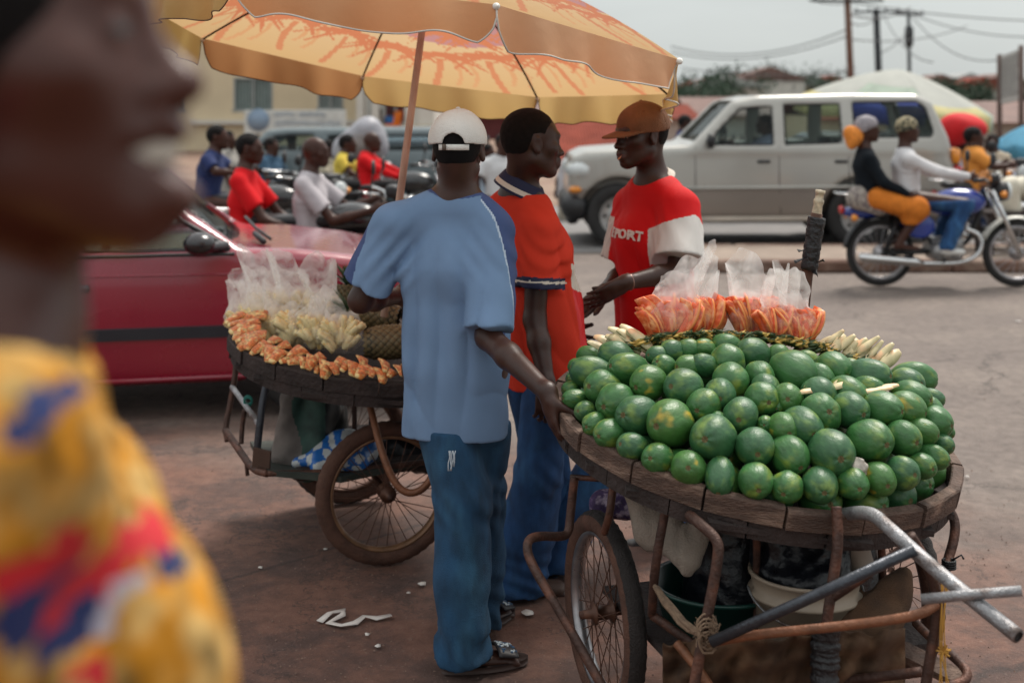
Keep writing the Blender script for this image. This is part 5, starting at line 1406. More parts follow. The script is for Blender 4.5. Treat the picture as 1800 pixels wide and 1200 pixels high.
# ---------------------------------------------------------------- bags of sliced fruit
FILM = plastic_film()
PAPO = mat('papaya_flesh', (.82, .12, .028), rough=.35, var=.25, scale=6, col2=(.85, .42, .20), c2scale=3, c2pos=(.45, .7), random_obj=True, spec=.6)
PAPR = mat('papaya_flesh_edge', (.82, .30, .09), rough=.4, random_obj=True)
PINE = mat('pineapple_flesh', (.84, .70, .38), rough=.4, var=.15, scale=6, col2=(.80, .48, .12), c2scale=3, c2pos=(.52, .75), random_obj=True, spec=.5)
def slice_mesh(mats, seed, w0=.20, th=.050, cx=.12):
    r = random.Random(seed); n = 10; v = []
    for i in range(n + 1):
        t = i / n; z = -.5 + t; x = cx * (1 - (2 * t - 1) ** 2); w = w0 * math.sin(PI * (.12 + .76 * t)) ** .5
        v += [(x - w, -th, z), (x + w * .5, -th * 1.2, z), (x + w * .5, th * 1.2, z), (x - w, th, z)]
    f = [(i * 4 + k, i * 4 + (k + 1) % 4, (i + 1) * 4 + (k + 1) % 4, (i + 1) * 4 + k) for i in range(n) for k in range(4)]; m = [1 if k == 1 else 0 for i in range(n) for k in range(4)]
    f += [(3, 2, 1, 0), tuple(n * 4 + k for k in range(4))]; m += [0, 0]
    o = mesh_obj('fruit_slice', v, f, mats, None, True, m, local=True); me = o.data; bpy.data.objects.remove(o); return me
SLP = [slice_mesh([PAPO, PAPR], i, .25 + .03 * i, .026, .16) for i in range(3)]; SLY = [slice_mesh([PINE, PINE], i, .26 + .04 * i, .13 + .03 * i, .05) for i in range(3)]
def fruit_bag(name, label, group, base, wid, hgt, top, lean, slices, nsl, seed, Ysq=.62, SL=.118, fan=1.1, filmk=1.0, stack=.02):
    """base: bottom centre; wid: half width of the belly; hgt: full height; top: half width of the mouth."""
    r = random.Random(seed); root = thing(name, label, 'plastic bag', base, group); lean = np.asarray(lean, float)
    def c_at(t): return base + V3(0, 0, hgt * t) + lean * t * t
    ph = [r.uniform(0, 6) for _ in range(6)]
    def sh(u, v):
        a = 2 * PI * u; t = v
        belly = wid * (math.sin(PI * min(1, (t + .06) / .50) * .5) ** .8) if t < .40 else lerp(wid * .985, top * .72, min(1, (t - .40) / .22)) if t < .62 else lerp(top * .72, top, ((t - .62) / .38) ** .8)
        cr = .02 + .16 * max(0, t - .3) + .10 * math.exp(-((t - .6) / .15) ** 2)
        rr = belly * (1 + cr * (1.1 - 1.6 * abs(math.sin(2.5 * a + ph[0] + t * 2)) + .7 * abs(math.sin(4.5 * a + ph[1] - t * 3)) + .3 * math.sin(13 * a + ph[2])))
        sq = lerp(Ysq, .22, max(0, t - .35) / .65)
        z = .055 * math.sin(a * 1 + ph[3]) * (t > .6) * (t - .6) / .4 + .02 * math.sin(a * 3 + ph[5]) * (t > .8) * (t - .8) / .2 + .02 * math.sin(7 * a + ph[4]) * max(0, t - .7)
        return c_at(t) + V3(math.cos(a) * rr, math.sin(a) * rr * sq, z)
    g_ = MB(); NU_ = 72; g_.grid(sh, NU_, 30); film = g_.build('bag_film', FILM, root)
    for i in range(nsl):
        fr_ = (i + .5) / nsl * 2 - 1 if nsl < 14 else r.uniform(-1, 1); yy = r.uniform(-.5, .35) * wid * Ysq; L_ = SL * r.uniform(.85, 1.1)
        an2 = fr_ * fan * .5 + r.uniform(-.08, .08); z_ = nrm(V3(-math.sin(-an2), r.uniform(-.25, .1), math.cos(an2)))
        M = frame(z_, V3(r.uniform(.3, 1), r.uniform(-1, .2), 0)) @ rotz(r.uniform(-.5, .5)) * L_
        p = base + V3(fr_ * wid * .72, yy, L_ * .52 + r.uniform(0, stack)) - world_loc(root)
        s = bpy.data.objects.new('fruit_slice', slices[i % 3]); COL.objects.link(s); s.parent = root
        s.matrix_local = Matrix(((*M[0], p[0]), (*M[1], p[1]), (*M[2], p[2]), (0, 0, 0, 1)))
    return root
GB = 'clear bags of papaya slices on the green papayas'
fruit_bag('fruit_bag', 'large clear bag of orange papaya slices, leftmost on the papaya heap', GB, P(1176, 603, 3.86), .098, .235, .080, V3(.055, .02, 0), SLP, 40, 1)
fruit_bag('fruit_bag', 'clear bag of orange papaya slices, half behind the leftmost large bag', GB, P(1234, 600, 3.90), .052, .205, .048, V3(.005, .02, 0), SLP, 24, 2)
fruit_bag('fruit_bag', 'tall clear bag of papaya slices at the centre of the heap', GB, P(1320, 600, 3.90), .080, .215, .070, V3(-.005, .01, 0), SLP, 36, 3)
fruit_bag('fruit_bag', 'clear bag of papaya slices with a twisted neck, right of the central bag', GB, P(1360, 606, 3.85), .052, .185, .040, V3(.0, 0, 0), SLP, 22, 4, SL=.10)
fruit_bag('fruit_bag', 'clear bag of papaya slices beside the stake, rightmost on the heap', GB, P(1402, 610, 3.84), .068, .200, .050, V3(-.020, 0, 0), SLP, 30, 5, SL=.10)

# ---------------------------------------------------------------- pineapple cart
ncart = thing('pineapple_cart', 'wooden two-wheeled handcart with a rusty wheel carrying bagged pineapple', 'handcart', (-.52, 5.15, 0))
NC = np.array([-.545, 5.14, .815]); NN = nrm(np.cross(V3(1, 0, -.085), V3(0, 1, .10)))
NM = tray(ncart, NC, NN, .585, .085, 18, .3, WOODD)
nw = G(676, 992); nw = np.array([nw[0] + .0, 4.87, .275]); nw2 = np.array([-.86, 5.52, .275])
nd = nrm(nw2 - nw); RB = mat('rim_golden_rust', (.20, .105, .055), rough=.45, metal=.3, var=.3, scale=20)
nax = nrm(V3(-.30, .92, 0)); nw = np.array([-.475, 4.85, .272]); nw2 = nw + nax * .78
wheel(ncart, nw, nax, .272, .031, RUBBERB, RUBBERB, RB, gold=RIMR)
wheel(ncart, nw2, nax, .272, .031, RUBBER, RUBBERB, RIMR)
pipe(ncart, [nw - nax * .07, nw2 + nax * .07], .011, RUST, 0, 'axle')
for pts, r, m in [
 ([P(640, 660, 4.85), P(652, 720, 4.75), P(672, 800, 4.66), P(694, 850, 4.63), P(716, 868, 4.62), P(742, 862, 4.62), P(762, 835, 4.63), P(790, 760, 4.7)], .0135, RUST2),
 ([P(425, 606, 5.35), P(416, 628, 5.32), P(413, 665, 5.30), P(405, 710, 5.28), P(396, 750, 5.25), P(400, 775, 5.22)], .0125, RUST),
 ([P(520, 652, 4.95), P(494, 650, 4.92), P(472, 664, 4.90), P(462, 700, 4.88), P(456, 750, 4.86), P(452, 790, 4.86)], .0145, GUN),
 ([P(408, 680, 5.29), P(430, 710, 5.1), P(455, 746, 4.88)], .011, STEEL),
 ([P(396, 755, 5.25), P(420, 790, 5.05), P(445, 826, 4.86), P(470, 832, 4.80)], .014, RUST),
 ([P(430, 720, 5.1), P(426, 745, 5.1), P(424, 780, 5.08)], .010, RUST),
 ([P(622, 670, 5.1), P(624, 740, 5.1), P(620, 830, 5.1)], .010, RUST),
 ([P(655, 665, 5.3), P(652, 745, 5.3)], .010, GUN),
 ([P(432, 800, 4.98), P(435, 835, 4.98)], .008, RUST),
 ([P(470, 832, 4.80), P(560, 830, 4.85), P(640, 825, 4.9), P(760, 810, 5.0)], .012, RUST)]: pipe(ncart, pts, r, m)
fl = MB(); c_ = MB()
DK = [P(470, 826, 4.80), P(600, 838, 4.78), P(780, 800, 5.1), P(700, 770, 5.7), P(440, 775, 5.5)]
fl.raw([p for p in DK] + [p - V3(0, 0, .022) for p in DK], [(0, 1, 2, 3, 4), (9, 8, 7, 6, 5)] + [(i, i + 5, (i + 1) % 5 + 5, (i + 1) % 5) for i in range(5)]); fl.build('lower_deck', mat('deck_green_black', (.030, .036, .028), rough=.8, var=.3), ncart, smooth=False)
MB().box(P(460, 808, 4.84), (.072, .010, .085), frame(V3(.1, -.2, 1), V3(1, -.3, 0))).build('mud_plate', mat('plate_rust_brown', (.085, .045, .030), rough=.7, var=.3), ncart, smooth=False)
MB().box((-.62, 5.25, .33), (.62, .60, .05), rotz(.3), bev=.01).build('axle_block', WOODD, ncart, smooth=False)
MB().tube([P(436, 706, 5.08) + .016 * V3(math.cos(s), 0, math.sin(s)) + V3(0, 0, .004 * i) for i in range(3) for s in np.linspace(0, 6, 10)], .004, 5).build('green_rag', mat('rag_green', (.02, .16, .13), rough=.8), ncart)
GREY = mat('woven_bag_grey', (.17, .145, .13), rough=.8, var=.3, scale=12, bump=.6, bscale=300); GRN = mat('net_green', (.03, .07, .055), rough=.7, var=.4, scale=20)
F = Field(.009)
for a, b, r1, r2 in [((545, 668, 5.05), (508, 700, 5.05), .02, .03), ((508, 700, 5.05), (500, 800, 5.02), .035, .06), ((555, 720, 5.1), (545, 800, 5.05), .07, .10), ((560, 665, 5.1), (575, 720, 5.1), .03, .06), ((570, 720, 5.2), (570, 800, 5.2), .09, .1)]: F.cone(P(*a), P(*b), r1, r2, .05)
F.post.append(lambda Q, D: D + .009 * snoise(Q * np.array([1, 1, .45]), 40, 1) + .007 * np.abs(snoise(Q, 75, 2)))
def mf(cen): x = 900 + cen[:, 0] / cen[:, 1] * FPX; return ((x + 14 * snoise(cen, 30, 2) > 527)).astype(int) + ((x > 572)).astype(int)
tag(F.build('carrier_bag', [GREY, GRN, mat('bag_dark', (.010, .012, .012), rough=.5)], None, mf), 'slumped grey and green carrier bag on the lower deck of the pineapple cart', 'bag')
F = Field(.007)
for a, b, r1, r2 in [((525, 812, 4.92), (600, 795, 4.95), .028, .065), ((600, 785, 5.0), (640, 790, 5.0), .075, .06), ((560, 815, 4.88), (625, 812, 4.92), .035, .05)]: F.cone(P(*a), P(*b), r1, r2, .04)
F.post.append(lambda Q, D: D + .006 * snoise(Q, 45, 3) + .005 * np.abs(snoise(Q, 90, 4)))
BW = mat('bag_blue_print', (.02, .13, .42), rough=.4, var=.1); WW = mat('bag_white_print', (.50, .52, .52), rough=.4, var=.1)
def mf(cen): w = cen + .012 * np.stack([snoise(cen, 40, 1), snoise(cen, 40, 2), snoise(cen, 40, 3)], -1); return (np.sin(w[:, 0] * 80 + w[:, 2] * 50) * np.sin(w[:, 2] * 85 - w[:, 0] * 25) > .05).astype(int)
tag(F.build('plastic_sack', [BW, WW], None, mf), 'blue and white checked plastic bag on the lower deck beside the rusty wheel', 'plastic bag')
F = Field(.009); F.cone(P(700, 790, 5.15), P(745, 800, 5.15), .09, .08, .05); F.post.append(lambda Q, D: D + .010 * np.abs(snoise(Q, 50, 1)) + .006 * np.abs(snoise(Q, 110, 2)))
tag(F.build('black_bag', MATS['black_polythene']), 'black plastic bag behind the rusty wheel of the pineapple cart', 'plastic bag')
# pineapples: body of lozenge eyes and a leafy crown
PBODY = mat('pineapple_rind', (.035, .032, .018), rough=.6, var=.3, scale=30, bump=.4, bscale=100, random_obj=True); PEYE = mat('pineapple_eye', (.15, .11, .05), rough=.55, var=.3, scale=50, random_obj=True)
PLEAF = mat('pineapple_leaf', (.045, .10, .045), rough=.5, var=.35, scale=20, random_obj=True)
def make_pineapple(label, base, axis, L_=.19, R=.062, crown=True):
    M = frame(axis); W = lambda x, y, z: np.asarray(base) + M @ np.array([x, y, z])
    b = MB(); nt_, nz = 26, 13; b.lathe([(R * .55, 0), (R * .9, .02), (R, L_ * .4), (R * .93, L_ * .75), (R * .5, L_ * .97), (0, L_)], W(0, 0, 0), M[:, 2], 24)
    for j in range(nz):
        t = (j + .5) / nz; rr = R * (1.0 - .35 * abs(2 * t - 1) ** 3)
        for i in range(13):
            a = 2 * PI * (i + .5 * (j % 2)) / 13; c = W(rr * math.cos(a), rr * math.sin(a), t * L_); n_ = M @ np.array([math.cos(a), math.sin(a), 0]); tg = np.cross(M[:, 2], n_); h = L_ / nz * .92; w_ = 2 * PI * R / 13 * .46
            b.raw([c + M[:, 2] * h, c + tg * w_, c - M[:, 2] * h, c - tg * w_, c + n_ * .008, c - n_ * .003], [(0, 1, 4), (1, 2, 4), (2, 3, 4), (3, 0, 4)], m=1)
    root = b.build('pineapple', [PBODY, PEYE]); tag(root, label, 'pineapple', 'whole pineapples on the cart')
    if crown:
        lf = MB()
        for i in range(34):
            a = i * 2.4; q = i / 34; el = lerp(.35, 1.45, q); ln = lerp(.06, .12, math.sin(q * PI)); d = M @ np.array([math.cos(a) * math.cos(el), math.sin(a) * math.cos(el), math.sin(el)]); s_ = nrm(np.cross(d, M[:, 2])); p0 = W(0, 0, L_ * .97)
            cv = M @ np.array([math.cos(a), math.sin(a), 0])
            p1 = p0 + d * ln * .5; p2 = p0 + d * ln + cv * ln * .18
            lf.raw([p0 - s_ * .009, p0 + s_ * .009, p1 + s_ * .010, p1 - s_ * .010, p2, p1 + cv * -.004], [(0, 1, 2, 3), (3, 2, 4)])
        lf.build('leaf_crown', PLEAF, root)
    return root
make_pineapple('whole pineapple lying behind the row of orange slices, nearest the man in blue', P(640, 604, 4.90), V3(1, .1, .05))
make_pineapple('whole pineapple with its leafy crown, behind the man in blue\'s elbow', P(700, 560, 5.05), V3(-1, .1, .15))
make_pineapple('upright pineapple with dark leaves beside the bags, under the elbow', P(648, 572, 5.15), V3(.05, .1, 1), .15)
make_pineapple('pineapple whose leaves stick out above the bags, left of the elbow', P(612, 560, 5.30), V3(.0, .1, 1), .14)
make_pineapple('whole pineapple at the far side of the tray behind the blue shirt', P(760, 590, 5.2), V3(1, .3, .1))
# orange slices overlapping along the rim
ORS = mat('pineapple_slice_orange', (.66, .19, .05), rough=.45, var=.45, scale=9, col2=(.74, .50, .20), c2scale=3.6, c2pos=(.48, .62), random_obj=True, bump=.6, bscale=18); ORY = mat('pineapple_slice_cream', (.78, .60, .26), rough=.45, var=.2, scale=8, col2=(.66, .24, .06), c2scale=3.5, c2pos=(.5, .6), random_obj=True)
def rim_slice_mesh(seed):
    r = random.Random(seed); v = []; n = 14
    for i in range(n + 1):
        t = i / n; x = (-.5 + t); w = lerp(.34 + .05 * seed, .16, t) * (1 if .04 < t < .97 else .8); b_ = .07 * math.sin(PI * t); v += [(x, -w, b_ + .02), (x, 0, b_ + .055), (x, w, b_ + .02), (x, w * .96, b_ - .05), (x, -w * .96, b_ - .05)]
    f = [(i * 5 + k, i * 5 + (k + 1) % 5, (i + 1) * 5 + (k + 1) % 5, (i + 1) * 5 + k) for i in range(n) for k in range(5)]; m = [1 if (k == 3 or (k in (2, 4) and seed == 1) or i > n * (.80 + .2 * seed)) else 0 for i in range(n) for k in range(5)]
    f += [(4, 3, 2, 1, 0), tuple(n * 5 + k for k in range(5))]; m += [0, 1]
    o = mesh_obj('pineapple_slice', v, f, [ORS, ORY], None, True, m, local=True); me = o.data; bpy.data.objects.remove(o); return me
RSM = [rim_slice_mesh(i) for i in range(3)]
k = 0; a0_, a1_ = PI * 1.02, PI * 1.66
for row, (rad, cnt, zz) in enumerate(((.548, 34, .020), (.500, 13, .034))):
    for i in range(cnt):
        a = lerp(a0_, a1_, i / (cnt - 1)); p = NC + NM @ np.array([(rad + prng.uniform(-.02, .02)) * math.cos(a), rad * math.sin(a), zz + prng.uniform(-.008, .014)])
        out = NM @ np.array([math.cos(a), math.sin(a), 0]); xd = out + V3(prng.uniform(-.7, .7), prng.uniform(-.5, .5), prng.uniform(-.35, .1))
        put_wedge(p, xd, NM[:, 2] + out * .25 + (NM @ np.array([-math.sin(a), math.cos(a), 0])) * prng.uniform(.2, .6), prng.uniform(.045, .100),
                  '%s pineapple slice from the left in the %s row on the rim' % ((ORD[i] if i < 22 else ['twenty-third', 'twenty-fourth', 'twenty-fifth', 'twenty-sixth', 'twenty-seventh', 'twenty-eighth', 'twenty-ninth', 'thirtieth', 'thirty-first', 'thirty-second', 'thirty-third', 'thirty-fourth'][i - 22]), ('outer', 'inner')[row]),
                  'orange pineapple slices lining the tray rim', 'pineapple_slice', 'fruit slice', RSM)
GN = 'clear bags of pale pineapple on the cart'
bags = [(432, 592, 5.28, .090, .215, .080, 'leftmost, at the tray\'s far left end'), (462, 600, 5.20, .090, .20, .080, 'second from the left'), (490, 606, 5.12, .090, .205, .075, 'third from the left, above the curved pipe'),
        (524, 612, 5.04, .095, .19, .080, 'fourth from the left'), (560, 616, 4.97, .095, .18, .075, 'fifth from the left'), (600, 622, 4.90, .095, .16, .065, 'rightmost of the front row, beside the pineapple'),
        (470, 570, 5.36, .09, .27, .08, 'back row, behind the left end of the front row'), (520, 572, 5.30, .09, .27, .08, 'back row, behind the middle of the front row'), (572, 578, 5.22, .09, .25, .07, 'back row, nearest the leafy crown')]
for i, (x, y, Y, w_, h_, tp_, wh) in enumerate(bags):
    fruit_bag('fruit_bag', 'clear bag of pale pineapple chunks, ' + wh, GN, P(x, y, Y), w_, h_, tp_, V3(prng.uniform(-.05, .06), prng.uniform(-.02, .03), 0), SLY, 44, 30 + i, SL=.058, fan=2.2, stack=.085)
# ---------------------------------------------------------------- vehicles
CHROME = mat('chrome', (.62, .62, .62), rough=.12, metal=1.0, var=.1)
BLACKP = mat('black_trim', (.012, .012, .014), rough=.5, var=.15)
TYRE = mat('car_tyre', (.020, .019, .019), rough=.85, var=.2, scale=8)
SEATC = mat('car_seat', (.05, .05, .055), rough=.9)
LAMPG = mat('lamp_glass', (.55, .58, .58), rough=.1, spec=.8)
AMBER = mat('lamp_amber', (.75, .26, .02), rough=.2, spec=.8)
REDL = mat('lamp_red', (.45, .01, .01), rough=.2, spec=.8)
def poly_sd(Q, poly):
    x, z = Q[..., 0], Q[..., 2]; n = len(poly); d = np.full(x.shape, 1e9); s = np.ones(x.shape)
    for i in range(n):
        a = np.array(poly[i], float); b = np.array(poly[i - 1], float); e = b - a; wx, wz = x - a[0], z - a[1]
        t = np.clip((wx * e[0] + wz * e[1]) / (e @ e), 0, 1); bx, bz = wx - e[0] * t, wz - e[1] * t; d = np.minimum(d, bx * bx + bz * bz)
        c1 = z >= a[1]; c2 = z < b[1]; c3 = e[0] * wz > e[1] * wx; fl = (c1 & c2 & c3) | (~c1 & ~c2 & ~c3); s = np.where(fl, -s, s)
    return s * np.sqrt(d)
def smax(a, b, k): h = np.maximum(k - np.abs(a - b), 0) / k; return np.maximum(a, b) + h * h * k * .25
def car(name, label, cat, prof, green, wins, wheels, Yc, W, h, paint, wr, rimm, belt, roofz, tum=.17, arch=1.22, plan=None, front=-1, glass=None, screens=(), below=None, belowz=.0):
    xs_ = [p[0] for p in prof]; x0, x1 = min(xs_), max(xs_); zmax = max(p[1] for p in prof + green)
    F = Field(h)
    def hw(Q):
        z = Q[..., 2]; w = W - .035 * np.clip((.62 - z) / .4, 0, 1) ** 2 - .02 * np.abs(np.clip((z - .62) / max(belt - .62, .1), 0, 1)) ** 2 - tum * np.clip((z - belt) / (roofz - belt), 0, 1) ** 1.1
        xx = Q[..., 0]; w = w - .16 * np.clip(1 - (xx - x0) / .55, 0, 1) ** 2.2 - .12 * np.clip(1 - (x1 - xx) / .45, 0, 1) ** 2.2
        return w
    def body(Q): return smax(poly_sd(Q, prof), np.abs(Q[..., 1] - Yc) - hw(Q), .09)
    def house(Q): return smax(poly_sd(Q, green), np.abs(Q[..., 1] - Yc) - hw(Q), .08)
    lo = (x0, Yc - W, .1); hi = (x1, Yc + W, zmax)
    F.fn(lo, hi, body, .03); F.fn(lo, hi, house, .03)
    F.fn(lo, hi, lambda Q: np.maximum(poly_sd(Q, green) + .055, np.abs(Q[..., 1] - Yc) - hw(Q) + .05), .01, -1)
    for wn in wins: F.fn(lo, hi, lambda Q, wn=wn: np.maximum(poly_sd(Q, wn) - .0, Q[..., 1] * 0 + (hw(Q) * 0 + .3 - np.abs(Q[..., 1] - Yc))), .01, -1)
    # windscreen and rear window openings
    gz = belt + .05; fx = [p for p in green]
    F.fn(lo, hi, lambda Q: np.maximum(np.maximum(np.abs(Q[..., 1] - Yc) - hw(Q) + .13, gz + .03 - Q[..., 2]), np.maximum(Q[..., 2] - (roofz - .10), -np.minimum(1e3, 1e3) * 0 - 1)) if False else np.maximum(np.maximum(np.abs(Q[..., 1] - Yc) - hw(Q) + .13, gz - Q[..., 2]), Q[..., 2] - (roofz - .09)), .02, -1)
    for (wx, wz) in wheels:
        F.fn((wx - wr * arch, Yc - W, 0), (wx + wr * arch, Yc + W, wz + wr * arch), lambda Q, wx=wx, wz=wz: np.maximum(np.sqrt((Q[..., 0] - wx) ** 2 + (Q[..., 2] - wz) ** 2) - wr * arch, (W - .32) - np.abs(Q[..., 1] - Yc)), .02, -1)
    root = thing(name, label, cat, ((x0 + x1) / 2, Yc, 0))
    mats = [paint] + ([below] if below else [])
    F.build('body', mats, root, (lambda c: (c[:, 2] < belowz).astype(int)) if below else None)
    G_ = glass or glass_mat('car_glass')
    for wn in wins:
        for sg in (-1, 1):
            zc = sum(p[1] for p in wn) / len(wn); xc = sum(p[0] for p in wn) / len(wn)
            def tf(v, sg=sg):
                Q = v.copy(); Q[:, 1] = Yc; w_ = hw(Q[None])[0]; v = v.copy(); v[:, 1] = Yc + sg * (w_ - .035) + v[:, 1] * .006; return v
            b = MB(); b.prism([(xc + (p[0] - xc) * 1.03, zc + (p[1] - zc) * 1.05) for p in wn], -.5, .5, tf=tf); gl = b.build('window', G_, root, smooth=False)
            fr_ = MB(); loop = [np.array([xc + (p[0] - xc) * 1.02, 0, zc + (p[1] - zc) * 1.03]) for p in wn]; lp = []
            for i in range(len(loop)):
                for t in np.linspace(0, 1, 4)[:-1]: lp.append(lerp(loop[i], loop[(i + 1) % len(loop)], t))
            lp = tf(np.array(lp)); lp[:, 1] += sg * .02; fr_.tube(list(lp), .014, 5, closed=True); fr_.build('window_frame', BLACKP, gl)
    for (p0_, p1_) in screens:
        def scr(u, v):
            x, z = lerp(p0_[0], p1_[0], v), lerp(p0_[1], p1_[1], v); w_ = float(hw(np.array([[[x, Yc, z]]]))[0, 0]) - .10; yy = (2 * u - 1); return V3(x + (.05 * yy * yy) * (1 if p1_[0] > p0_[0] else -1), Yc + yy * w_, z)
        g_ = MB(); g_.grid(scr, 12, 4); solid(g_.build('windscreen', glass_mat('screen_glass', (.45, .52, .52), .35), root), .006)
    for (wx, wz) in wheels:
        for sg in (-1, 1):
            c = (wx, Yc + sg * (W - .13), wz); t = MB()
            t.lathe([(wr * .60, -.10), (wr * .88, -.105), (wr * .98, -.08), (wr, -.04), (wr, .04), (wr * .98, .08), (wr * .88, .105), (wr * .60, .10), (wr * .6, -.10)], c, (0, sg, 0), 40); w = t.build('wheel', TYRE, root)
            r = MB(); r.lathe([(wr * .62, .085), (wr * .56, .06), (wr * .50, .03), (wr * .30, .035), (wr * .24, .07), (wr * .12, .085), (0, .085)], c, (0, sg, 0), 30, wob=lambda a, z: 1); r.build('rim', rimm, w)
            hh = MB()
            for i in range(8): a = 2 * PI * i / 8; hh.lathe([(wr * .055, .0), (wr * .05, .012), (0, .012)], (wx + math.cos(a) * wr * .42, c[1] + sg * .036, wz + math.sin(a) * wr * .42), (0, sg, 0), 8)
            hh.build('rim_holes', BLACKP, w)
    fl = MB(); fl.box(((x0 + x1) / 2, Yc, .36), ((x1 - x0) * .86, W * 1.5, .12)); fl.build('underbody', BLACKP, root, smooth=False)
    return root, hw
def on_side(hw, Yc, x, z, off=.0): Q = np.array([[[x, Yc, z]]]); return V3(x, Yc - float(hw(Q)[0, 0]) - off, z)
def strip(root, hw, Yc, pts, r, m, name, sq=1.0, sides=6, off=.0):
    return MB().tube([on_side(hw, Yc, x, z, off) for x, z in pts], r, sides).build(name, m, root)

# silver off-road estate car
SX = lambda px: (px - 900) / FPX * 15.35
SZ = lambda py: CAMZ - (py - HY) / FPX * 15.35
SILVER = mat('paint_champagne_silver', (.385, .375, .345), rough=.32, metal=.35, var=.05, scale=2, coat=.5, spec=.5)
TAUPE = mat('paint_lower_taupe', (.23, .20, .175), rough=.35, metal=.35, var=.06, scale=2, coat=.3)
prof = [(SX(p), SZ(q)) for p, q in [(1003, 372), (1000, 345), (1001, 300), (1008, 276), (1030, 266), (1100, 261), (1215, 255), (1660, 256), (1684, 285), (1692, 330), (1690, 365), (1682, 386), (1560, 388), (1020, 388)]]
green = [(SX(p), SZ(q)) for p, q in [(1195, 275), (1222, 248), (1290, 178), (1335, 168), (1500, 164), (1618, 165), (1645, 178), (1672, 240), (1680, 275)]]
wins = [[(SX(p), SZ(q)) for p, q in [(1250, 254), (1262, 232), (1304, 192), (1358, 188), (1358, 254)]], [(SX(p), SZ(q)) for p, q in [(1382, 254), (1382, 186), (1478, 184), (1480, 250)]], [(SX(p), SZ(q)) for p, q in [(1505, 236), (1503, 186), (1505, 181), (1615, 180), (1630, 190), (1641, 232), (1636, 240), (1510, 242)]]]
SYC = 16.25
suv, shw = car('off_road_car', 'silver four-wheel-drive estate car driving left on the far carriageway', 'car', prof, green, wins, [(SX(1088), .385), (SX(1512), .385)], SYC, .93, .024, SILVER, .385, mat('rim_car_silver', (.42, .41, .40), rough=.4, metal=.5), SZ(256), SZ(166), tum=.15, screens=[((SX(1228), SZ(250)), (SX(1290), SZ(184))), ((SX(1668), SZ(246)), (SX(1644), SZ(186)))], below=TAUPE, belowz=SZ(332))
strip(suv, shw, SYC, [(SX(1180), SZ(331)), (SX(1420), SZ(329)), (SX(1676), SZ(326))], .022, SILVER, 'side_moulding', off=.004)
strip(suv, shw, SYC, [(SX(1165), SZ(386)), (SX(1430), SZ(384))], .035, mat('running_board', (.42, .36, .30), rough=.5), 'running_board', off=.02)
for px_ in (1222, 1369, 1492): strip(suv, shw, SYC, [(SX(px_), SZ(258)), (SX(px_), SZ(320)), (SX(px_ + 3), SZ(375))], .007, BLACKP, 'door_gap', off=-.002)
for px_ in (1342, 1478): MB().box(on_side(shw, SYC, SX(px_), SZ(284), .01), (.16, .03, .035), bev=.01).build('door_handle', BLACKP, suv)
MB().box((SX(1012), SYC, SZ(366)), (.30, 1.80, .30), bev=.07).build('front_bumper', BLACKP, suv)
MB().box((SX(1008), SYC, SZ(392)), (.14, 1.4, .07), bev=.03).build('bumper_lip', BLACKP, suv)
MB().box((SX(1686), SYC, SZ(372)), (.20, 1.78, .20), bev=.05).build('rear_bumper', CHROME, suv)
for sg in (-1, 1):
    MB().box((SX(1022), SYC + sg * .70, SZ(300)), (.30, .40, .20), rotz(-sg * .35), bev=.06).build('headlight', LAMPG, suv)
    MB().box((SX(1012), SYC + sg * .82, SZ(334)), (.16, .12, .08), bev=.03).build('indicator', AMBER, suv)
    MB().box((SX(1684), SYC + sg * .80, SZ(275)), (.10, .16, .20), bev=.03).build('rear_indicator', AMBER, suv)
    MB().box((SX(1687), SYC + sg * .80, SZ(302)), (.10, .16, .16), bev=.03).build('tail_light', REDL, suv)
    MB().box((SX(1247), SYC + sg * 1.03, SZ(248)), (.10, .20, .16), bev=.05).build('wing_mirror', BLACKP, suv)
MB().box((SX(1290), SYC, 1.05), (.3, 1.2, .3), bev=.05).build('dashboard', SEATC, suv)
for x_ in (1345, 1470):
    for sg in (-1, 1): MB().box((SX(x_ + 26), SYC + sg * .40, 1.02), (.16, .48, .55), bev=.08).build('car_seat', SEATC, suv)
# crimson saloon
CXp = lambda px: (px - 900) / FPX * 7.0
CZp = lambda py: CAMZ - (py - HY) / FPX * 7.0
CRIM = mat('paint_crimson', (.24, .002, .022), rough=.28, metal=.0, var=.05, scale=2, coat=.9, spec=.6)
prof = [(-4.50, .30), (-4.52, .70), (-4.40, .88), (-3.7, .93), (CXp(430), .935), (CXp(520), .925), (CXp(640), .875), (CXp(740), .80), (CXp(795), .70), (CXp(806), .50), (CXp(795), .24), (CXp(650), .19), (-4.2, .19)]
green = [(-3.85, .88), (-3.25, 1.33), (-2.9, 1.385), (-2.3, 1.385), (CXp(268), 1.33), (CXp(332), CZp(378)), (CXp(425), CZp(444)), (CXp(445), .85)]
wins = [[(CXp(150), .945), (CXp(152), 1.30), (CXp(245), 1.27), (CXp(318), CZp(392)), (CXp(395), .955), (CXp(398), .935)], [(CXp(138), .945), (CXp(130), 1.30), (CXp(20), 1.30), (CXp(-40), 1.0), (CXp(-42), .945)]]
CYC = 7.0 + .82
rcar, chw = car('saloon_car', 'shiny crimson saloon car behind the pineapple cart', 'car', prof, green, wins, [(CXp(540), .30), (CXp(540) - 2.5, .30)], CYC, .83, .017, CRIM, .30, mat('hubcap_grey', (.35, .35, .36), rough=.4, metal=.5), .92, 1.385, tum=.20, arch=1.16, screens=[((CXp(418), .95), (CXp(285), 1.30)), ((-3.75, .95), (-3.3, 1.30))])
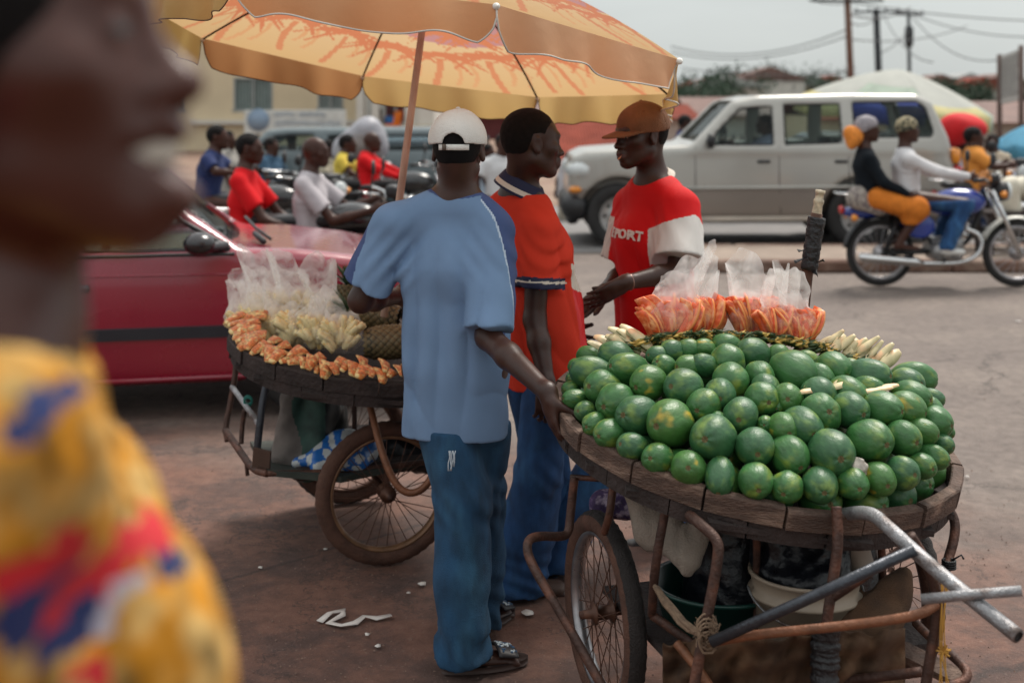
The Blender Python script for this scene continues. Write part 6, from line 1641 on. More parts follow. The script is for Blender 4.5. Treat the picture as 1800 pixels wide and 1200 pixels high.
def flat_strip(root, hw, Yc, x0_, x1_, z0, z1, th, m, name):
    b = MB(); n = 24; v = []
    for i in range(n + 1):
        x = lerp(x0_, x1_, i / n)
        for (z, o_) in ((z0, 0), (z0 + .004, th), (z1 - .004, th), (z1, 0)): v.append(on_side(hw, Yc, x, z, o_ - .003))
    b.raw(v, [(i * 4 + k, i * 4 + k + 1, i * 4 + 5 + k, i * 4 + 4 + k) for i in range(n) for k in range(3)]); return b.build(name, m, root, smooth=False)
flat_strip(rcar, chw, CYC, -4.3, CXp(438), .455, .525, .020, mat('rub_strip', (.020, .024, .032), rough=.35, var=.1), 'rub_strip')
strip(rcar, chw, CYC, [(-4.2, .905), (CXp(100), .915), (CXp(410), .912)], .010, BLACKP, 'window_rubber')
strip(rcar, chw, CYC, [(-4.3, .80), (CXp(100), .81), (CXp(500), .80), (CXp(700), .74)], .006, CRIM, 'crease')
strip(rcar, chw, CYC, [(-4.0, .225), (CXp(430), .235)], .016, CRIM, 'sill')
strip(rcar, chw, CYC, [(CXp(441), .90), (CXp(446), .55), (CXp(440), .30)], .004, BLACKP, 'door_gap', off=-.001)
strip(rcar, chw, CYC, [(CXp(120), .90), (CXp(116), .55), (CXp(122), .25)], .004, BLACKP, 'door_gap', off=-.001)
F = Field(.006); hp_ = on_side(chw, CYC, CXp(143), CZp(503), .010); F.rbox(hp_, None, (.065, .018, .022), .015); F.build('door_handle', mat('handle_dark_chrome', (.10, .10, .11), rough=.2, metal=.8), rcar)
F = Field(.007); mp_ = V3(CXp(350), 6.93 - .07, CZp(425)); F.ell(mp_, None, (.085, .085, .062), .02); F.cone(mp_ + V3(.03, .05, -.03), V3(CXp(392), 7.04, .955), .03, .03, .03); F.build('wing_mirror', mat('mirror_shell', (.016, .013, .016), rough=.25, spec=.7), rcar)
wpr = MB(); wpr.tube([V3(CXp(475), 7.35, .955), V3(CXp(450), 7.7, .985), V3(CXp(430), 8.1, 1.02)], .010, 6); wpr.tube([V3(CXp(462), 7.25, .95), V3(CXp(447), 7.5, .975)], .018, 6); wpr.build('windscreen_wiper', BLACKP, rcar)
for sg in (-1, 1):
    MB().box((CXp(780), CYC + sg * .55, .64), (.12, .34, .15), rotz(-sg * .2), bev=.04).build('headlight', LAMPG, rcar)
    MB().box((-4.48, CYC + sg * .60, .72), (.10, .32, .16), bev=.03).build('tail_light', REDL, rcar)
MB().box((CXp(380), CYC, .86), (.35, 1.3, .12), bev=.05).build('dashboard', SEATC, rcar)
for x_ in (-2.55, -3.3):
    for sg in (-1, 1): MB().box((x_, CYC + sg * .36, .85), (.16, .46, .62), bev=.07).build('car_seat', SEATC, rcar)

# the saloon stands slightly askew, its nose turned away from the camera
_pv = Vector((-1.87, 7.0, 0)); _rm = Matrix.Rotation(R_(12), 3, 'Z'); rcar.location = _pv + _rm @ (rcar.location - _pv); rcar.rotation_euler.z = R_(12)
# dark car passing behind the estate car, and a grey van behind the riders
def simple_car(name, label, X0, X1, Y, zr, paint, cat='car', wr=.31, van=False):
    w = X1 - X0
    prof = [(X0, .32), (X0 + .02, .72), (X0 + .12, .86), (X0 + w * .24, .96), (X1 - .6, .97), (X1 - .08, .92), (X1, .6), (X1 - .02, .30)]
    gr = [(X0 + w * .20, .90), (X0 + w * .36, zr - .03), (X0 + w * .45, zr), (X0 + w * .74, zr), (X0 + w * .92, .92)] if not van else [(X0 + w * .06, .90), (X0 + w * .20, zr - .03), (X0 + w * .27, zr), (X1 - .12, zr), (X1 - .02, .92)]
    b0 = .98
    ws = [[(X0 + w * .32, b0), (X0 + w * .40, zr - .09), (X0 + w * .54, zr - .08), (X0 + w * .54, b0)], [(X0 + w * .58, b0), (X0 + w * .58, zr - .08), (X0 + w * .72, zr - .09), (X0 + w * .82, b0)]] if not van else [[(X0 + w * .16, 1.1), (X0 + w * .24, zr - .12), (X0 + w * .38, zr - .1), (X0 + w * .38, 1.1)], [(X0 + w * .44, 1.1), (X0 + w * .44, zr - .12), (X0 + w * .92, zr - .12), (X0 + w * .94, 1.1)]]
    return car(name, label, cat, prof, gr, ws, [(X0 + w * .19, wr), (X0 + w * .80, wr)], Y, .80, .032, paint, wr, MATS['hubcap_grey'], .93, zr, tum=.16)
px_at = lambda px, Y: (px - 900) / FPX * Y
simple_car('dark_car', 'dark car half hidden behind the silver estate car, one wheel showing below it', px_at(1262, 19.2), px_at(1262, 19.2) + 4.0, 19.6, 1.30, mat('paint_maroon_dark', (.035, .012, .012), rough=.3, coat=.5))
simple_car('grey_van', 'blue-grey van parked behind the motorcycle riders', px_at(372, 17.5), px_at(372, 17.5) + 3.6, 18.3, 1.40, mat('paint_blue_grey', (.10, .13, .14), rough=.35, coat=.4), 'van', van=True)

# ---------------------------------------------------------------- motorcycles
def motorbike(label, p0, p1, tank_m, lean=0.0, group=None, fender=None, detail=1, name='motorcycle'):
    """p0: rear wheel contact, p1: front wheel contact."""
    p0 = np.asarray(p0, float); p1 = np.asarray(p1, float); fx = nrm(p1 - p0); s = np.linalg.norm(p1 - p0) / 1.27; ly = np.cross((0, 0, 1), fx)
    W = lambda x, y, z: p0 + (fx * x + ly * y + V3(0, 0, 1) * z) * s
    root = thing(name, label, 'motorcycle', mid(p0, p1), group); fender = fender or CHROME
    for nm, x, tw in (('rear_wheel', 0, .045), ('front_wheel', 1.27, .038)):
        t = MB(); t.lathe([(.255, -tw * .6), (.275, -tw), (.305, -tw * .8), (.318, 0), (.305, tw * .8), (.275, tw), (.255, tw * .6), (.255, -tw * .6)], W(x, 0, .318), ly, 40)
        t.v[-1] = (t.v[-1] - W(x, 0, .318)) * s + W(x, 0, .318); w = t.build('wheel', TYRE, root)
        r = MB(); r.lathe([(.26, -.03), (.235, -.028), (.232, 0), (.235, .028), (.26, .03)], W(x, 0, .318), ly, 36); r.v[-1] = (r.v[-1] - W(x, 0, .318)) * s + W(x, 0, .318); solid(r.build('rim', RIMS, w), .004)
        sp = MB()
        for i in range(18): a = 2 * PI * i / 18; z = .03 * (1 if i % 2 else -1); sp.tube([W(x + .03 * math.cos(a + .5), z, .318 + .03 * math.sin(a + .5)), W(x + .235 * math.cos(a), 0, .318 + .235 * math.sin(a))], .003 * s, 4, cap=False)
        sp.lathe([(.0, -.06), (.055 if x == 0 else .05, -.05), (.07, -.02), (.07, .02), (.05, .05), (0, .06)], W(x, 0, .318), ly, 14); sp.build('hub_and_spokes', RIMS, w)
    f = MB(); 
    for y in (-.09, .09):
        f.tube([W(0, y, .318), W(.48, y, .34)], .022 * s, 8); f.tube([W(.48, y, .36), W(.30, y, .70), W(-.22, y, .74)], .016 * s, 8, smooth_path=1); f.tube([W(.02, y * 1.3, .34), W(.14, y * 1.3, .66)], .026 * s, 8)
    f.tube([W(.32, 0, .72), W(.95, 0, .86), W(.98, 0, .80), W(.78, 0, .33), W(.48, 0, .30)], .022 * s, 8, smooth_path=1); f.build('frame', BLACKP, root)
    e = Field(.014); e.rbox(W(.60, 0, .36), np.column_stack([fx, ly, (0, 0, 1)]), np.array([.16, .11, .11]) * s, .05 * s); e.cone(W(.66, 0, .42), W(.74, 0, .62), .085 * s, .075 * s, .02); e.cone(W(.52, -.12, .35), W(.52, .12, .35), .09 * s, .09 * s, .02)
    Fz = e; Fz.post.append(lambda Q, D: D + .006 * np.sin((Q - W(.66, 0, .42)) @ nrm(W(.74, 0, .62) - W(.66, 0, .42)) * 190)); e.build('engine', mat('engine_alloy', (.30, .30, .30), rough=.4, metal=.7, var=.3, scale=20), root)
    F = Field(.012); Mx = np.column_stack([fx, ly, (0, 0, 1)]); F.ell(W(.74, 0, .80), Mx, np.array([.25, .13, .13]) * s, .05); F.ell(W(.60, 0, .76), Mx, np.array([.16, .10, .09]) * s, .06); F.build('fuel_tank', tank_m, root)
    F = Field(.012)
    for y in (-.11, .11): F.ell(W(.34, y, .58), Mx, np.array([.15, .028, .12]) * s, .02); 
    F.ell(W(-.18, 0, .70), Mx, np.array([.20, .09, .06]) * s, .03); F.build('side_panels', tank_m, root)
    F = Field(.012); F.rbox(W(.22, 0, .79), Mx, np.array([.36, .13, .045]) * s, .04 * s); F.rbox(W(-.12, 0, .82), Mx, np.array([.16, .11, .04]) * s, .04 * s, .05); F.build('seat', mat('seat_vinyl', (.012, .012, .014), rough=.45), root)
    fk = MB()
    for y in (-.09, .09): fk.tube([W(1.27, y, .318), W(1.13, y, .66), W(1.02, y, .92)], [.030 * s, .024 * s, .020 * s], 8)
    fk.build('fork', CHROME, root)
    def fender_sheet(cx, a0, a1, m, nm_):
        g = MB(); g.grid(lambda u, v: W(cx, 0, .318) + (fx * math.cos(lerp(a0, a1, u)) + V3(0, 0, 1) * math.sin(lerp(a0, a1, u))) * (.352 - .9 * (v - .5) ** 2 * .09) * s + ly * (v - .5) * .13 * s, 18, 6); solid(g.build(nm_, m, root), .004)
    fender_sheet(1.27, .55, 2.75, fender, 'front_mudguard'); fender_sheet(0, 1.0, 3.0, BLACKP, 'rear_mudguard')
    ex = MB(); ex.tube([W(.76, -.13, .56), W(.90, -.14, .50), W(.90, -.15, .34), W(.74, -.15, .24), W(.40, -.16, .235), W(.30, -.16, .24)], .021 * s, 10, smooth_path=2); ex.tube([W(.36, -.16, .24), W(.28, -.16, .25), W(-.20, -.17, .29), W(-.24, -.17, .295)], [.022 * s, .045 * s, .045 * s, .028 * s], 12); ex.build('exhaust', CHROME, root)
    hb_ = MB(); hb_.tube([W(.98, -.02, .95), W(.98, -.14, 1.0), W(.86, -.36, 1.03), W(.76, -.38, 1.02)], .012 * s, 8, smooth_path=1); hb_.tube([W(.98, .02, .95), W(.98, .14, 1.0), W(.86, .36, 1.03), W(.76, .38, 1.02)], .012 * s, 8, smooth_path=1); h_ = hb_.build('handlebar', CHROME, root)
    for y in (-.38, .38): MB().tube([W(.86, y * .97, 1.03), W(.75, y, 1.02)], .020 * s, 8).build('grip', BLACKP, h_)
    for y in (-1, 1):
        m_ = MB(); m_.tube([W(.90, y * .30, 1.03), W(.93, y * .36, 1.20)], .006 * s, 6); m_.lathe([(0, -.01), (.055 * s, -.008), (.06 * s, .0), (.05 * s, .012), (0, .016)], W(.93, y * .37, 1.22), fx, 16); m_.build('mirror', BLACKP, h_)
    F = Field(.012); F.ell(W(1.12, 0, .90), Mx, np.array([.09, .10, .10]) * s, .02); F.rbox(W(1.04, 0, 1.02), Mx, np.array([.05, .11, .05]) * s, .03, .03); hl = F.build('headlamp_shell', BLACKP, root)
    MB().lathe([(.0, .012), (.07 * s, .004), (.085 * s, -.01), (.088 * s, -.03)], W(1.205, 0, .90), fx, 20).build('headlamp_lens', LAMPG, hl)
    for y in (-.17, .17): MB().lathe([(0, .03), (.03, .02), (.035, 0), (.02, -.03), (0, -.035)], W(1.10, y, .88), fx, 10).build('indicator', AMBER, root); MB().lathe([(0, .03), (.03, .02), (.035, 0), (.02, -.03), (0, -.035)], W(-.28, y, .66), -fx, 10).build('indicator', AMBER, root)
    MB().box(W(-.36, 0, .72), (.05, .12, .08), Mx, bev=.02).build('tail_light', REDL, root)
    rk = MB(); rk.tube([W(-.1, -.1, .86), W(-.42, -.1, .88), W(-.42, .1, .88), W(-.1, .1, .86)], .009 * s, 6); rk.build('rack', CHROME, root)
    sh_ = MB(); sh_.tube([W(.55, -.20, .27), W(.55, .20, .27)], .014 * s, 8); sh_.tube([W(.12, -.20, .36), W(.12, .20, .36)], .012 * s, 8); sh_.build('foot_pegs', BLACKP, root)
    return root, W
BBLUE = mat('bike_blue', (.008, .035, .26), rough=.2, coat=.8, var=.1)
bike, BWf = motorbike('blue motorcycle with chrome exhaust carrying two people past the kerb', V3(px_at(1547, 12.2), 12.2, 0), V3(px_at(1790, 12.1), 12.15, 0), BBLUE, fender=mat('fender_cream', (.55, .54, .48), rough=.3))
MB().box(BWf(.98, .0, 1.02), (.14, .22, .14), bev=.05).build('basket_bundle', mat('bundle_orange', (.60, .25, .08), rough=.8), bike)
MB().box(BWf(1.08, -.02, 1.04), (.10, .12, .10), bev=.04).build('basket_bundle', mat('bundle_white', (.6, .6, .58), rough=.8), bike)

def rider(label, Y, pts, lat_off, shirt=(.5, .5, .5), pants=(.02, .04, .1), skin=SKIN_W, h=.014, face=(1, -.1, 0), arms_long=False, group=None, hair=True, hs=1.0, depth=None, sleeve=.7, shirt_m=None, pants_m=None, shoes=True, detail=False, standing=False, short=None):
    """pts: pixels of head, neck, pelvis, elbow, wrist, knee, ankle, seen from the side at distance Y."""
    p = {k: P(v[0], v[1], Y) for k, v in pts.items()}
    up = nrm(p['neck'] - p['pelvis']); fw = nrm(V3(*face)); lt = nrm(np.cross(V3(0, 0, 1), fw)); w = .17
    so = p.get('shoulder', p['neck'] - up * .075)
    ew = .22; ho = .10 if not standing else .09
    J = dict(head=p['head'], neck=p['neck'], pelvis=p['pelvis'], shL=so + lt * w, shR=so - lt * w)
    for s, sg in (('L', 1), ('R', -1)):
        q = {k: P(pts[k + s][0], pts[k + s][1], Y) if (k + s) in pts else p[k] for k in ('el', 'wr', 'kn', 'an')} if True else None
        J['el' + s] = q['el'] + lt * sg * (w + .05); J['wr' + s] = q['wr'] + lt * sg * (.20 if not standing else .22); J['kn' + s] = q['kn'] + lt * sg * (.16 if not standing else .10); J['an' + s] = q['an'] + lt * sg * (.17 if not standing else .10)
    J['toeL'] = J['toeR'] = fw
    tilt = np.array([0, 0, 1.0])
    o, J = make_body(label, J, h=h, skin=skin, face=face, detail=detail, hs=hs, group=group)
    if hair: hair_cap(o, J, h=.011, grow=.007)
    sm = shirt_m or mat('shirt_%s' % label.split(' ')[0] + str(len(MATS)), shirt, rough=.85, var=.08, spec=.15)
    shirt_mesh(o, J, sm if isinstance(sm, list) else [sm], h=.013, loose=.022, sleeve=sleeve, hem=.10, folds=.008, seed=len(MATS), sl_r=(.064, .074))
    pm = pants_m or mat('pants_%d' % len(MATS), pants, rough=.9, var=.15, spec=.15)
    trousers(o, J, pm, h=.014, r=(.095, .080, .075, .075), folds=.006, low=.04, seed=len(MATS), hipr=.145, top_cut=.06, short=short)
    if shoes:
        for s in 'LR': shoe(o, J, s, shoes if not isinstance(shoes, bool) else MATS['shoe_black'], h=.012)
    return o, J
# the two on the blue motorcycle
WSH = mat('shirt_white_long', (.60, .59, .60), rough=.85, var=.06, spec=.15)
o, J = rider('man in a white long-sleeved shirt and dark patterned cap riding the blue motorcycle', 12.17, dict(head=(1596, 229), neck=(1590, 264), pelvis=(1594, 342), el=(1640, 300), wr=(1690, 308), kn=(1690, 356), an=(1655, 428)), 0, shirt_m=WSH, pants_m=DEN_B, sleeve=1.5, hair=False, shoes=mat('shoe_white', (.62, .61, .58), rough=.6))
CAMO = mat('cap_camouflage', (.34, .29, .18), rough=.9, col2=(.02, .025, .02), c2scale=26, c2pos=(.46, .54), var=.1)
F = Field(.010); M_ = J['M']; c_ = J['head']; F.ell(c_ + M_ @ V3(-.014, 0, .045), M_, (.106, .086, .09), .02); F.ell(c_ + M_ @ V3(-.04, 0, .01), M_, (.075, .082, .07), .03); F.post.append(lambda Q, D: np.maximum(D, -.0 - ((Q - c_) @ M_)[:, 2] + .25 * ((Q - c_) @ M_)[:, 0])); F.build('cap', CAMO, o)
BTOP = mat('top_black', (.008, .011, .015), rough=.9, var=.2, spec=.15)
OSK = mat('skirt_orange', (.56, .17, .025), rough=.85, var=.15, scale=20, spec=.15)
o, J = rider('woman in a black top, orange skirt and grey headwrap, passenger on the blue motorcycle', 12.17, dict(head=(1526, 228), neck=(1520, 264), pelvis=(1528, 345), el=(1545, 318), wr=(1585, 338), kn=(1612, 366), an=(1576, 420)), 0, shirt_m=BTOP, pants_m=OSK, sleeve=1.5, hair=False, shoes=False, short=.22)
F = Field(.010); M_ = J['M']; c_ = J['head']; F.ell(c_ + M_ @ V3(-.018, 0, .055), M_, (.108, .092, .085), .02); F.ell(c_ + M_ @ V3(-.05, 0, .01), M_, (.08, .085, .08), .03)
F.post.append(lambda Q, D: np.maximum(D + .003 * np.sin(((Q - c_) @ M_)[:, 2] * 160), -.0 - ((Q - c_) @ M_)[:, 2] + .45 * ((Q - c_) @ M_)[:, 0])); F.build('headwrap', mat('headwrap_grey', (.28, .26, .28), rough=.9, var=.3, scale=40), o)
F = Field(.010); F.ell(P(1500, 238, 12.15), None, (.085, .07, .10), .03); F.ell(P(1497, 250, 12.15), None, (.06, .06, .07), .04); F.post.append(lambda Q, D: D + .012 * snoise(Q, 40, 1)); F.build('scarf_knot', mat('scarf_orange', (.66, .22, .03), rough=.85, var=.2, scale=30), o)
F = Field(.012); F.cone(P(1545, 350, 12.0), P(1608, 368, 11.98), .11, .10, .05); F.cone(P(1545, 350, 12.3), P(1608, 368, 12.34), .11, .10, .05); F.cone(P(1612, 362, 12.0), P(1600, 384, 12.0), .10, .085, .05); F.cone(P(1612, 362, 12.33), P(1600, 384, 12.33), .10, .085, .05); F.post.append(lambda Q, D: np.maximum(D + .006 * snoise(Q, 30, 2), P(0, 392, 12.17)[2] - Q[:, 2])); F.build('skirt', OSK, o)
F = Field(.012); F.cone(P(1510, 348, 12.1), P(1545, 362, 12.05), .12, .09, .05); F.post.append(lambda Q, D: D + .008 * snoise(Q, 40, 2)); F.build('wrapper_cloth', mat('wrapper_striped', (.16, .13, .13), rough=.9, col2=(.42, .38, .33), c2scale=30, c2pos=(.45, .55), stretch=(3, 1, .5)), o)

# riders in the traffic behind the crimson car
RSHIRT = mat('polo_bright_red', (.60, .010, .014), rough=.8, var=.06, spec=.15); GSH = mat('shirt_light_grey', (.44, .41, .43), rough=.85, var=.08, spec=.15)
bk1, _ = motorbike('dark motorcycle carrying the men in red and grey shirts, hidden below by the crimson car', V3(px_at(455, 10.2), 10.2, 0), V3(px_at(455, 10.2) + 1.30, 10.2, 0), mat('bike_black', (.012, .012, .014), rough=.25, coat=.6))
rider('man in a red polo shirt sitting as passenger behind the crimson car', 10.2, dict(head=(440, 262), neck=(430, 300), pelvis=(432, 418), el=(478, 382), wr=(548, 410), kn=(565, 432), an=(548, 520)), 0, shirt_m=RSHIRT, pants_m=mat('trousers_mauve_grey', (.07, .055, .07), rough=.9), h=.012, detail=True, face=(.99, -.1, -.02))
rider('shaven-headed man in a light grey T-shirt steering a motorcycle behind the crimson car', 10.2, dict(head=(556, 268), neck=(545, 306), pelvis=(546, 416), el=(598, 372), wr=(662, 345), kn=(650, 420), an=(640, 515), elR=(602, 384), wrR=(668, 366)), 0, shirt_m=GSH, pants_m=DEN_D, h=.012, detail=True, hair=False, face=(.97, -.2, -.02))
bk2, _ = motorbike('motorcycle of the man in dark blue, far left behind the crimson car', V3(px_at(352, 12.6), 12.6, 0), V3(px_at(352, 12.6) + 1.28, 12.5, 0), MATS['bike_black'])
rider('man in a dark blue shirt riding at the far left of the traffic', 12.6, dict(head=(384, 242), neck=(376, 268), pelvis=(362, 350), el=(392, 300), wr=(430, 302), kn=(440, 362), an=(432, 420)), 0, shirt_m=mat('shirt_dark_blue', (.012, .025, .10), rough=.85), pants_m=DEN_D, h=.014)
bk3, _ = motorbike('motorcycle with round mirrors standing between the riders', V3(px_at(470, 13.6), 13.9, 0), V3(px_at(470, 13.6) + .9, 13.1, 0), MATS['bike_black'])
bk4, _ = motorbike('motorcycle of the man in the red hooded top', V3(px_at(618, 15.2), 15.2, 0), V3(px_at(618, 15.2) + 1.27, 15.1, 0), MATS['bike_black'])
rider('man in a red hooded top riding behind the umbrella pole', 15.2, dict(head=(655, 250), neck=(645, 270), pelvis=(650, 330), el=(672, 296), wr=(702, 308), kn=(705, 340), an=(700, 390)), 0, shirt_m=RSHIRT, pants_m=mat('trousers_teal_grey', (.06, .10, .12), rough=.9), sleeve=1.5, hair=False, h=.016)
rider('passenger in a yellow T-shirt behind the rider in red', 15.6, dict(head=(612, 254), neck=(606, 272), pelvis=(606, 330), el=(622, 302), wr=(640, 315), kn=(655, 338), an=(650, 390)), 0, shirt_m=mat('shirt_yellow', (.62, .48, .08), rough=.85, spec=.15), pants_m=DEN_D, h=.016)
F = Field(.02); F.cone(P(604, 262, 16.2), P(650, 240, 16.2), .16, .22, .1); F.cone(P(650, 235, 16.2), P(668, 262, 16.2), .16, .10, .1); F.post.append(lambda Q, D: D + .05 * snoise(Q, 10, 1) + .02 * np.abs(snoise(Q, 30, 2))); tag(F.build('plastic_sheet', mat('sheet_white', (.30, .30, .33), rough=.5, var=.1)), 'bulging white plastic sheet carried behind the riders in yellow and red', 'plastic sheet')
rider('person in a white shirt with back turned among the riders', 19, dict(head=(513, 247), neck=(513, 262), pelvis=(513, 320), el=(500, 295), wr=(500, 320), kn=(515, 365), an=(515, 405)), 0, shirt=(.5, .49, .48), h=.02, face=(0, 1, 0), standing=True)
rider('man in a white gown standing between the men in blue and orange', 14.5, dict(head=(884, 254), neck=(881, 276), pelvis=(878, 345), el=(870, 315), wr=(872, 345), kn=(875, 395), an=(872, 438)), 0, shirt=(.55, .55, .56), pants=(.20, .30, .42), h=.016, face=(.3, -.9, 0), standing=True)
rider('person in pale clothes walking at the roadside left of the silver car', 19, dict(head=(1000, 280), neck=(998, 296), pelvis=(995, 335), el=(990, 318), wr=(988, 335), kn=(995, 362), an=(993, 392)), 0, shirt=(.5, .48, .50), pants=(.45, .40, .33), h=.02, face=(-.9, -.3, 0), standing=True, hs=.9)
rider('man in a dark blue shirt and cap riding behind the bonnet of the silver car', 18.8, dict(head=(1205, 217), neck=(1199, 233), pelvis=(1196, 290), el=(1212, 262), wr=(1226, 270), kn=(1232, 298), an=(1226, 345)), 0, shirt=(.015, .03, .12), h=.02, face=(1, 0, -.2))
motorbike('motorcycle behind the bonnet of the silver car', V3(px_at(1186, 18.9), 18.9, 0), V3(px_at(1186, 18.9) + 1.27, 18.9, 0), MATS['bike_black'])
o, J = rider('driver of the silver car, arm on the steering wheel', 15.82, dict(head=(1343, 219), neck=(1350, 240), pelvis=(1352, 296), el=(1322, 268), wr=(1290, 255), kn=(1290, 300), an=(1270, 345)), 0, shirt=(.32, .33, .42), h=.018, face=(-1, -.1, 0))
MB().tube([V3(SX(1282), 15.95, 1.24) + .19 * V3(.25 * math.cos(a), math.sin(a), .95 * math.cos(a)) for a in np.linspace(0, 2 * PI, 20)[:-1]], .015, 6, closed=True).build('steering_wheel', BLACKP, suv)
for x_, y_, Y_, col_, lb in ((580, 262, 17.2, (.45, .40, .30), 'person in a cream shirt between the grey-shirted rider and the one in yellow'), (478, 258, 17.0, (.05, .10, .16), 'person in a teal shirt behind the men in red and grey'), (742, 286, 22, (.10, .10, .12), 'person in dark clothes inside the dark shopfront'), (722, 290, 24, (.30, .10, .08), 'person in a brick-red shirt at the dark shopfront'), (858, 268, 17.5, (.38, .46, .55), 'person in a pale blue shirt beside the man in the white gown'), (402, 246, 17.0, (.35, .33, .30), 'person in a beige shirt behind the man in dark blue'), (1020, 292, 22, (.30, .18, .10), 'person in brown clothes beside the silver car\'s bonnet')):
    k_ = 17.0 / Y_; rider(lb, Y_, dict(head=(x_, y_), neck=(x_ - 2, y_ + 17 * k_), pelvis=(x_ - 2, y_ + 82 * k_), el=(x_ + 6, y_ + 50 * k_), wr=(x_ + 16, y_ + 70 * k_), kn=(x_, y_ + 135 * k_), an=(x_ - 2, y_ + 190 * k_)), 0, shirt=col_, h=.022, face=(1, -.4, 0), standing=True)
motorbike('motorcycle parked behind the teal-shirted person', V3(px_at(520, 16.4), 16.4, 0), V3(px_at(520, 16.4) + 1.27, 16.5, 0), MATS['bike_black'])
motorbike('motorcycle standing to the right of the umbrella pole', V3(px_at(735, 18.4), 18.4, 0), V3(px_at(735, 18.4) + 1.2, 18.0, 0), mat('bike_red', (.30, .01, .01), rough=.25, coat=.6))
# right edge: market traffic
o, J = rider('man in an orange shirt riding at the right edge behind the blue motorcycle', 14.4, dict(head=(1713, 242), neck=(1712, 262), pelvis=(1716, 320), el=(1742, 292), wr=(1765, 290), kn=(1768, 325), an=(1760, 375)), 0, shirt=(.60, .24, .05), h=.016, face=(.98, -.2, 0))
motorbike('motorcycle of the man in the orange shirt', V3(px_at(1700, 14.4), 14.4, 0), V3(px_at(1700, 14.4) + 1.27, 14.3, 0), MATS['bike_black'])
motorbike('motorcycle with a lit headlamp facing the camera at the right edge', V3(px_at(1768, 15.5) + .6, 16.6, 0), V3(px_at(1760, 15.5) + .25, 15.4, 0), BBLUE)
F = Field(.02); F.cone(P(1775, 330, 13.8), P(1780, 362, 13.8), .13, .11, .05); F.cone(P(1800, 330, 13.9), P(1810, 345, 13.9), .12, .10, .05); F.post.append(lambda Q, D: D + .02 * snoise(Q, 22, 1)); tag(F.build('flour_sack', mat('sack_cream', (.58, .54, .44), rough=.7, var=.2, scale=9)), 'cream sack on the roadside behind the front wheel of the blue motorcycle', 'sack')
MB_ = thing('roadside_stand', 'low wooden roadside stand carrying the cream sack', 'stand', P(1790, 440, 13.9))
MB().box(P(1792, 372, 13.9), (.9, .5, .04), bev=.01).build('stand_top', WOODD, MB_, smooth=False)
for dx in (-.38, .38):
    for dy in (-.2, .2): MB().box(V3(P(1792, 372, 13.9)[0] + dx, 13.9 + dy, .28), (.05, .05, .56)).build('leg', WOODD, MB_, smooth=False)
F = Field(.02); F.ell(P(1693, 226, 17.6), None, (.34, .3, .20), .05); F.ell(P(1675, 235, 17.6), None, (.2, .2, .18), .08); F.post.append(lambda Q, D: D + .03 * snoise(Q, 9, 1)); tag(F.build('red_bundle', mat('cloth_red_bundle', (.55, .008, .012), rough=.8, var=.15)), 'big red cloth bundle held up behind the rear of the silver car', 'bundle')
rider('porter standing under the red bundle behind the silver car', 17.7, dict(head=(1690, 262), neck=(1690, 279), pelvis=(1690, 335), el=(1700, 285), wr=(1704, 262), kn=(1690, 375), an=(1690, 395)), 0, shirt=(.42, .42, .48), h=.02, face=(0, -1, 0), standing=True)
rider('person in a cream shirt standing right of the man in orange', 17.5, dict(head=(1745, 252), neck=(1745, 268), pelvis=(1745, 325), el=(1735, 298), wr=(1733, 322), kn=(1745, 365), an=(1745, 395)), 0, shirt=(.50, .42, .32), h=.02, face=(-.5, -1, 0), standing=True)

# ---------------------------------------------------------------- big parasols in the market
def parasol(name, label, cx, cy, zr, zt, R, cols, nseg=8, pole_m=None, loc=None, tilt=(0, 0)):
    root = thing(name, label, 'parasol', (cx, cy, 0)); N_ = nrm([tilt[0], tilt[1], 1]); M = frame(N_); c = V3(cx, cy, zr)
    for k in range(nseg):
        a0 = 2 * PI * k / nseg; a1 = 2 * PI * (k + 1) / nseg
        def f(u, v):
            r = .01 + v * .99; a = lerp(a0, a1, u); ch = math.cos(PI / nseg) / math.cos(a - (a0 + a1) / 2); z = (zt - zr) * (1 - min(r, 1) ** 1.4) - .05 * sag(u) * r
            if v > .93: z -= (v - .93) * 2.2; r = .94
            return c + M @ V3(R * r * ch * math.cos(a), R * r * ch * math.sin(a), z)
        g = MB(); g.grid(f, 8, 14); g.m = [(min(len(cols[k % len(cols)]) - 1, int((i // 8) / 14 * len(cols[k % len(cols)])))) for i in range(len(g.f))]; solid(g.build('canopy_panel', cols[k % len(cols)], root), .004)
    MB().tube([V3(cx - N_[0], cy, 0), c + N_ * (zt - zr)], .025, 8).build('pole', pole_m or BLACKP, root)
    return root
CW = mat('canopy_offwhite', (.50, .51, .47), rough=.8, var=.08, scale=3, transl=.3); CY = mat('canopy_pale_yellow', (.62, .56, .28), rough=.8, transl=.3); CG = mat('canopy_pale_green', (.40, .48, .40), rough=.8, transl=.3); CB = mat('canopy_blue', (.03, .045, .28), rough=.8, transl=.3)
CLB = mat('canopy_sky_blue', (.12, .38, .55), rough=.8, transl=.3)
c = P(1572, 205, 21.0); parasol('market_parasol', 'large off-white parasol with faded stripes rising behind the silver car', c[0], 21.0, 1.62, CAMZ + (HY - 122) / FPX * 21, 1.75, [[CW, CW, CW, CY], [CW, CW, CG, CB], [CW, CW, CW, CY], [CW, CW, CW, CG]], 8, tilt=(.10, -.05))
c = P(1800, 262, 18.0); parasol('market_parasol', 'light blue parasol at the right edge of the market', c[0] + .1, 18.0, 1.12, 1.45, .60, [[CLB]], 8)

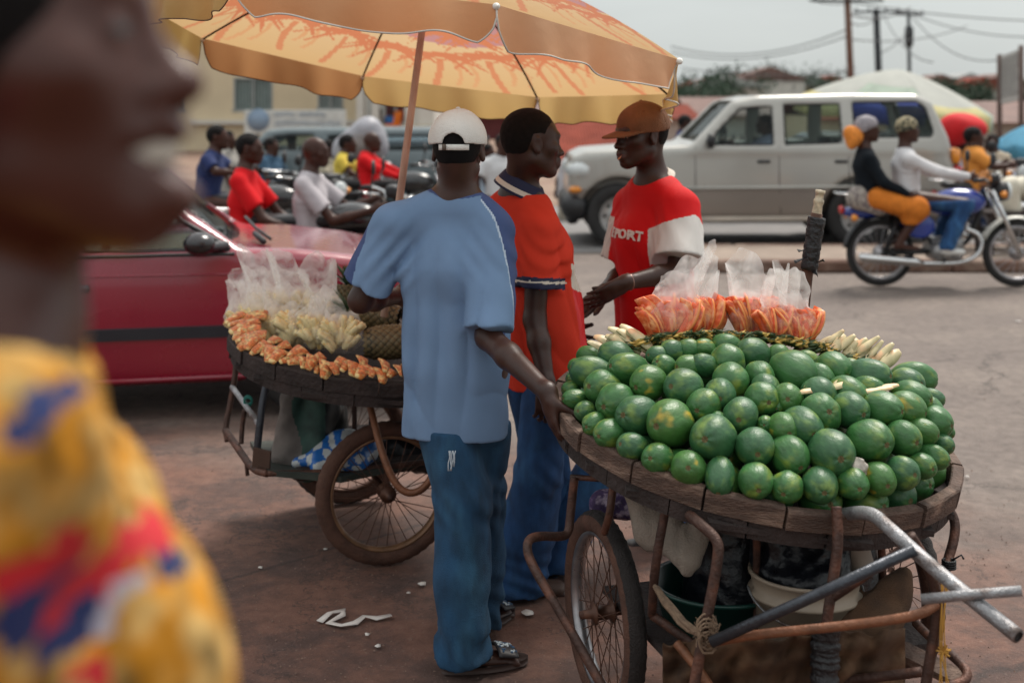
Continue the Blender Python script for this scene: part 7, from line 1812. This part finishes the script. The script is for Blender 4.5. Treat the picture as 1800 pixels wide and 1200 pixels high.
# ---------------------------------------------------------------- signs, poles, wires
sg_ = thing('billboard', 'tall grey lettered signboard on two brown posts at the right edge', 'sign', V3(px_at(1776, 26), 26, 0))
bx0, bx1 = px_at(1757, 26.4), px_at(1794, 25.6)
v = [V3(bx0, 26.4, CAMZ + (HY - 100) / FPX * 26.4), V3(bx1, 25.6, CAMZ + (HY - 86) / FPX * 25.6), V3(bx1, 25.6, CAMZ + (HY - 176) / FPX * 25.6), V3(bx0, 26.4, CAMZ + (HY - 184) / FPX * 26.4)]; nn = nrm(np.cross(v[1] - v[0], v[3] - v[0]))
b = MB(); b.raw(v + [q + nn * .05 for q in v], [(0, 1, 2, 3), (7, 6, 5, 4), (0, 4, 5, 1), (1, 5, 6, 2), (2, 6, 7, 3), (3, 7, 4, 0)]); b.build('board', mat('board_grey', (.38, .39, .38), rough=.6, var=.08), sg_, smooth=False)
tx = MB()
for i in range(9):
    t = .10 + i * .09; a_, b_ = lerp(v[0], v[3], t), lerp(v[1], v[2], t); q = .1
    while q < .85:
        l_ = rng.uniform(.06, .16); p_, r_ = lerp(a_, b_, q), lerp(a_, b_, min(.92, q + l_)); e_ = V3(0, 0, -.035); o_ = -nn * .012; tx.raw([p_ + o_, r_ + o_, r_ + o_ + e_, p_ + o_ + e_], [(0, 1, 2, 3)]); q += l_ + .04
tx.build('board_lettering', mat('ink_grey', (.14, .15, .15), rough=.7), sg_, smooth=False)
for (x_, Y_, yt) in ((1757, 26.4, 96), (1795, 25.6, 80)): MB().tube([V3(px_at(x_, Y_), Y_, 0), V3(px_at(x_, Y_), Y_, CAMZ + (HY - yt) / FPX * Y_)], .055, 8).build('post', mat('post_brown', (.09, .055, .045), rough=.7), sg_)
POLEM = mat('pole_timber', (.15, .085, .060), rough=.85, var=.2); POLED = mat('pole_dark', (.035, .04, .045), rough=.8)
def zat(py, Y): return CAMZ + (HY - py) / FPX * Y
def upole(label, px0, px1, ytop, Y, r, m, arms):
    root = thing('utility_pole', label, 'utility pole', V3(px_at(px1, Y), Y, 0)); H = zat(ytop, Y); x_top = px_at(px0, Y); x_b = px_at(px1, Y)
    MB().tube([V3(x_b, Y, 0), V3(lerp(x_b, x_top, .5), Y, H / 2), V3(x_top, Y, H)], [r * 1.15, r], 10).build('pole_shaft', m, root)
    for (yy, w, tl) in arms:
        z = zat(yy, Y); a_ = MB().box((x_top, Y - r - .06, z), (w, .10, .12), bev=.01).build('crossarm', POLED, root)
        ins = MB()
        for q in (-.45, -.18, .18, .45): MB().lathe([(.05, 0), (.06, .06), (.03, .10), (.05, .14), (0, .18)], (x_top + q * w, Y - r - .06, z + .06), (0, 0, 1), 8).build('insulator', POLED, a_)
    return x_top, H
upole('thick brown timber utility pole rising right behind the silver car', 1487, 1500, -60, 60, .15, POLEM, [(2, 3.4, 0), (-30, 2.8, 0)])
upole('dark utility pole between the timber pole and the thin pole', 1540, 1549, 16, 66, .17, POLED, [(22, 2.4, 0)])
upole('thin dark utility pole with a transformer bulge, rightmost of the three poles', 1597, 1600, 20, 72, .10, POLED, [(26, 1.6, 0)])
MB().lathe([(0, 0), (.20, .05), (.24, .3), (.24, 1.0), (.18, 1.2), (0, 1.25)], V3(px_at(1598, 72), 72, zat(84, 72)), (0, 0, 1), 12).build('transformer', POLED, bpy.data.objects['utility_pole.002'])
WIRE = mat('wire_black', (.03, .035, .04), rough=.6)
wires = [((1180, 82, 70), (1495, 50, 60), .8, .030), ((1180, 92, 70), (1495, 62, 60), .7, .03), ((1200, 120, 72), (1495, 125, 60), .3, .03), ((1495, 4, 60), (2100, 30, 55), .5, .03), ((1420, 0, 60), (1495, 6, 60), .1, .03), ((1495, 26, 60), (1600, 14, 72), .35, .045), ((1495, 40, 60), (1545, 26, 66), .3, .03), ((1600, 24, 72), (1760, 105, 60), .9, .03), ((1600, 24, 72), (1900, 60, 60), .6, .03), ((1550, 20, 66), (1640, 110, 50), .6, .025), ((1545, 95, 66), (1600, 50, 72), .2, .03), ((1495, 70, 60), (1700, 46, 80), .4, .03)]
wlab = ['upper sagging wire running left from the timber pole', 'second sagging wire running left from the timber pole', 'lowest faint wire running left from the timber pole', 'long wire running right from the timber pole\'s top out of the frame', 'short wire running left from the timber pole\'s very top', 'thick cable from the timber pole to the thin pole', 'thin wire from the timber pole to the middle pole', 'wire sloping steeply from the thin pole down to the billboard', 'wire running right from the thin pole above the billboard', 'wire sloping from the middle pole down behind the white parasol', 'low slack wire between the middle and thin poles', 'faint low wire passing behind all three poles']
for i, (a_, b_, sg2, r_) in enumerate(wires):
    A_, B_ = P(*a_[:2], a_[2]), P(*b_[:2], b_[2]); tag(MB().tube([lerp(A_, B_, t) - V3(0, 0, sg2 * 4 * t * (1 - t)) for t in np.linspace(0, 1, 14)], r_, 5).build('overhead_wire', WIRE), wlab[i], 'wire', 'overhead wires')

# ---------------------------------------------------------------- buildings
CREAM = mat('wall_cream', (.60, .50, .34), rough=.85, var=.08, scale=.8); PALE = mat('wall_pale', (.55, .53, .48), rough=.85, var=.1, scale=.8); YELW = mat('wall_ochre', (.55, .38, .14), rough=.85, var=.12, scale=.8)
ROOFR = mat('roof_red_iron', (.19, .045, .030), rough=.9, spec=.1, var=.25, scale=1.5); ROOFB = mat('roof_brown_iron', (.15, .085, .07), rough=.75, var=.3, scale=1.2); ROOFG = mat('roof_grey_iron', (.30, .30, .29), rough=.6, var=.2, scale=1.2)
SHUT = mat('louvre_green_grey', (.13, .20, .19), rough=.4, var=.15); DARKW = mat('window_dark', (.020, .022, .025), rough=.25); FRM = mat('frame_grey', (.32, .34, .33), rough=.6); MAROON = mat('wall_maroon', (.12, .03, .035), rough=.85, var=.2)
def building(name, label, px0, px1, ytop, Y, depth, wall, roof, wins=(), roofh=.8, roof_over=.4, cat='building', flat=False, zb=0.0, wmat=None, shutter_bars=True):
    x0, x1 = px_at(px0, Y), px_at(px1, Y); H = zat(ytop, Y); root = thing(name, label, cat, ((x0 + x1) / 2, Y, 0))
    xs_ = sorted(set([x0, x1] + [px_at(w[0], Y) for w in wins] + [px_at(w[1], Y) for w in wins])); zs_ = sorted(set([0, H] + [zat(w[2], Y) for w in wins] + [zat(w[3], Y) for w in wins]))
    W_ = MB()
    for i in range(len(xs_) - 1):
        for j in range(len(zs_) - 1):
            cx, cz = (xs_[i] + xs_[i + 1]) / 2, (zs_[j] + zs_[j + 1]) / 2
            if any(px_at(w[0], Y) < cx < px_at(w[1], Y) and zat(w[3], Y) < cz < zat(w[2], Y) for w in wins): continue
            W_.box((cx, Y + .12, cz), (xs_[i + 1] - xs_[i], .24, zs_[j + 1] - zs_[j]))
    W_.box((x0 + .12, Y + depth / 2 + .25, H / 2), (.24, depth, H)); W_.box((x1 - .12, Y + depth / 2 + .25, H / 2), (.24, depth, H)); W_.box(((x0 + x1) / 2, Y + depth + .4, H / 2), (x1 - x0, .24, H)); W_.build('wall', wall, root, smooth=False)
    for w in wins:
        a, b_ = px_at(w[0], Y), px_at(w[1], Y); zt_, zb_ = zat(w[2], Y), zat(w[3], Y); m = w[4] if len(w) > 4 else SHUT
        wo = MB().box(((a + b_) / 2, Y + .16, (zt_ + zb_) / 2), (b_ - a, .04, zt_ - zb_)).build('window', m, root, smooth=False)
        fr_ = MB(); t_ = .06
        for (cx, cz, sx, sz) in (((a + b_) / 2, zt_, b_ - a + t_, t_), ((a + b_) / 2, zb_, b_ - a + t_ * 3, t_ * 1.4), (a, (zt_ + zb_) / 2, t_, zt_ - zb_), (b_, (zt_ + zb_) / 2, t_, zt_ - zb_), ((a + b_) / 2, (zt_ + zb_) / 2, t_, zt_ - zb_)): fr_.box((cx, Y + .06, cz), (sx, .16, sz))
        if shutter_bars and m is SHUT:
            for q in range(1, 12): fr_.box((lerp(a, b_, q / 12), Y + .08, (zt_ + zb_) / 2), (.025, .03, zt_ - zb_))
        fr_.build('window_frame', FRM, wo, smooth=False)
    if flat: MB().box(((x0 + x1) / 2, Y + depth / 2, H + .10), (x1 - x0 + .3, depth + .8, .20)).build('roof', roof, root, smooth=False)
    else:
        n = 40; r_ = MB(); r_.grid(lambda u, v: V3(lerp(x0 - roof_over, x1 + roof_over, u), Y - .5 + (depth + 1.2) * v, H - .1 + roofh * (1 - abs(2 * v - 1)) + .008 * math.sin(u * 60 * PI)), 120, 6); solid(r_.build('roof', roof, root, smooth=False), .05)
    return root
B1 = building('cream_building', 'cream two-storey building with a barred green-grey window at the left', 120, 640, -140, 46, 9, CREAM, ROOFG, [(412, 478, 138, 195), (560, 602, 148, 192), (250, 320, 138, 195), (412, 478, 20, 80), (560, 602, 20, 80)], flat=True)
MB().box(((px_at(335, 46) + px_at(640, 46)) / 2, 45.9, zat(215, 46)), (px_at(640, 46) - px_at(120, 46) * 0 - px_at(335, 46), .3, .14)).build('ledge', PALE, B1, smooth=False)
B2 = building('balcony_building', 'pale building with white columns and an open balcony behind the umbrella pole', 642, 762, -60, 44, 8, PALE, ROOFG, [(676, 714, 140, 218, MAROON), (650, 668, 140, 218, SHUT)], flat=True)
for px_ in (636, 662, 720, 752): MB().box((px_at(px_, 43), 42.6, zat(120, 43) / 2 + .5), (.24 if px_ != 752 else .5, .3, zat(40, 43))).build('column', PALE, B2, smooth=False)
MB().box(((px_at(630, 43) + px_at(764, 43)) / 2, 42.4, zat(241, 43)), (px_at(764, 43) - px_at(630, 43), .2, .85)).build('parapet', mat('parapet_cream', (.52, .47, .36), rough=.85), B2, smooth=False)
MB().box(((px_at(630, 43) + px_at(764, 43)) / 2, 43.2, zat(262, 43)), (px_at(764, 43) - px_at(630, 43), 1.8, .2)).build('balcony_floor', PALE, B2, smooth=False)
sh1 = building('dark_shop', 'dark open shopfront under an awning behind the red-hooded rider', 655, 775, 262, 30, 5, mat('shop_dark', (.030, .028, .034), rough=.8), mat('awning_grey', (.15, .16, .20), rough=.7), [(690, 765, 285, 352, DARKW)], flat=True)
for i, (px_, col_, lb) in enumerate(((688, (.04, .12, .30), 'person in blue standing on the balcony'), (668, (.25, .22, .2), 'person in grey standing on the balcony beside the columns'))):
    rider(lb, 42.9, dict(head=(px_, 198), neck=(px_, 205), pelvis=(px_, 231), el=(px_ + 5, 218), wr=(px_ + 8, 228), kn=(px_, 246), an=(px_, 262)), 0, shirt=col_, h=.04, face=(.3, -1, 0), standing=True)
OCL = mat('laundry_orange', (.75, .20, .02), rough=.8, var=.15, transl=.2)
for (a_, w_, h2, dx) in ((678, 14, 34, 0), (694, 13, 40, -6)):
    g = MB(); g.grid(lambda u, v: P(a_ + w_ * u + dx * v, 196 + (22 if a_ < 680 else 0) + h2 * v, 42.2) + V3(0, .06 * math.sin(u * 9 + v * 3), 0), 10, 10); tag(solid(g.build('hanging_cloth', OCL), .02), 'orange cloth hung over the balcony, %s one' % ('left' if a_ < 680 else 'right'), 'cloth')
# shop sign
sb = thing('shop_sign', 'long white shop signboard with blue lettering and a round blue emblem', 'sign', P(520, 214, 39))
x0, x1 = px_at(430, 39), px_at(608, 39); z0, z1 = zat(236, 39), zat(194, 39)
MB().box(((x0 + x1) / 2, 39, (z0 + z1) / 2), (x1 - x0, .12, z1 - z0), bev=.01).build('board', mat('board_white', (.50, .52, .50), rough=.5), sb, smooth=False)
for q in (.12, .88): MB().tube([V3(lerp(x0, x1, q), 39.12, 0), V3(lerp(x0, x1, q), 39.12, z1)], .05, 8).build('post', POLED, sb)
INK = mat('ink_blue', (.20, .28, .38), rough=.6)
for (ya, yb, q0, q1) in ((198, 205, .30, .48), (198, 205, .54, .80), (213, 222, .30, .95)):
    q = q0; tx = MB()
    while q < q1:
        l_ = rng.uniform(.010, .018); xa, xb = lerp(x0, x1, q), lerp(x0, x1, q + l_); za, zb_ = zat(ya, 39), zat(yb, 39)
        tx.box(((xa + xb) / 2, 38.93, (za + zb_) / 2), ((xb - xa) * .35, .01, za - zb_)); tx.box(((xa + xb) / 2 + (xb - xa) * .2, 38.93, za if rng.random() < .5 else zb_), ((xb - xa) * .7, .01, .03)); q += l_ + .006
    tx.build('lettering_row', INK, sb, smooth=False)
MB().lathe([(0, .01), (.34, .01), (.34, 0)], V3(lerp(x0, x1, .14), 38.925, zat(211, 39)), (0, -1, 0), 24, sx=1.0).build('sign_emblem', INK, sb)
# low houses behind the men
building('maroon_house', 'low house with maroon walls seen between the white cap and the bare head', 775, 905, 196, 60, 8, MAROON, ROOFB, [(800, 830, 215, 240, DARKW)], roofh=1.0)
building('white_house', 'long whitewashed house with a brown iron roof, under the umbrella edge', 905, 1075, 194, 75, 8, PALE, ROOFB, [(940 + i * 24, 950 + i * 24, 198, 214, FRM) for i in range(5)], roofh=.5)
building('yellow_house', 'yellow house with a small dark window left of the brown cap', 985, 1085, 229, 48, 7, YELW, ROOFR, [(1020, 1056, 243, 254, DARKW)], roofh=.55)
building('red_roof_shed', 'shed with a big rust-red iron roof beside the silver car\'s bonnet', 955, 1075, 286, 34, 6, YELW, ROOFR, [], roofh=1.05, cat='shed')
building('pink_house', 'pale pink house behind the brown cap', 1082, 1215, 205, 55, 8, mat('wall_pink', (.50, .42, .37), rough=.85, var=.1), ROOFR, [(1100, 1115, 214, 228, DARKW)], roofh=.6)
building('grey_house', 'pale house seen through the windows of the silver car', 1225, 1440, 200, 62, 8, PALE, ROOFB, [(1260, 1275, 215, 235, DARKW), (1330, 1345, 215, 235, DARKW)], roofh=.9)
building('cream_shop', 'cream shop seen through the rear windows of the silver car', 1445, 1650, 205, 52, 8, CREAM, ROOFR, [(1480, 1500, 215, 240, DARKW), (1560, 1590, 215, 240, SHUT)], roofh=.9)
building('market_hall', 'long pale market shed at the right edge', 1655, 1960, 212, 48, 9, mat('wall_beige', (.42, .38, .33), rough=.85, var=.15), ROOFB, [(1700, 1720, 225, 250, DARKW)], roofh=.8)
hr = random.Random(9)
HW = [PALE, CREAM, YELW, MATS['wall_beige'], MATS['wall_pink']]; RF = [ROOFR, ROOFB, ROOFG]
spots = [(792, 165), (826, 158), (862, 168), (985, 188), (1012, 184), (1045, 190), (1150, 190), (1222, 182), (1270, 172), (1300, 165), (1345, 158), (1410, 168), (1455, 170), (1640, 170), (1690, 166), (1712, 176), (1745, 170), (1790, 175), (1240, 176), (970, 182)]
for i, (px_, py_) in enumerate(spots):
    Y = 205 + hr.uniform(-12, 6); w = hr.uniform(9, 16); z = zat(py_ + 6, Y); x = px_at(px_, Y); wm = HW[i % 5]
    r_ = MB().box((x, Y, z), (w, 8, hr.uniform(3, 5))).build('hillside_house', wm, None, smooth=False); tag(r_, 'small distant %s house, %s from the left on the hillside' % (('pale', 'cream', 'ochre', 'beige', 'pinkish')[i % 5], ORD[sorted(range(len(spots)), key=lambda j: spots[j][0]).index(i)]), 'house', 'houses on the far hillside')
    MB().prism([(x - w / 2 - .5, z + 2), (x, z + 4), (x + w / 2 + .5, z + 2)], Y - 4.5, Y + 4.5).build('roof', RF[i % 3], r_, smooth=False)
# trees
LEAF = mat('leaves_dark', (.030, .060, .034), rough=.8, var=.4, scale=3, random_obj=True); TRUNK = mat('trunk_brown', (.10, .07, .05), rough=.9)
def tree(label, px_, ybase, Y, h_, w_, seed):
    r = random.Random(seed); x = px_at(px_, Y); zb = zat(ybase, Y) if ybase else 0; root = thing('tree', label, 'tree', (x, Y, zb), 'trees among the far houses')
    t = MB(); t.tube([V3(x, Y, zb - 1), V3(x + .1, Y, zb + h_ * .35), V3(x - .1, Y, zb + h_ * .7)], [.25, .18, .1], 8)
    for k in range(5): a = k * 1.26; t.tube([V3(x, Y, zb + h_ * (.3 + .07 * k)), V3(x + math.cos(a) * w_ * .35, Y + math.sin(a) * w_ * .35, zb + h_ * (.55 + .07 * k))], [.1, .04], 6)
    t.build('trunk', TRUNK, root); c = MB(); cl = [(r.gauss(0, w_ * .27), r.gauss(0, w_ * .27), h_ * r.uniform(.42, .9), r.uniform(.18, .30) * w_) for _ in range(14)]
    for k in range(1500):
        q = cl[k % 14]; d = nrm([r.gauss(0, 1) for _ in range(3)]) * q[3] * r.uniform(.3, 1.0); p = V3(x + q[0], Y + q[1], zb + q[2]) + d; s = r.uniform(.16, .34) * h_ / 4; u_ = nrm([r.gauss(0, 1) for _ in range(3)]); v_ = nrm(np.cross(u_, [r.gauss(0, 1) for _ in range(3)])); c.raw([p - u_ * s, p + v_ * s * .6, p + u_ * s, p - v_ * s * .6], [(0, 1, 2, 3)])
    c.build('crown', LEAF, root, smooth=False); return root
for i, (px_, yb, Y, h_, w_, lb) in enumerate([(792, 196, 90, 4.5, 7, 'rounded dark tree beyond the maroon house'), (905, 190, 100, 4, 8, 'dark tree behind the bare-headed man'), (1232, 200, 85, 4.2, 7, 'leafy tree left of the silver car\'s windscreen'), (1262, 186, 110, 5, 9, 'bushy tree above the silver car\'s windscreen'), (1320, 172, 150, 5, 10, 'dark tree on the ridge above the silver car\'s roof'), (1430, 172, 150, 4, 12, 'low dark tree left of the timber pole'), (1650, 186, 95, 4, 6, 'tree right of the big white parasol'), (1720, 200, 85, 4.5, 8, 'dark tree left of the billboard'), (1800, 200, 80, 4.5, 7, 'dark tree behind the billboard'), (1185, 196, 95, 3.5, 6, 'small tree right of the brown cap'), (1120, 192, 120, 4, 9, 'tree beyond the pink house'), (1010, 186, 130, 4, 9, 'tree beyond the white house')]): tree(lb, px_, yb + 4, Y * .5 + 125, h_ * .85, w_ * 1.1, i)

# litter on the ground
LIT = mat('litter_white', (.62, .58, .54), rough=.7)
s = MB(); pts = [G(562, 1096), G(580, 1082), G(604, 1076), G(602, 1086), G(578, 1098), G(600, 1104), G(625, 1098), G(640, 1088), G(662, 1090), G(688, 1086)]
V_ = []; 
for i, p in enumerate(pts):
    t = nrm(pts[min(i + 1, 9)] - pts[max(i - 1, 0)]); n_ = np.cross(t, (0, 0, 1)); V_ += [p + n_ * .012 + V3(0, 0, .006 + .006 * (i % 2)), p - n_ * .012 + V3(0, 0, .010)]
s.raw(V_, [(2 * i, 2 * i + 1, 2 * i + 3, 2 * i + 2) for i in range(9)]); tag(solid(s.build('plastic_strip', LIT), .002), 'twisted strip of white plastic lying on the dirt left of the man in blue', 'litter')
for i, (x, y, w_, lb) in enumerate([(742, 1028, .022, 'pale scrap of paper just left of the blue trousers'), (928, 1080, .025, 'star-shaped pale scrap near the wheel of the papaya cart'), (665, 1138, .012, 'small pale scrap below the plastic strip'), (572, 968, .010, 'tiny pale scrap under the rusty wheel'), (645, 1118, .011, 'tiny reddish scrap below the plastic strip'), (872, 1092, .012, 'tiny pale scrap between the two men\'s feet'), (1790, 566, .03, 'white scrap on the road at the right edge'), (1590, 900, .018, 'pale scrap on the road right of the papaya cart'), (718, 1045, .010, 'speck of paper near the blue trousers'), (458, 1000, .012, 'pale scrap right of the woman\'s dress'), (1700, 840, .012, 'pale speck on the road right of the tray')]):
    p = G(x, y); n = 7; s = MB(); ring = [p + V3(math.cos(a) * w_ * rng.uniform(.6, 1.2), math.sin(a) * w_ * rng.uniform(.6, 1.2), .006 + rng.uniform(0, .004)) for a in np.linspace(0, 2 * PI, n + 1)[:-1]]
    s.raw(ring + [p + V3(0, 0, .012)], [(i_, (i_ + 1) % n, n) for i_ in range(n)]); tag(solid(s.build('paper_scrap', LIT), .001), lb, 'litter')
# grit and crumbs of dirt
gm = MB(); gr = random.Random(4)
for i in range(2600):
    Y = gr.uniform(3.3, 9) if i % 3 else gr.uniform(3.3, 5.5); x = gr.uniform(-.42, .42) * Y; sz = gr.uniform(.0015, .0055) * (1.6 if gr.random() < .05 else 1); p = V3(x, Y, .001); a = gr.uniform(0, 3)
    q = [p + V3(math.cos(a + k * 2.1) * sz, math.sin(a + k * 2.1) * sz, 0) for k in range(3)]; gm.raw(q + [p + V3(0, 0, sz * .8)], [(0, 1, 3), (1, 2, 3), (2, 0, 3)])
tag(gm.build('grit', mat('grit_stone', (.20, .13, .10), rough=.9, var=.5, scale=300), origin=(0, 0, 0), smooth=False), 'scattered grit and crumbs on the road surface', 'grit', kind='stuff')
